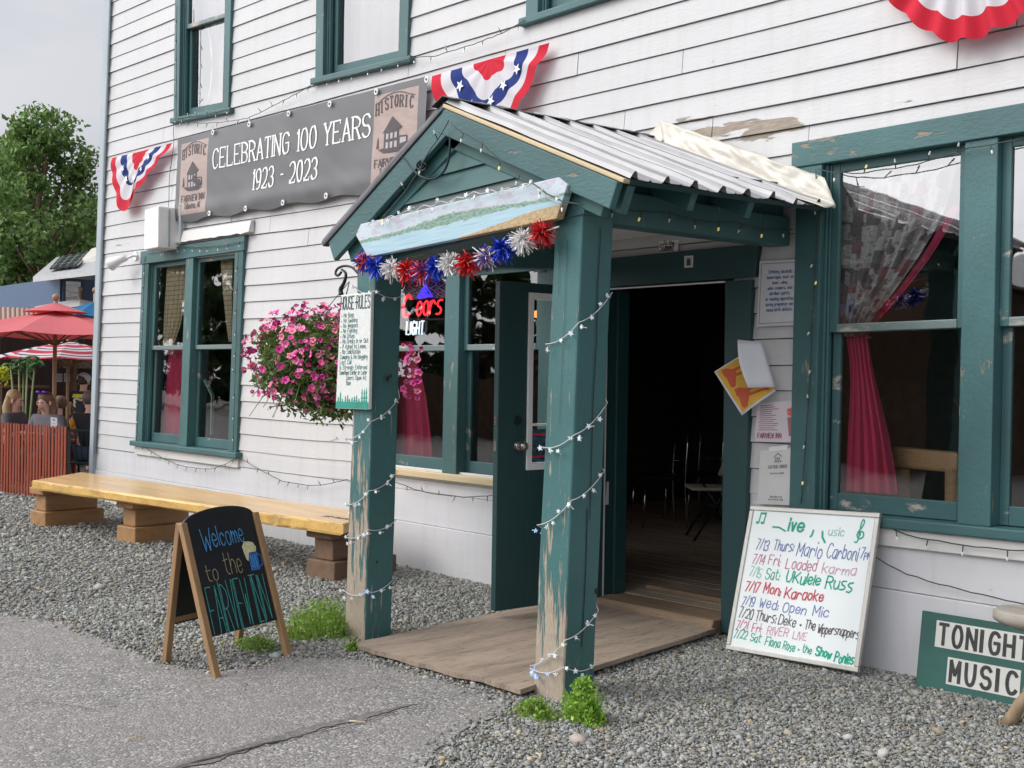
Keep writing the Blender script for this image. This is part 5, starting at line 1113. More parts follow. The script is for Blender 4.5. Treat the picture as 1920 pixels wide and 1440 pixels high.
tag(build(mb, 'wrought_hook', M['iron'], None, smooth=True), 'black wrought iron plant hook on the left porch post', 'hook')

# tinsel pom garland under the painted board
G = thing('pom_garland', 'red white and blue tinsel pom garland strung under the painted board', 'garland', tuple(onY(845, 480, -1.84)))
tin = {'r': simple('red_tinsel', (.60, .015, .02), .3, .35, bmp=0), 'w': simple('white_tinsel', (.78, .77, .76), .4, bmp=0), 'b': simple('blue_tinsel', (.01, .05, .50), .3, .35, bmp=0), 'p': simple('pink_tinsel', (.62, .16, .30), .3, .35, bmp=0)}
poms = [(684, 489, 'bpr'), (706, 498, 'b'), (735, 503, 'w'), (764, 506, 'r'), (792, 507, 'pbr'), (818, 500, 'b'), (843, 494, 'w'), (877, 493, 'r'), (912, 480, 'pwb'), (944, 466, 'b'), (980, 449, 'w'), (1017, 435, 'r')]
for px, py, kk in poms:
    c = onY(px, py, -1.86); mb = MB(); Rr = .066
    for k in range(210):
        d = Vector(np.random.normal(0, 1, 3)).normalized(); w = d.cross(Vector(np.random.normal(0, 1, 3))).normalized()*.0034; l = Rr*random.uniform(.72, 1.08); bend = Vector(np.random.normal(0, .010, 3))+Vector((0, 0, -.010))
        mb.add([c+d*.008-w*.4, c+d*.008+w*.4, c+d*l*.6+w, c+d*l*.6-w, c+d*l+bend+w*.8, c+d*l+bend-w*.8], [(0,1,2,3), (3,2,4,5)], random.randrange(len(kk)))
    build(mb, 'pom', [tin[q] for q in kk], G)
mb = MB(); mb.tube([onY(672, 480, -1.85)]+[onY(p[0], p[1], -1.86) for p in poms]+[onY(1048, 425, -1.85)], .004, 5); build(mb, 'string', M['wirewhite'], G)

# long slab bench
zb = .46; BN = thing('slab_bench', 'long varnished live edge slab bench on stacked timber legs along the wall', 'bench', (-9.4, -.9, 0))
fL, fR, bR_, bL_ = Vector((-11.52, -1.50, zb)), Vector((-7.03, -.93, zb)), Vector((-7.36, -.36, zb)), Vector((-12.22, -.745, zb))
mb = MB(); n = 70; TOP = []; BOT = []
def edge(p, q, n, amp, seed):
    out = []
    for i in range(n):
        w = p.lerp(q, i/n); k = amp*(noise.noise(Vector((i*.16, seed, 0)))+.5*noise.noise(Vector((i*.6, seed, 3)))); out.append(w+Vector((k*.1, k, 0)))
    return out
ol = edge(fL, fR, n, .022, 1)+edge(fR, bR_, 8, .012, 2)+edge(bR_, bL_, n, .012, 3)+edge(bL_, fL, 8, .012, 4); cen = sum(ol, Vector())/len(ol); k_ = len(ol)
def ring(inset, z):
    return [Vector((p.x, p.y, z))+(Vector((cen.x, cen.y, z))-Vector((p.x, p.y, z))).normalized()*inset for p in ol]
rings = [ring(.035, zb), ring(.012, zb-.004), ring(.0, zb-.018), ring(.004, zb-.07), ring(.035, zb-.085), ring(.06, zb-.09)]
vs = [p for r in rings for p in r]; fs = [(i*k_+j, i*k_+(j+1)%k_, (i+1)*k_+(j+1)%k_, (i+1)*k_+j) for i in range(len(rings)-1) for j in range(k_)]
mb.add(vs, fs, 1); mb.add(rings[0], [tuple(range(k_))], 0); mb.add(rings[-1], [tuple(range(k_))[::-1]], 1)
build(mb, 'seat_slab', [M['benchtop'], M['benchedge']], BN)
ax = (fR-fL).normalized(); ay = Vector((-ax.y, ax.x, 0))
def pedestal(px, w0, mat):
    f = (px-fL.x)/(fR.x-fL.x); c = fL.lerp(fR, f); c.z = 0; mb = MB()
    def bb(u0, u1, v0, v1, z0, z1):
        q = [c+ax*u+ay*v for u, v in ((u0,v0),(u1,v0),(u1,v1),(u0,v1))]; mb.hexa([Vector((p.x,p.y,z0)) for p in q]+[Vector((p.x,p.y,z1)) for p in q])
    o = []
    for (u0, u1, v0, v1, z0, z1) in ((-w0, w0, .12, .74, -.01, .145), (-w0*.66, w0*.66, .15, .70, .147, .305), (-w0*.9, w0*.9, .10, .72, .307, zb-.089)):
        mb = MB(); bb(u0, u1, v0, v1, z0, z1); build(mb, 'leg_timber', mat, BN, bevel=.010)
pedestal(-11.63, .15, M['timber']); pedestal(-10.05, .15, M['timber']); pedestal(-7.42, .16, M['timberdark'])
mb = MB(); S_ = Surf(Vector((-7.5, -.86, zb)), Vector((-7.05, -.80, zb)), Vector((-7.10, -.55, zb)), Vector((-7.6, -.60, zb)))
text(mb, S_, 'sit here', .02, .04, .07, .010, off=.0015, slant=.2, gap=.8); ribbon(mb, S_, [(.32, .10), (.42, .13), (.36, .05), (.32, .10)], .02, .0015); build(mb, 'carving', M['iron'], BN)

# chalkboard A-frame
F1, F2, R1, R2 = Vector((-5.32, -2.81, 0)), Vector((-5.51, -2.26, 0)), Vector((-5.76, -2.87, 0)), Vector((-6.0, -2.31, 0))
T1 = F1.lerp(R1, .70)+Vector((0, 0, .735)); T2 = T1+(F2-F1)+Vector((.0, .0, .008)); R2 = R1+(F2-F1)
AF = thing('chalkboard_sign', 'wooden A-frame chalkboard on the asphalt edge reading welcome with a beer mug drawing', 'chalkboard', tuple((F1+R2)/2))
S_ = Surf(F1, F2, T2, T1); S_R = Surf(R2, R1, T1+Vector((-.03, 0, 0)), T2+Vector((-.03, 0, 0))); W_, H_ = S_.W, S_.H; sw = .04
for S2 in (S_, S_R):
    for a in (0, S2.W-sw): mb = MB(); S2.box(mb, a, a+sw, 0, S2.H*1.0, -.018, .012); build(mb, 'leg', M['framewood'], AF, bevel=.004)
    mb = MB(); S2.box(mb, sw, S2.W-sw, .215, .245, -.014, .004) if S2 is S_R else S2.box(mb, sw, S2.W-sw, .205, .215, -.016, -.010); build(mb, 'cross_rail', M['framewood'], AF, bevel=.003)
    mb = MB(); b0 = .205; pts = [(sw*.6, b0), (S2.W-sw*.6, b0), (S2.W-sw*.6, S2.H*.985)]+[(S2.W*.5+(S2.W*.5-sw*.6)*math.cos(k*math.pi/16), S2.H*.985+.07*math.sin(k*math.pi/16)) for k in range(1, 16)]+[(sw*.6, S2.H*.985)]
    S2.poly(mb, pts, -.010, -.002); build(mb, 'chalk_panel', M['chalk'], AF)
chk = {k: simple('chalk_'+k, c, .7, var=.25, scale=60, bmp=0) for k, c in dict(blue=(.07, .28, .55), sand=(.30, .26, .14), mint=(.05, .36, .33), foam=(.62, .60, .36), mug=(.02, .13, .42), white=(.45, .52, .6)).items()}
def chalk(tx, u, v, h, width, ink, w=.006, **kw): mb = MB(); kw.setdefault('jit', .045); text(mb, S_, tx, u*W_, v*H_, h*H_, w, off=.0005, ws=fit(tx, width*W_, h*H_), **kw); build(mb, 'chalk_writing', chk[ink], AF)
chalk('W', .21, .80, .15, .15, 'blue', rise=.1); chalk('elcome', .345, .815, .13, .42, 'blue', .006, jit=.04, rise=.0, slant=-.05); chalk('to', .17, .60, .11, .17, 'sand', .005); chalk('the', .41, .615, .14, .25, 'sand', .005)
chalk('FAIRVIEW', .12, .255, .315, .57, 'mint', .0045, gap=.95); chalk('INN', .70, .27, .315, .21, 'mint', .0045, gap=.8)
mb = MB(); ribbon(mb, S_, [(.70*W_, .27*H_), (.76*W_, .27*H_)], .0045, .0005); ribbon(mb, S_, [(.68*W_, .585*H_), (.76*W_, .585*H_)], .0045, .0005); build(mb, 'chalk_writing', chk['mint'], AF)
mb = MB(); S_.box(mb, .745*W_, .865*W_, .61*H_, .73*H_, -.0005, .0005); ribbon(mb, S_, [(.865*W_, .72*H_), (.91*W_, .70*H_), (.905*W_, .64*H_), (.865*W_, .63*H_)], .008, .0006); build(mb, 'mug_drawing', chk['mug'], AF)
mb = MB(); S_.poly(mb, [(.70*W_, .735*H_), (.69*W_, .78*H_), (.73*W_, .815*H_), (.79*W_, .81*H_), (.84*W_, .80*H_), (.87*W_, .765*H_), (.86*W_, .735*H_), (.76*W_, .735*H_), (.735*W_, .68*H_), (.715*W_, .69*H_)], .0002, .001); build(mb, 'foam_drawing', chk['foam'], AF)
mb = MB()
for x in (.77, .80, .83): ribbon(mb, S_, [(x*W_, .63*H_), (x*W_, .71*H_)], .007, .0012)
build(mb, 'mug_highlight', chk['blue'], AF)

# half-log stool at the right edge
ST = thing('log_stool', 'rustic half log stool with peeled log legs in front of the music sign', 'stool', (-2.2, -.45, 0))
mb = MB(); sdir = Vector((.97, .16, 0)).normalized(); side = Vector((-sdir.y, sdir.x, 0)); a0 = onY(1869, 1150, -.50); n = 14; prev = None
for i in range(26):
    f = i/25; rr = .115*min(1, .45+(f*9)**.6*.55) if f < .12 else .115; c = a0+sdir*(f*1.15); row = []
    for k in range(n+1):
        a = math.pi*k/n; row.append(c+side*(rr*1.25*math.cos(a))+Vector((0, 0, -.058*math.sin(a)*rr/.115)))
    row2 = [c+side*(rr*1.22*(1-2*k/6))+Vector((0, 0, .030+.004*noise.noise(Vector((f*9, k, 0))))) for k in range(7)][::-1]
    ringv = row+row2; b = len(mb.v); mb.v += ringv; K = len(ringv)
    if prev is not None:
        for k in range(K): mb.f.append((prev+k, prev+(k+1)%K, b+(k+1)%K, b+k)); mb.m.append(0)
    else: mb.f.append(tuple(range(K))[::-1]); mb.m.append(0)
    prev = b
mb.f.append(tuple(prev+k for k in range(K))); mb.m.append(0); build(mb, 'seat', M['loggrey'], ST, smooth=True, bevel=.004)
foot = onZ(1884, 1358, .0); tp = a0+sdir*.32+Vector((0, 0, -.05))
for (f_, t_) in ((foot+Vector((0, 0, -.01)), tp-side*.05), (foot+side*.42+Vector((-.06, 0, 0)), tp+side*.05), (a0+sdir*1.1-side*.2+Vector((0, 0, -a0.z)), a0+sdir*.85-side*.05), (a0+sdir*1.1+side*.2+Vector((0, 0, -a0.z)), a0+sdir*.85+side*.05)):
    mb = MB(); pts = [f_.lerp(t_, k/8)+Vector((.004*math.sin(k*2.2), .004*math.cos(k*1.7), 0)) for k in range(9)]; mb.tube(pts, [.028+.003*math.sin(k*1.9)+.0015*math.sin(k*4.3) for k in range(9)], 14); build(mb, 'leg', M['log'], ST, smooth=True)

# weeds and a stone
def tuft(px, py, n, rad, h, label, bushy, name='grass_tuft', cat='grass tuft', cols=((.16, .32, .04), (.24, .43, .06), (.33, .50, .11), (.36, .40, .14))):
    c = onZ(px, py, 0); T = thing(name, label, cat, tuple(c))
    V = []; tn = []
    for k in range(n):
        a = random.uniform(0, 6.28); r = rad*math.sqrt(random.random()); b = c+Vector((r*math.cos(a)*1.6, r*math.sin(a)*.8, 0)); hh = h*random.uniform(.45, 1.1)*(1-.45*r/rad); lean = Vector((math.cos(a), math.sin(a), 0))*hh*random.uniform(.05, .5)
        w = Vector((-math.sin(a+1), math.cos(a+1), 0))*random.uniform(.0018, .0035)
        p1, p2 = b+lean*.35+Vector((0, 0, hh*.6)), b+lean+Vector((0, 0, hh))
        V += [b-w, b+w, p1+w*.8, p1-w*.8, p1-w*.8, p1+w*.8, p2+w*.15, p2-w*.15]; tn += [random.choice(cols)]*8
    quads('blades', np.array([tuple(q) for q in V]), np.arange(len(V)).reshape(-1,4), M['leaf'], T, np.array(tn)*np.random.uniform(.8, 1.2, (len(tn),1)))
    if bushy:
        m_ = int(n*bushy); P = np.random.normal(0, 1, (m_,3))*np.array([rad*.8, rad*.45, 0])+np.array([0, 0, 0]); P[:,2] = np.random.uniform(.05, 1, m_)*h*np.exp(-(P[:,0]/rad)**2*.6)
        leaf_mesh('leaves', P+np.array(c), .011, M['leaf'], T, .55, tone=tones(m_, cols))
    return T
tuft(608, 1185, 620, .17, .20, 'thick green grass tuft growing against the left porch post', 2)
tuft(560, 1196, 260, .10, .10, 'low grass patch just left of the thick tuft at the left post', 2); tuft(480, 1216, 220, .10, .07, 'short grass patch under the chalkboard sign', 2)
tuft(660, 1222, 60, .035, .06, 'tiny weed at the front corner of the left porch post', 5, 'weed', 'weed')
tuft(1003, 1345, 130, .07, .09, 'sprawling leafy weed left of the right porch post', 5, 'weed', 'weed'); tuft(1092, 1355, 200, .062, .20, 'bushy bright green weed at the foot of the right porch post', 9, 'weed', 'weed', ((.20, .40, .04), (.29, .52, .06), (.38, .56, .12)))
mb = MB(); c = onZ(1084, 1388, .012); mb.ball(c, (.045, .03, .026), 12, 8, jit=.06); tag(build(mb, 'rock', simple('pale_tan_rock', (.36, .31, .27), .8, var=.15), None, smooth=True), 'pale rounded rock on the gravel below the bushy weed', 'rock')

for (px, py, l, a) in ((655, 1352, .07, .4), (1010, 1425, .09, 2.2), (240, 1385, .06, 1.2)):
    c = onZ(px, py, .016); mb = MB(); mb.tube([c, c+Vector((l*.5*math.cos(a), l*.5*math.sin(a), .004)), c+Vector((l*math.cos(a+.3), l*math.sin(a+.3), 0))], .0035, 5); tag(build(mb, 'twig', M['rawwood'], None), ['pale dry twig on the asphalt near the crack', 'pale dry twig lying where asphalt meets gravel', 'pale dry twig on the asphalt near the lower left corner'][[655, 1010, 240].index(px)], 'twig')
# curtains ---------------------------------------------------------------
def curtain(S, rows, o, folds, amp, mat, label, extra=None, name='curtain'):
    """rows: (v, left u, right u) from top to bottom, in metres on the window"""
    mb = MB(); rows = chaikin3(rows)
    def fn(a, b):
        t = b*(len(rows)-1); i = min(len(rows)-2, int(t)); f = t-i; r = [rows[i][k]*(1-f)+rows[i+1][k]*f for k in range(3)]
        return S.P(r[1]+(r[2]-r[1])*a, r[0], -o+amp*math.sin(a*folds*6.283+b*1.5)+amp*.5*math.sin(a*folds*13+b*4))
    mb.grid(fn, 70, 30); C_ = tag(build(mb, name, mat, None, smooth=True), label, 'curtain'); return C_
def chaikin3(p):
    q = [p[0]]
    for a, b in zip(p, p[1:]): q += [tuple(x*.75+y*.25 for x, y in zip(a, b)), tuple(x*.25+y*.75 for x, y in zip(a, b))]
    return q+[p[-1]]
def uvof(S, px, py, y=.18):
    q = onY(px, py, y); v = (q.z-S.c[0].z)/(S.c[3].z-S.c[0].z)*S.H; f = v/S.H; return (q.x-S.c[0].lerp(S.c[3], f).x)/S.W*S.W, v
def rows_px(S, lst): return [((uvof(S, a, y)[1]+uvof(S, b, y)[1])/2, uvof(S, a, y)[0], uvof(S, b, y)[0]) for y, a, b in lst]
curtain(S_C, rows_px(S_C, [(325, 1584, 1806), (400, 1588, 1790), (470, 1590, 1750), (540, 1593, 1700), (600, 1590, 1650), (632, 1592, 1632)]), .115, 7, .016, M['patchcloth'], 'patchwork print curtain tied back inside the large front window')
curtain(S_C, rows_px(S_C, [(390, 1792, 1812), (470, 1748, 1766), (540, 1697, 1714), (600, 1646, 1660), (632, 1618, 1634)]), .135, 1, .006, M['redvel'], 'crimson lining edge running down the tied back patchwork curtain')
curtain(S_C, rows_px(S_C, [(632, 1596, 1634), (690, 1604, 1640), (760, 1603, 1655), (840, 1598, 1672), (925, 1594, 1684)]), .15, 4.5, .020, M['redvel'], 'crimson curtain tail flaring below its tie in the large front window')
curtain(S_C, rows_px(S_C, [(632, 1588, 1604), (720, 1590, 1612), (800, 1588, 1606), (920, 1586, 1600)]), .225, 2, .010, M['patchcloth'], 'narrow patchwork curtain strip hanging beside the crimson tail')
curtain(S_B, rows_px(S_B, [(485, 735, 852), (520, 735, 850), (545, 735, 846), (562, 735, 840)]), .16, 6, .008, M['lacecloth'], 'diamond print valance above the neon sign in the near window')
curtain(S_B, rows_px(S_B, [(640, 735, 765), (720, 738, 790), (800, 742, 800), (865, 742, 806)]), .22, 3, .016, M['redvel'], 'crimson curtain low behind the left pane of the near window')
curtain(S_A, rows_px(S_A, [(480, 325, 360), (540, 322, 358), (600, 318, 352), (648, 316, 335)]), .125, 4, .012, M['checkcloth'], 'beige checked curtain gathered in the left half of the far window')
curtain(S_A, rows_px(S_A, [(480, 424, 448), (550, 430, 446), (610, 436, 446), (640, 439, 446)]), .125, 2, .010, M['checkcloth'], 'beige checked curtain edge in the right half of the far window')
curtain(S_A, rows_px(S_A, [(650, 316, 345), (720, 312, 352), (800, 306, 348), (826, 304, 345)]), .19, 2.5, .012, M['redvel'], 'dark crimson curtain low in the left half of the far window')
curtain(S_D1, [(1.9, .15, 1.08), (1.0, .15, 1.08), (.4, .15, 1.08), (.1, .15, 1.08)], .24, 5, .03, M['pinkcurt'], 'pale curtain drawn across the upper far window')
curtain(S_D2, [(1.9, .15, 1.25), (1.2, .15, 1.25), (.8, .15, 1.25), (.1, .15, 1.25)], .24, 6, .012, M['pinkcurt'], 'pale pinkish curtain drawn across the upper middle window')
mb = MB(); c_ = onY(382, 122, .21); mb.prism([onY(382+16*math.cos(k*.2618), 122+78*math.sin(k*.2618), .205) for k in range(24)], [onY(382+16*math.cos(k*.2618), 122+78*math.sin(k*.2618), .205)+Vector((0, .02, 0)) for k in range(24)])
o = build(mb, 'oval_mirror', simple('dark_mirror_glass', (.10, .105, .115), .25, .6, var=.5, scale=7), None); tag(o, 'dark oval mirror standing against the glass of the upper far window', 'mirror'); mb = MB(); mb.tube([onY(382+16.5*math.cos(k*.2618), 122+79*math.sin(k*.2618), .195) for k in range(25)], .018, 6); build(mb, 'frame', M['greyframe'], o, smooth=True)
mb = MB(); tie = [uvof(S_C, x, 634+dy) for x, dy in ((1592, -2), (1615, 1), (1637, 0))]; mb.tube([S_C.P(u, v, -.165) for u, v in tie], .010, 6); tag(build(mb, 'tieback_cord', M['brass'], None, smooth=True), 'twisted cord tying back the curtain of the large front window', 'cord')
mb = MB(); p = onY(384, 712, .12); q = onY(399, 742, .12); r = onY(397, 816, .12); mb.bar(p, q, .03, .02); mb.bar(q, r, .03, .02); tag(build(mb, 'prop_stick', simple('pale_aqua_plastic', (.35, .55, .52), .5), None), 'bent pale green stick standing inside the far window', 'stick')
# ---------------------------------------------------------------- inside the bar
def tubechair(loc, rz, label, dark=True):
    T = thing('bar_chair', label, 'chair', loc, rz, 'metal chairs inside the doorway', local=True); B = lambda mb, n, m, **k: build(mb, n, m, T, local=True, **k)
    for s in (-1, 1):
        mb = MB(); mb.tube(chaikin3([(s*.19, -.22, 0), (s*.19, -.19, .45), (s*.19, -.22, .86), (s*.15, -.24, .90)]), .011, 8); B(mb, 'rear_leg', M['chrome'], smooth=True)
        mb = MB(); mb.tube([(s*.20, .22, 0), (s*.19, .19, .45)], .011, 8); B(mb, 'front_leg', M['chrome'], smooth=True)
    mb = MB(); mb.tube([(-.19, -.21, .62), (.19, -.21, .62)], .009, 8); mb.tube([(-.19, .2, .20), (.19, .2, .20)], .008, 8); B(mb, 'stretcher', M['chrome'], smooth=True)
    mb = MB(); mb.box((-.2, -.2, .45), (.2, .22, .49)); B(mb, 'seat', M['black'], bevel=.02)
    mb = MB(); mb.box((-.18, -.235, .66), (.18, -.205, .9)); B(mb, 'backrest', M['black'], bevel=.015); return T
p1 = onZ(1235, 985, .107); tubechair((p1.x, p1.y, .107), 2.6, 'chrome framed chair seen deep inside the doorway, left one'); p2 = onZ(1300, 975, .107); c2 = tubechair((p2.x, p2.y, .107), 2.9, 'chrome framed chair deep inside the doorway, half hidden by the pale folding chair')
p3 = onZ(1335, 1010, .107); T = thing('folding_chair', 'pale backed folding chair just inside the right of the doorway', 'chair', (p3.x, p3.y, .107), -.7, local=True)
for s in (-1, 1):
    mb = MB(); mb.tube([(s*.2, -.2, .0), (s*.2, .12, .52), (s*.19, .2, .86)], .011, 8); build(mb, 'leg', M['black'], T, local=True, smooth=True); mb = MB(); mb.tube([(s*.18, .22, 0), (s*.18, -.12, .5)], .011, 8); build(mb, 'leg', M['black'], T, local=True, smooth=True)
mb = MB(); mb.box((-.2, -.22, .44), (.2, .12, .47)); build(mb, 'seat', M['beige'], T, local=True, bevel=.012); mb = MB(); mb.grid(lambda u, v: Vector((-.2+.4*u, .10+.12*v-.04*math.sin(math.pi*u), .56+.32*v)), 10, 6); build(mb, 'backrest', M['beige'], T, local=True, smooth=True, solid=.02)
zc = onY(1690, 880, .42); LC = thing('log_chair', 'rough log backed chair standing inside the large front window', 'chair', tuple(Vector((zc.x+.2, .42, .107))))
a, b = onY(1676, 856, .40), onY(1802, 868, .40); mb = MB(); c8 = 12; pts = [a.lerp(b, k/8) for k in range(9)]; mb.bar(a, b, .075, .115); build(mb, 'top_rail', M['logbrown'], LC, bevel=.022)
for px in (1694, 1788): p = onY(px, 880, .41); mb = MB(); mb.tube([Vector((p.x, .41, .107)), Vector((p.x, .40, p.z))], .040, 12); build(mb, 'back_post', M['logbrown'], LC, smooth=True)
mb = MB(); mb.box((a.x+.02, .42, .52), (b.x-.0, .85, .57)); build(mb, 'seat', M['logbrown'], LC, bevel=.015)
for (px, py, Y, lab) in ((318, 556, 1.0, 'small orange lamp glowing inside the far window'), (936, 604, 1.6, 'small orange lamp glowing inside the near window'), (1006, 589, .9, 'small orange lamp seen through the glass of the open door')):
    p = onY(px, py, Y); LT = thing('pendant_lamp', lab, 'lamp', tuple(p)); mb = MB(); mb.ball(p, .030, 10, 8); build(mb, 'bulb', M['lampglow'], LT, smooth=True); mb = MB(); mb.tube([p+Vector((0, 0, .03)), Vector((p.x, p.y, 2.98))], .004, 5); build(mb, 'cord', M['black'], LT)

# ---------------------------------------------------------------- string lights
def lights(pts, Y, label, n_on=(), drop=.035, sag=0, plane='y', every=.16, bulbm='bulb', wire='wire', step=None):
    P = [onY(q[0], q[1], Y) if plane == 'y' else q for q in pts]; F = []
    for a, b in zip(P, P[1:]):
        L_ = (b-a).length; n = max(2, int(L_/.05))
        for i in range(n): t = i/n; q = a.lerp(b, t); q.z -= sag*L_*4*t*(1-t); F.append(q+Vector((0, random.uniform(-.002, .002), random.uniform(-.004, .004))))
    F.append(P[-1]); T = thing('string_lights', label, 'string lights', tuple(F[0]), 0, 'cords of small fairy lights on the inn')
    mb = MB(); mb.tube(F, .0032, 5); build(mb, 'cord', M[wire], T, smooth=True)
    acc = 0; k = 0
    for a, b in zip(F, F[1:]):
        acc += (b-a).length
        if acc > every and k < 40:
            acc = 0; k += 1; dn = Vector((random.uniform(-.5, .5), -.35, random.choice((-1, -1, -1, .6)))).normalized()*drop
            mb = MB(); mb.tube([a, a+dn], .0032, 5); on = k in n_on; mb.tube([a+dn, a+dn*1.5], [.006, .003], 6, mi=1)
            if on: mb.ball(a+dn*1.35, .0052, 8, 6, mi=1)
            build(mb, 'bulb', [M[wire], M['bulbon' if on else bulbm]], T)
lights([(262, 832), (330, 870), (395, 879), (448, 857)], -.05, 'dark light cord sagging under the sill of the far window', sag=.02)
lights([(450, 858), (530, 902), (590, 911), (652, 899)], -.05, 'dark light cord sagging across the skirting between far window and porch', sag=.01)
lights([(742, 904), (800, 924), (870, 932), (942, 926)], -.05, 'dark light cord sagging below the near window sill', sag=.01)
lights([(327, 225), (385, 231), (463, 222), (528, 190), (586, 157)], -.05, 'light cord drooping between the two upper windows above the banner', sag=.01)
lights([(586, 157), (650, 143), (770, 109), (816, 105), (879, 86), (941, 63), (984, 37)], -.06, 'light cord running along the upper middle sill towards the top window', sag=.0)
lights([(332, 10), (331, 120), (330, 222), (380, 216), (432, 204)], -.06, 'light cord down the side and along the sill of the upper far window')
lights([(325, 228), (326, 270), (318, 330), (316, 388)], -.03, 'thin light cord hanging down beside the left end of the banner', every=.5)
lights([(272, 480), (266, 640), (256, 828)], -.05, 'light cord down the left casing of the far window')
lights([(276, 476), (340, 462), (400, 462), (460, 452)], -.06, 'light cord looped along the head of the far window', sag=.01)
lights([(447, 470), (442, 660), (437, 846)], -.05, 'light cord down the right casing of the far window')
lights([(1530, 318), (1531, 450), (1525, 560), (1518, 720), (1510, 840), (1502, 944)], -.05, 'light cord with yellow bulbs down the left casing of the large window', n_on=(4, 9, 14))
lights([(1534, 318), (1600, 326), (1660, 318), (1740, 302), (1815, 278), (1925, 258)], -.065, 'light cord strung across the head of the large window', n_on=(2, 7), sag=.015)
lights([(1640, 978), (1700, 1003), (1760, 1014), (1830, 1027), (1930, 1032)], -.05, 'light cord along the wall just under the large window sill', n_on=(6,))
lights([(1630, 1040), (1700, 1077), (1800, 1106), (1930, 1135)], -.05, 'plain dark cord dropping across the skirting behind the music sign', every=9)
lights([Vector((-3.845, -1.74, 2.32)), Vector((-3.86, -1.2, 2.33)), Vector((-3.88, -.6, 2.34)), Vector((-3.93, -.04, 2.36))], 0, 'light cord with yellow bulbs along the side beam of the porch', plane='x', n_on=(2, 5, 7), every=.18, sag=.03)
lights([(841, 226), (800, 292), (770, 345), (715, 410)], -1.87, 'light cord under the left rake of the porch gable', n_on=(4, 7), sag=.02)
lights([(846, 232), (905, 268), (938, 300), (1000, 345), (1055, 378), (1092, 384)], -1.89, 'light cord draped across the right half of the porch gable', n_on=(3,), sag=.02)
# star garlands
def star_mesh():
    mb = MB(); pts = [(.012*(1 if j % 2 == 0 else .42)*math.cos(j*math.pi/5), .012*(1 if j % 2 == 0 else .42)*math.sin(j*math.pi/5)) for j in range(10)]
    mb.prism([(x, -.004, y) for x, y in pts], [(x, .003, y) for x, y in pts]); mb.tube([(0, 0, 0), (0, .02, .012)], .002, 5); return mb
STM = {}
def star_garland(F, label, every, blue=(), wire='wirewhite', cap=60):
    T = thing('star_garland', label, 'star lights', tuple(F[0]), 0, 'star light garlands on the porch'); mb = MB(); mb.tube(F, .0026, 5); build(mb, 'cord', M[wire], T, smooth=True); acc = 0; k = 0
    for a, b in zip(F, F[1:]):
        acc += (b-a).length
        if acc > every and k < cap:
            acc = random.uniform(-.4, .4)*every; k += 1; key = 'starblue' if k in blue else 'starwhite'
            if key not in STM: o = build(star_mesh(), 'star', M[key], T, local=True); STM[key] = o.data
            else: o = bpy.data.objects.new('star', STM[key]); COL.objects.link(o); o.parent = T
            o.matrix_parent_inverse = Matrix.Translation(-Vector(F[0])); o.location = a+Vector((random.uniform(0, .02), -.02, random.uniform(-.03, .012))); o.rotation_euler = (random.uniform(-.5, .5), random.uniform(0, 6), random.uniform(-.2, .9)); o.scale = (1, 1, 1) if random.random() < .7 else (1.3,)*3
def wrap(p, zs, y0, y1, zt):
    """cord wound round a post: from the back of its right face down to the front corner, then down across the front"""
    F = []; e = .010
    for (z0, z1, z2) in zs:
        X = lambda z, s: p[s]+(p[s+2]-p[s])*z/zt
        seg = [Vector((X(z0, 1)+e, y1, z0)), Vector((X(z1, 1)+e+.003, y0-e, z1)), Vector((X(z2, 0)-e, y0-e-.003, z2)), Vector((X(z2, 0)-e, y1, z2-.02))]
        for a, b in zip(seg, seg[1:]):
            n = 10
            for i in range(n): q = a.lerp(b, i/n); q.z -= .025*4*(i/n)*(1-i/n); F.append(q)
    return F
zR = lambda px, py, y: onY(px, py, y).z
star_garland(wrap(PR, [(zR(1148, 548, -1.56), zR(1075, 605, -1.77), zR(1030, 645, -1.77)), (zR(1138, 755, -1.56), zR(1070, 815, -1.77), zR(1022, 838, -1.77)), (zR(1134, 882, -1.56), zR(1068, 938, -1.77), zR(1014, 985, -1.77)), (zR(1122, 1145, -1.56), zR(1062, 1200, -1.77), zR(1010, 1252, -1.77)), (zR(1117, 1246, -1.56), zR(1058, 1250, -1.77), zR(1008, 1256, -1.77))], -1.765, -1.56, 2.27), 'white star lights wound round the right porch post', .055, (30, 31, 42, 43, 52, 53, 54))
star_garland(wrap(PL, [(zR(752, 555, -1.585), zR(703, 545, -1.77), zR(668, 538, -1.77)), (zR(750, 745, -1.585), zR(700, 790, -1.77), zR(655, 822, -1.77)), (zR(745, 885, -1.585), zR(692, 920, -1.77), zR(650, 945, -1.77)), (zR(738, 975, -1.585), zR(688, 992, -1.77), zR(645, 1005, -1.77)), (zR(736, 1085, -1.585), zR(686, 1110, -1.77), zR(645, 1105, -1.77))], -1.77, -1.585, 2.24), 'white star lights wound round the left porch post', .055, (44, 45, 46))
star_garland([onY(x, y-3*math.sin(x*.2), -1.875) for x, y in resample([(690, 421), (740, 405), (800, 386), (850, 375), (890, 362), (950, 356), (1000, 342), (1030, 370), (1050, 385)], 60)], 'faded white flower and star lights along the top edge of the painted board', .075)

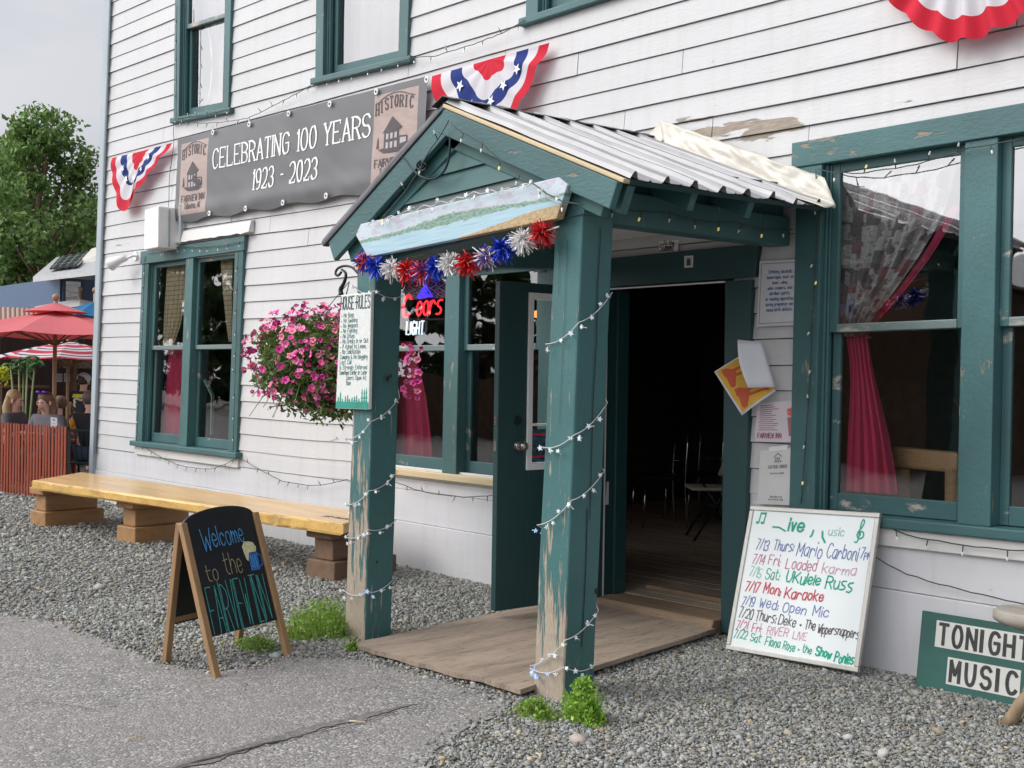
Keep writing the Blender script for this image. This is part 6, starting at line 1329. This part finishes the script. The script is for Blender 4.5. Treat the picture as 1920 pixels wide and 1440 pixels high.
# ---------------------------------------------------------------- beyond the corner: patio, trees, houses
def tree(loc, h, rx, n, label, seed, cols, crown0=.12, leaf=.12, lobes=26, name='broadleaf_tree'):
    rs = np.random.RandomState(seed); loc = Vector(loc); T = thing(name, label, 'tree', tuple(loc)); mb = MB()
    tr = [loc+Vector((.15*math.sin(i*1.3+seed), .12*math.cos(i*1.7+seed), h*.93*i/10)) for i in range(11)]; mb.tube(tr, [.20*(1-i/10.6)*h/9+.015 for i in range(11)], 9)
    cl = []
    for k in range(lobes):
        f = crown0+(.98-crown0)*((k+.5)/lobes); a = k*2.4+rs.rand()*.8; rad = rx*(math.sin(math.pi*min(1, (f-crown0)/(1-crown0)*.88+.14))**.7)*rs.uniform(.45, 1); c = loc+Vector((rad*math.cos(a), rad*math.sin(a), f*h)); cl.append((c, rx*rs.uniform(.15, .36)))
        b = tr[min(9, max(1, int((f-.12)*10)))]; mb.tube([b, b.lerp(c, .5)+Vector((0, 0, -.1)), c], [.05*h/9, .03*h/9, .012], 6)
    build(mb, 'trunk', M['timberdark'], T, smooth=True); P = []
    for c, r in cl:
        m_ = int(n/lobes); d = rs.normal(0, 1, (m_,3)); d /= np.linalg.norm(d, axis=1)[:,None]; q = d*(rs.uniform(.15, 1, (m_,1))**.5)*r*np.array([1.15, 1.15, .75]); q *= 1+.3*np.sin(d[:,:1]*7+seed)*np.cos(d[:,2:3]*6); P.append(q+np.array(c))
    P = np.vstack(P); np.random.seed(seed); leaf_mesh('crown', P, leaf, M['leaf'], T, .55, up=.6, tone=tones(len(P), cols, .3)); return T
G1 = [(.13, .23, .06), (.18, .30, .08), (.10, .18, .05), (.22, .34, .10)]; G2 = [(.05, .10, .03), (.07, .13, .04), (.04, .08, .028)]
def at(px, py, d): return CAM+ray(px, py)*d
def gp(px, d, z=-.25): p = at(px, 700, d); return (p.x, p.y, z)
tree(gp(72, 32), 8.7, 2.15, 19000, 'tall leafy tree in full crown left of the inn, the highest in view', 3, G1, .10, .09, 52)
tree(gp(8, 34), 8.4, 2.1, 13000, 'broad leafy tree cut by the left edge of the view', 11, G1, .1, .09, 40)
tree(gp(160, 38), 7.0, 1.9, 13000, 'lower leafy tree standing next to the inn corner', 23, [(.13, .23, .06), (.17, .29, .08), (.10, .18, .05)], .1, .09, 38)
tree(gp(110, 44), 6.4, 3.4, 14000, 'dark dense tree filling the gap behind the blue house', 31, G2, .05, .16, 26); tree(gp(20, 42), 6.0, 3.2, 12000, 'dark low tree behind the patio stall roof', 37, G2, .05, .16, 24)
# blue house with solar panels
XH = -24.0; HS = thing('blue_house', 'blue house with a grey metal roof carrying solar panels beyond the patio', 'house', (-24, 4, -.25)); hx = lambda px, py, x=XH: onX(px, py, x)
y0w, y1w = hx(112, 560).y, hx(300, 560).y
ev0 = onX(62, 519, -23.2); ze = ev0.z; ed = (onZ(150, 508.5, ze)-ev0).normalized(); ev1 = ev0+ed*5.5; zr = ze+.95; r0 = onZ(106, 482, zr); r1 = r0+ed*5.0
mb = MB(); mb.box((-29, y0w, -.25), (-24, y1w+2, ze+.08)); build(mb, 'wall', simple('blue_clapboard', (.055, .10, .185), .6, var=.1, scale=2, stretch=(1, 1, 14)), HS)
mb = MB(); mb.hexa([ev0, ev1, r1, r0]+[p+Vector((0, 0, -.10)) for p in (ev0, ev1, r1, r0)])
bd = (r0-ev0); bk = [Vector((r0.x+bd.x, r0.y+bd.y, ze)), Vector((r1.x+bd.x, r1.y+bd.y, ze))]; mb.hexa([r0, r1, bk[1], bk[0]]+[p+Vector((0, 0, -.10)) for p in (r0, r1, bk[1], bk[0])]); build(mb, 'roof', simple('pale_metal_roofing', (.42, .43, .44), .4, .3, var=.1), HS)
pn = (ev1-ev0).cross(r0-ev0).normalized(); S_ = Surf(*[onPlane(a, b, ev0+pn*.05, pn) for a, b in ((93, 506), (146, 499), (172, 473), (113, 483))]); pm = simple('solar_cell_glass', (.02, .026, .045), .2, .1, var=.2)
for i in range(4):
    mb = MB(); w = S_.W/4; S_.box(mb, i*w+.012, (i+1)*w-.012, .0, S_.H, .0, .03); o = build(mb, 'solar_panel', pm, HS); mb = MB()
    for k in range(1, 4): S_.box(mb, i*w+.012, (i+1)*w-.012, S_.H*k/4-.006, S_.H*k/4+.006, .031, .034)
    S_.box(mb, i*w+w/2-.006, i*w+w/2+.006, .01, S_.H-.01, .0345, .037)
    build(mb, 'cell_line', M['greyframe'], o)
wa, wb_ = hx(121, 527), hx(150, 566); mb = MB(); mb.box((-24.02, wa.y, wb_.z), (-23.96, wb_.y, wa.z)); o = build(mb, 'window', M['black'], HS); mb = MB()
for q in ((wa.y-.05, wa.y, wb_.z-.05, wa.z+.05), (wb_.y, wb_.y+.05, wb_.z-.05, wa.z+.05), (wa.y, wb_.y, wa.z, wa.z+.05), (wa.y, wb_.y, wb_.z-.05, wb_.z)): mb.box((-24.01, q[0], q[2]), (-23.93, q[1], q[3]))
build(mb, 'frame', simple('dark_blue_trim', (.03, .06, .11), .5), o); mb = MB(); mb.add([(-23.955, wa.y, wb_.z), (-23.955, wb_.y, wb_.z), (-23.955, wb_.y, wa.z), (-23.955, wa.y, wa.z)], [(0,1,2,3)]); build(mb, 'pane', M['stormglass'], o, recalc=False)
g0, g1, g2, g3 = hx(143, 497, -23.1), hx(260, 472, -23.1), hx(260, 440, -23.9), hx(172, 466, -23.9); mb = MB(); mb.hexa([g0, g1, g2, g3]+[p+Vector((-.05, 0, -.10)) for p in (g0, g1, g2, g3)]); build(mb, 'porch_roof', M['whitemetal'], HS)
# bar stall with a rusty brown roof
XS = -22.0; PS = thing('bar_stall', 'dark timber bar stall with a brown metal roof behind the patio umbrellas', 'stall', (-22, 1, -.25)); sy0, sy1 = onX(-70, 650, XS).y, onX(200, 650, XS).y
zt_ = onX(40, 607, XS).z; darkw = wood('dark_stall_boards', (.055, .035, .026), (4, 4, .6), 3, .7)
mb = MB(); mb.box((-22.1, sy0, -.25), (-22, sy1, zt_)); build(mb, 'wall', darkw, PS)
mb = MB(); a, b = onX(-70, 607, -21.4), onX(190, 607, -21.4); c, d = onX(190, 578, -23.4), onX(-70, 577, -23.4); a.z = b.z = zt_+.02; c.z = d.z = onX(30, 579, -23.4).z; L_ = (b-a).length; n = 60
mb.grid(lambda u, v: a.lerp(b, u).lerp(d.lerp(c, u), v)+Vector((0, 0, .025*abs(math.sin(u*n*math.pi*.5)))), n*2, 2); build(mb, 'roof', simple('rusty_brown_roofing', (.33, .20, .15), .5, .2, var=.15), PS, solid=.01)
mb = MB(); ct = onX(40, 722, -21.3); mb.box((-21.5, sy0, ct.z-.05), (-21.1, onX(85, 722, -21.3).y, ct.z)); build(mb, 'counter', M['timberdark'], PS); mb = MB(); mb.box((-21.35, sy0, -.25), (-21.3, onX(80, 722, -21.3).y, ct.z-.05)); build(mb, 'counter_front', darkw, PS)
for i, (px0, px1) in enumerate(((-10, -4), (134, 141), (176, 182))): mb = MB(); p, q = onX(px0, 690, -21.6), onX(px1, 690, -21.6); mb.box((-21.65, p.y, -.25), (-21.5, q.y, zt_)); build(mb, 'post', M['timberdark'], PS)
mb = MB(); mb.box((-21.99, onX(110, 690, XS).y, onX(110, 690, XS).z), (-21.9, onX(175, 690, XS).y, onX(110, 662, XS).z)); build(mb, 'shelf_goods', simple('dim_bottle_shelf', (.14, .10, .06), .5, var=.8, scale=14), PS)
for px, lab in ((112, 'pale notice pinned on the dark stall wall, nearer the parasol pole'), (126, 'pale notice pinned on the dark stall wall, nearer the standing man')):
    S_ = Surf(onX(px-6, 716, -21.48), onX(px+5, 716, -21.48), onX(px+5, 701, -21.48), onX(px-6, 700, -21.48)); o = flat_sign('notice', S_, .006, simple('bluish_notice_paper', (.42, .50, .60), .6, var=.15, scale=14), lab, 'notice')
    mb = MB()
    for k in range(4): ribbon(mb, S_, [(S_.W*.15, S_.H*(.8-.18*k)), (S_.W*.85, S_.H*(.8-.18*k))], .014, .002)
    build(mb, 'print', M['inkgrey'], o)
# parasols
def parasol(px, rim_py, apex_py, d, r, mat, label, n=8, pole_to=-.25, vent=True, rot=.2, under=None, drop=.0):
    ax_ = at(px, apex_py, d); rz_ = at(px, rim_py, d).z; T = thing('parasol', label, 'parasol', (ax_.x, ax_.y, pole_to)); mb = MB(); K = 10; N = n*6
    def fn(u, v):
        a = u*2*math.pi+rot; k = (u*n) % 1; rr = r*(math.cos(math.pi/n)/math.cos((k-.5)*2*math.pi/n)); z = ax_.z-(ax_.z-rz_)*(v**1.15)-.035*math.sin(math.pi*k)*v; return Vector((ax_.x+rr*v*math.cos(a), ax_.y+rr*v*math.sin(a), z))
    mb.grid(fn, N, K); build(mb, 'canopy', mat, T, solid=.004)
    if vent: mb = MB(); mb.grid(lambda u, v: Vector((ax_.x, ax_.y, 0))+Vector((.42*v*math.cos(u*6.283+rot), .42*v*math.sin(u*6.283+rot), ax_.z+.12-.13*v)), n*3, 3); build(mb, 'vent_cap', mat, T, solid=.004)
    mb = MB(); mb.tube([(ax_.x, ax_.y, pole_to), (ax_.x, ax_.y, ax_.z+.14)], .027, 10); mb.ball((ax_.x, ax_.y, ax_.z+.19), .05, 8, 6); build(mb, 'pole', M['framewood'], T, smooth=True)
    for k in range(n):
        a = 2*math.pi*k/n+rot; e = Vector((ax_.x+r*.97*math.cos(a), ax_.y+r*.97*math.sin(a), rz_+.0)); mid = Vector((ax_.x, ax_.y, ax_.z)).lerp(e, .55)-Vector((0, 0, .02)); mb = MB(); mb.tube([Vector((ax_.x, ax_.y, ax_.z-.05)), mid, e-Vector((0, 0, .02))], .011, 5); mb.tube([Vector((ax_.x, ax_.y, rz_-.14)), mid], .010, 5); build(mb, 'rib', M['timberdark'], T)
    return T
redc = simple('faded_red_canvas', (.62, .075, .095), .85, var=.1, bmp=.1)
def canvas(name, col):
    mt = cloth(name, lambda t, uv, u, v: mixc(t, nz_(t, coords(t), 3, 4), tuple(c*.92 for c in col), col), .35, .85); return mt
parasol(104, 628, 584, 16.0, 1.50, canvas('red_canvas', (.76, .20, .22)), 'large plain red market parasol over the patio tables', rot=.15)
parasol(128, 672, 640, 20.5, 1.25, M['umbstripe'], 'red white and navy striped parasol behind the plain red one', rot=.3, vent=False)
parasol(178, 592, 566, 19.5, .62, canvas('blue_canvas', (.015, .20, .42)), 'bright blue parasol beside the inn corner', rot=.0, vent=False); parasol(150, 578, 561, 22.5, .8, canvas('white_canvas', (.62, .60, .60)), 'off white parasol behind the red and blue ones', rot=.4, vent=False)
# red lath fence
fp0, fp1 = Vector((-17.2, -1.0, 0)), Vector((-13.62, -.34, 0)); fn_ = thing('lath_fence', 'rusty red wooden lath snow fence between the patio and the gravel', 'fence', tuple(fp1)); L_ = (fp1-fp0).length; n = int(L_/.066); mbw = MB()
fd = (fp1-fp0).normalized(); 
for i in range(n):
    p = fp0+fd*(i*L_/n); h_ = .865+.012*noise.noise(Vector((i*.7, 0, 0)))-.0; lean = Vector((.02*noise.noise(Vector((i*.4, 3, 0))), .02*noise.noise(Vector((i*.5, 6, 0))), h_)); mb = MB(); mb.bar(p, p+lean, .040, .010, up=fd.cross(Vector((0, 0, 1)))); build(mb, 'lath', M['fence'], fn_)
for z in (.18, .45, .74): mbw.tube([fp0+Vector((0, .012, z)), fp1+Vector((0, .012, z))], .004, 5)
build(mbw, 'binding_wire', M['fencepost'], fn_)
for f in (.3, .62, .985): p = fp0.lerp(fp1, f)+Vector((.0, .03, 0)); mb = MB(); mb.bar(p, p+Vector((0, 0, .8)), .035, .035); build(mb, 'post', M['fencepost'], fn_)
mb = MB(); S_ = Surf(at(95, 801, 14.9), at(107, 803, 14.9), at(107, 784, 14.9), at(95, 782, 14.9)); o = flat_sign('white_tag', S_, .006, M['paper'], 'small white card hanging on the pole above the red fence', 'card'); text_c(mb, S_, 'NO', S_.W*.5, S_.H*.7, .018, .005, off=.001); ribbon(mb, S_, [(S_.W*.2, S_.H*.4), (S_.W*.8, S_.H*.4)], .005, .001); build(mb, 'print', M['inkgrey'], o)
# broad leaved potted plant
pb = Vector(gp(44, 18.0)); PP = thing('potted_plant', 'tall broad leaved plant in a pot behind the seated people', 'plant', tuple(pb)); mb = MB(); mb.lathe(pb, [(.16, 0), (.22, .45), (.24, .45), (.20, .42)], 16); build(mb, 'pot', M['timberdark'], PP); mb = MB(); V = []; 
for k in range(5):
    top = at(24+k*10+random.uniform(-4, 4), 682+random.uniform(-5, 14), 18.0+random.uniform(-.25, .25)); s_ = [pb+Vector((0, 0, .4)), pb.lerp(top, .5)+Vector((.03*k-.06, 0, .1)), top]; mb.tube(s_, .016, 6)
    for j in range(9):
        a = random.uniform(0, 6.28); d = Vector((math.cos(a), math.sin(a), random.uniform(-.9, .15))).normalized(); sd_ = d.cross(Vector((0, 0, 1))).normalized()*.05; l = random.uniform(.14, .24); c = top+Vector((0, 0, random.uniform(-.06, .10))); V += [c, c+d*l*.5+sd_+Vector((0, 0, .03)), c+d*l, c+d*l*.5-sd_+Vector((0, 0, .03))]
build(mb, 'stem', simple('pale_plant_stem', (.20, .25, .10), .6), PP, smooth=True); quads('foliage', np.array([tuple(q) for q in V]), np.arange(len(V)).reshape(-1,4), M['leaf'], PP, tones(len(V), [(.07, .16, .05), (.10, .21, .07)]))
yb = at(3, 702, 18.2); BF = thing('yellow_bloom', 'round yellow flower head at the left edge of the patio', 'flower', tuple(yb)); leaf_mesh('petals', np.random.normal(0, .05, (260,3))+np.array(yb), .03, M['leaf'], BF, .6, tone=tones(260, [(.62, .62, .03), (.5, .55, .04)])); mb = MB(); mb.tube([Vector((yb.x, yb.y, -.25)), yb], .012, 6); build(mb, 'stem', M['timberdark'], BF)
# patio furniture
def patio_chair(loc, rz, label):
    T = thing('patio_chair', label, 'chair', loc, rz, 'dark metal patio chairs behind the fence', local=True)
    mb = MB(); mb.box((-.24, -.24, .42), (.24, .24, .45)); build(mb, 'seat', M['iron'], T, local=True, bevel=.008)
    mb = MB(); 
    for k in range(7): mb.bar((-.22+.073*k, -.25, .46), (-.22+.073*k, -.31, .86), .012, .008)
    mb.bar((-.25, -.31, .87), (.25, -.31, .87), .03, .03); build(mb, 'backrest', M['iron'], T, local=True)
    for sx in (-1, 1):
        for sy in (-1, 1): mb = MB(); mb.tube([(sx*.22, sy*.22, 0), (sx*.22, sy*.22, .42)], .014, 6); build(mb, 'leg', M['iron'], T, local=True)
        mb = MB(); mb.tube([(sx*.25, -.28, .65), (sx*.25, .2, .65), (sx*.25, .22, .44)], .014, 6); build(mb, 'armrest', M['iron'], T, local=True)
    return T
# people
def skinmesh(name, nodes, edges, mat, parent, sub=2):
    me = bpy.data.meshes.new(name); me.from_pydata([q[0] for q in nodes], edges, []); me.materials.append(mat); o = bpy.data.objects.new(name, me); COL.objects.link(o); o.parent = parent
    md = o.modifiers.new('skin', 'SKIN'); md.use_smooth_shade = True; sv = me.skin_vertices
    if not sv: me.attributes.new('skin', 'FLOAT', 'POINT')
    for i, q in enumerate(nodes): sv[0].data[i].radius = (q[1], q[2] if len(q) > 2 else q[1]); sv[0].data[i].use_root = i == 0
    o.modifiers.new('subdivision', 'SUBSURF').levels = sub; o.modifiers['subdivision'].render_levels = sub; return o
def add_skin_layer(me):
    bm = bmesh.new(); bm.from_mesh(me); bm.verts.layers.skin.verify(); bm.to_mesh(me); bm.free()
_old = skinmesh
def skinmesh(name, nodes, edges, mat, parent, sub=2):
    me = bpy.data.meshes.new(name); me.from_pydata([q[0] for q in nodes], edges, []); add_skin_layer(me); me.materials.append(mat); o = bpy.data.objects.new(name, me); COL.objects.link(o); o.parent = parent
    md = o.modifiers.new('skin', 'SKIN'); md.use_smooth_shade = True; d = me.skin_vertices[0].data
    for i, q in enumerate(nodes): d[i].radius = (q[1], q[2] if len(q) > 2 else q[1]); d[i].use_root = i == 0
    s = o.modifiers.new('subdivision', 'SUBSURF'); s.levels = 1; s.render_levels = sub; return o
SK = simple('skin', (.70, .42, .32), .55, var=.06, bmp=0)
def person(px, d, z0, face, label, shirt, hair, seated=True, long=False, pants=(.04, .06, .10), elbows=.0, tilt=.0, cap=None, shades=None, sleeve=(.5), arms='table', stripe=None):
    p = at(px, 700, d); dr = RT*face[0]+Vector((FW.x, FW.y, 0))*face[1]; rz = math.atan2(-dr.x, dr.y); T = thing('person', label, 'person', (p.x, p.y, z0), rz, local=True)
    hz = .48 if seated else .92; sh = hz+.46; nk = sh+.02; V = [((0, 0, hz), .14, .11), ((0, .0, hz+.22), .13, .10), ((0, .0, sh-.06), .15, .10), ((0, .01, nk), .055), ((0, .02+tilt*.3, nk+.08), .062), ((0, .035+tilt, nk+.17), .088, .098), ((0, .03+tilt*1.2, nk+.25), .07, .08), ((0, .115+tilt, nk+.125), .022)]
    E_ = [(0,1),(1,2),(2,3),(3,4),(4,5),(5,6),(5,7)]; sv = [((0, 0, hz-.02), .158, .13), ((0, .0, hz+.22), .148, .118), ((0, .0, sh-.06), .165, .118), ((0, .005, sh+.03), .075)]; se = [(0,1),(1,2),(2,3)]
    pv = [((0, 0, hz), .155, .13)]; pe = []
    for s in (-1, 1):
        i = len(V); el = (s*.25, .06, hz+.19) if arms == 'table' else (s*.25, -.03, hz+.17); hd = (s*.10, .30, hz+.25) if arms == 'table' else (s*.24, .05, hz-.05)
        V += [((s*.175, 0, sh-.02), .058), (el, .042), (hd, .030)]; E_ += [(2, i), (i, i+1), (i+1, i+2)]
        el_, hd_ = Vector(el), Vector(hd); dv = (hd_-el_).normalized(); sd_ = dv.cross(Vector((0, 0, 1))).normalized(); h = len(V); V.append((tuple(hd_+dv*.06), .030, .018)); E_.append((i+2, h))
        for k in range(4): b = hd_+dv*.085+sd_*(.022-.015*k); j = len(V); V += [(tuple(b), .0095), (tuple(b+dv*(.055+.008*(k in (1, 2)))-Vector((0, 0, .02))), .008)]; E_ += [(h, j), (j, j+1)]
        j = len(V); V += [(tuple(hd_+dv*.05-sd_*.035*s), .010), (tuple(hd_+dv*.085-sd_*.045*s), .008)]; E_ += [(h, j), (j, j+1)]
        k = len(sv); e2 = Vector(el); sv += [((s*.175, 0, sh-.015), .075), (tuple(Vector((s*.175, 0, sh-.015)).lerp(e2, sleeve if sleeve < 1 else 1)), .060)]; se += [(2, k), (k, k+1)]
        if sleeve > 1: sv.append((tuple(e2.lerp(Vector(hd), .9)), .042)); se.append((k+1, k+2))
        kn = (s*.11, .42, hz-.01) if seated else (s*.10, .03, .48); ft = (s*.11, .42, .08) if seated else (s*.11, .0, .08); toe = (ft[0], ft[1]+.14, .035)
        i = len(V); V += [((s*.09, 0, hz-.03), .085), (kn, .058), (ft, .040), (toe, .032)]; E_ += [(0, i), (i, i+1), (i+1, i+2), (i+2, i+3)]
        k = len(pv); pv += [((s*.095, 0, hz-.03), .105), (kn, .078), ((ft[0], ft[1], .10), .06)]; pe += [(0, k), (k, k+1), (k+1, k+2)]
    body = skinmesh('body', V, E_, SK, T); skinmesh('shirt', sv, se, simple('shirt_cloth', shirt, .85, var=.12), T); skinmesh('trousers', pv, pe, simple('trouser_cloth', pants, .85), T)
    hc = Vector((0, .03+tilt, nk+.185)); mb = MB(); mb.ball(hc+Vector((0, -.034, .040)), (.098, .104, .102), 14, 9, jit=.05)
    if long:
        for s in (-1, -.4, .4, 1): mb.tube([hc+Vector((s*.055, -.06, .04)), hc+Vector((s*.085, -.085, -.10)), hc+Vector((s*.10, -.085+.02*abs(s), -.24)), hc+Vector((s*.09, -.06+.04*abs(s), -.36))], [.05, .055, .05, .015], 9)
    build(mb, 'hair', simple('hair_strands', hair, .55, var=.35, scale=9, stretch=(6, 6, 1)), T, local=True, smooth=True)
    mb = MB()
    for s in (-1, 1): mb.ball((s*.033, .118+tilt, nk+.175), (.013, .008, .008), 8, 6)
    build(mb, 'eye', M['black'], T, local=True, smooth=True); mb = MB(); mb.ball((0, .112+tilt, nk+.095), (.026, .010, .007), 8, 6); build(mb, 'mouth', simple('lip', (.40, .12, .11), .5, bmp=0), T, local=True, smooth=True)
    mb = MB()
    for s in (-1, 1): mb.ball((s*.092, .03+tilt, nk+.165), (.014, .022, .034), 8, 6)
    build(mb, 'ear', SK, T, local=True, smooth=True)
    if cap: mb = MB(); mb.ball(hc+Vector((0, -.005, .055)), (.116, .126, .105), 14, 8); mb.box((-.07, .09+tilt, nk+.225), (.07, .20+tilt, nk+.235)); build(mb, 'cap', simple('cap_cloth', cap, .8), T, local=True, smooth=True)
    if shades:
        mb = MB()
        for s in (-1, 1): mb.ball(hc+Vector((s*.045, .055, .125)), (.040, .022, .024), 10, 6)
        mb.tube([hc+Vector((-.1, -.02, .10)), hc+Vector((-.06, .05, .125)), hc+Vector((.06, .05, .125)), hc+Vector((.1, -.02, .10))], .008, 6); build(mb, 'sunglasses', simple('violet_mirror_lens', (.12, .05, .45), .15, .5), T, local=True, smooth=True)
    if stripe:
        Sb = Surf((.16, -.118, sh-.26), (-.16, -.118, sh-.26), (-.16, -.128, sh+.0), (.16, -.128, sh+.0)); mb = MB()
        if stripe == 'number':
            mb = MB(); Sb.poly(mb, [(.03, .19), (.29, .19), (.27, .25), (.05, .25)], -.01, .022); build(mb, 'name_band', simple('yellow_print_band', (.55, .50, .05), .7), T, local=True); mb = MB(); text_c(mb, Sb, '23', Sb.W*.5, .03, .14, .035, off=.025); build(mb, 'back_number', simple('cream_number', (.60, .55, .40), .7), T, local=True)
        else: mb = MB(); skinmesh('vest_panel', [((-.185, .0, sh+.0), .078), ((-.235, .02, hz+.24), .068), ((-.15, -.0, hz+.34), .07)], [(0, 1), (1, 2)], simple('orange_cloth', (.70, .30, .02), .8), T)
    return T
person(27, 15.9, -.03, (1, -.15), 'blonde woman in a grey top seated in profile at the far left', (.10, .10, .12), (.42, .29, .15), long=True, sleeve=.7)
person(90, 15.6, -.04, (-.25, -1), 'long haired woman with violet sunglasses on her head looking down', (.17, .17, .20), (.16, .09, .05), long=True, tilt=.045, shades=True, sleeve=1.5)
person(113, 17.6, -.14, (-1, -.2), 'short haired person in dark clothes seated behind the parasol pole', (.05, .05, .05), (.10, .055, .03), sleeve=.6)
person(169, 15.8, -.02, (.15, 1), 'man in black and orange seated with his back turned by the inn corner', (.015, .015, .016), (.14, .11, .09), sleeve=.5, stripe='vest')
person(156, 20.6, -.25, (.1, 1), 'standing man in white cap and dark shirt with a number on the back', (.02, .022, .03), (.05, .035, .025), seated=False, cap=(.62, .62, .66), sleeve=.55, stripe='number', arms='down')
q = at(27, 700, 15.9); fz = math.atan2(-(RT.x), RT.y)
patio_chair((q.x, q.y, -.13), fz, 'dark patio chair under the blonde woman'); q = at(90, 700, 15.6); patio_chair((q.x, q.y, -.13), math.atan2(FW.x, -FW.y), 'dark patio chair under the woman with sunglasses'); q = at(169, 700, 15.8); patio_chair((q.x, q.y, -.13), math.atan2(-FW.x, FW.y), 'grey backed patio chair under the man in orange'); q = at(113, 700, 17.6); patio_chair((q.x, q.y, -.23), math.atan2(RT.x, -RT.y), 'dark patio chair behind the parasol pole')
q = at(62, 700, 16.2); TB = thing('patio_table', 'reddish patio table between the seated people', 'table', (q.x, q.y, -.15), .7, local=True); mb = MB(); mb.box((-.5, -.35, .68), (.5, .35, .72)); build(mb, 'table_top', M['fence'], TB, local=True, bevel=.01)
for sx in (-1, 1):
    for sy in (-1, 1): mb = MB(); mb.bar((sx*.45, sy*.3, 0), (sx*.45, sy*.3, .68), .05, .05); build(mb, 'leg', M['fence'], TB, local=True)

# ---------------------------------------------------------------- across the road: what the windows reflect
BFN = thing('reflection_screen', 'added dark board screen across the road, put there to darken the window reflections', 'fence', (-12, -13, 0)); mb = MB()  # invented row of boards, keeps the bright ground out of the pane reflections
for i in range(150): mb.box((-34+i*.29, -13, -.02), (-34+i*.29+.275, -12.97, 1.55+.04*math.sin(i*2.3)))
build(mb, 'board_panel', M['timberdark'], BFN); mb = MB(); mb.box((-34, -13.06, .3), (9.5, -13.0, .4)); mb.box((-34, -13.06, 1.2), (9.5, -13.0, 1.3)); build(mb, 'rail', M['timberdark'], BFN)
CB = thing('log_cabin', 'dark gabled cabin across the road, mirrored in the front windows', 'cabin', (-19, -26, 0)); mb = MB()
mb.box((-23.5, -30, 0), (-14.5, -22.0, 3.9)); mb.prism([(-23.5, -22, 3.9), (-14.5, -22, 3.9), (-19, -22, 5.9)], [(-23.5, -30, 3.9), (-14.5, -30, 3.9), (-19, -30, 5.9)]); build(mb, 'wall', M['timberdark'], CB)
mb = MB()
for s in (-1, 1): mb.hexa([(-19, -21.3, 6.35), (-19+s*5.2, -21.3, 4.1), (-19+s*5.2, -21.3, 3.95), (-19, -21.3, 6.2), (-19, -30.6, 6.35), (-19+s*5.2, -30.6, 4.1), (-19+s*5.2, -30.6, 3.95), (-19, -30.6, 6.2)])
build(mb, 'roof', M['darkmetal'], CB)
for k, (x, y, h, r) in enumerate(((-9.5, -27, 8, 3.4), (-28, -29, 9, 3.6), (-36, -24, 8.5, 3.4), (-2, -30, 8.5, 3.6), (-46, -22, 8, 3.6), (-58, -24, 9, 4.0))):
    tree((x, y, 0), h, r, 5000, ['leafy tree across the road right of the cabin', 'leafy tree across the road left of the cabin', 'leafy tree across the road farther left', 'leafy tree across the road opposite the large window', 'leafy tree across the road opposite the far window', 'leafy tree across the road farthest to the left'][k], 50+k, G2, .06, .30, 22)
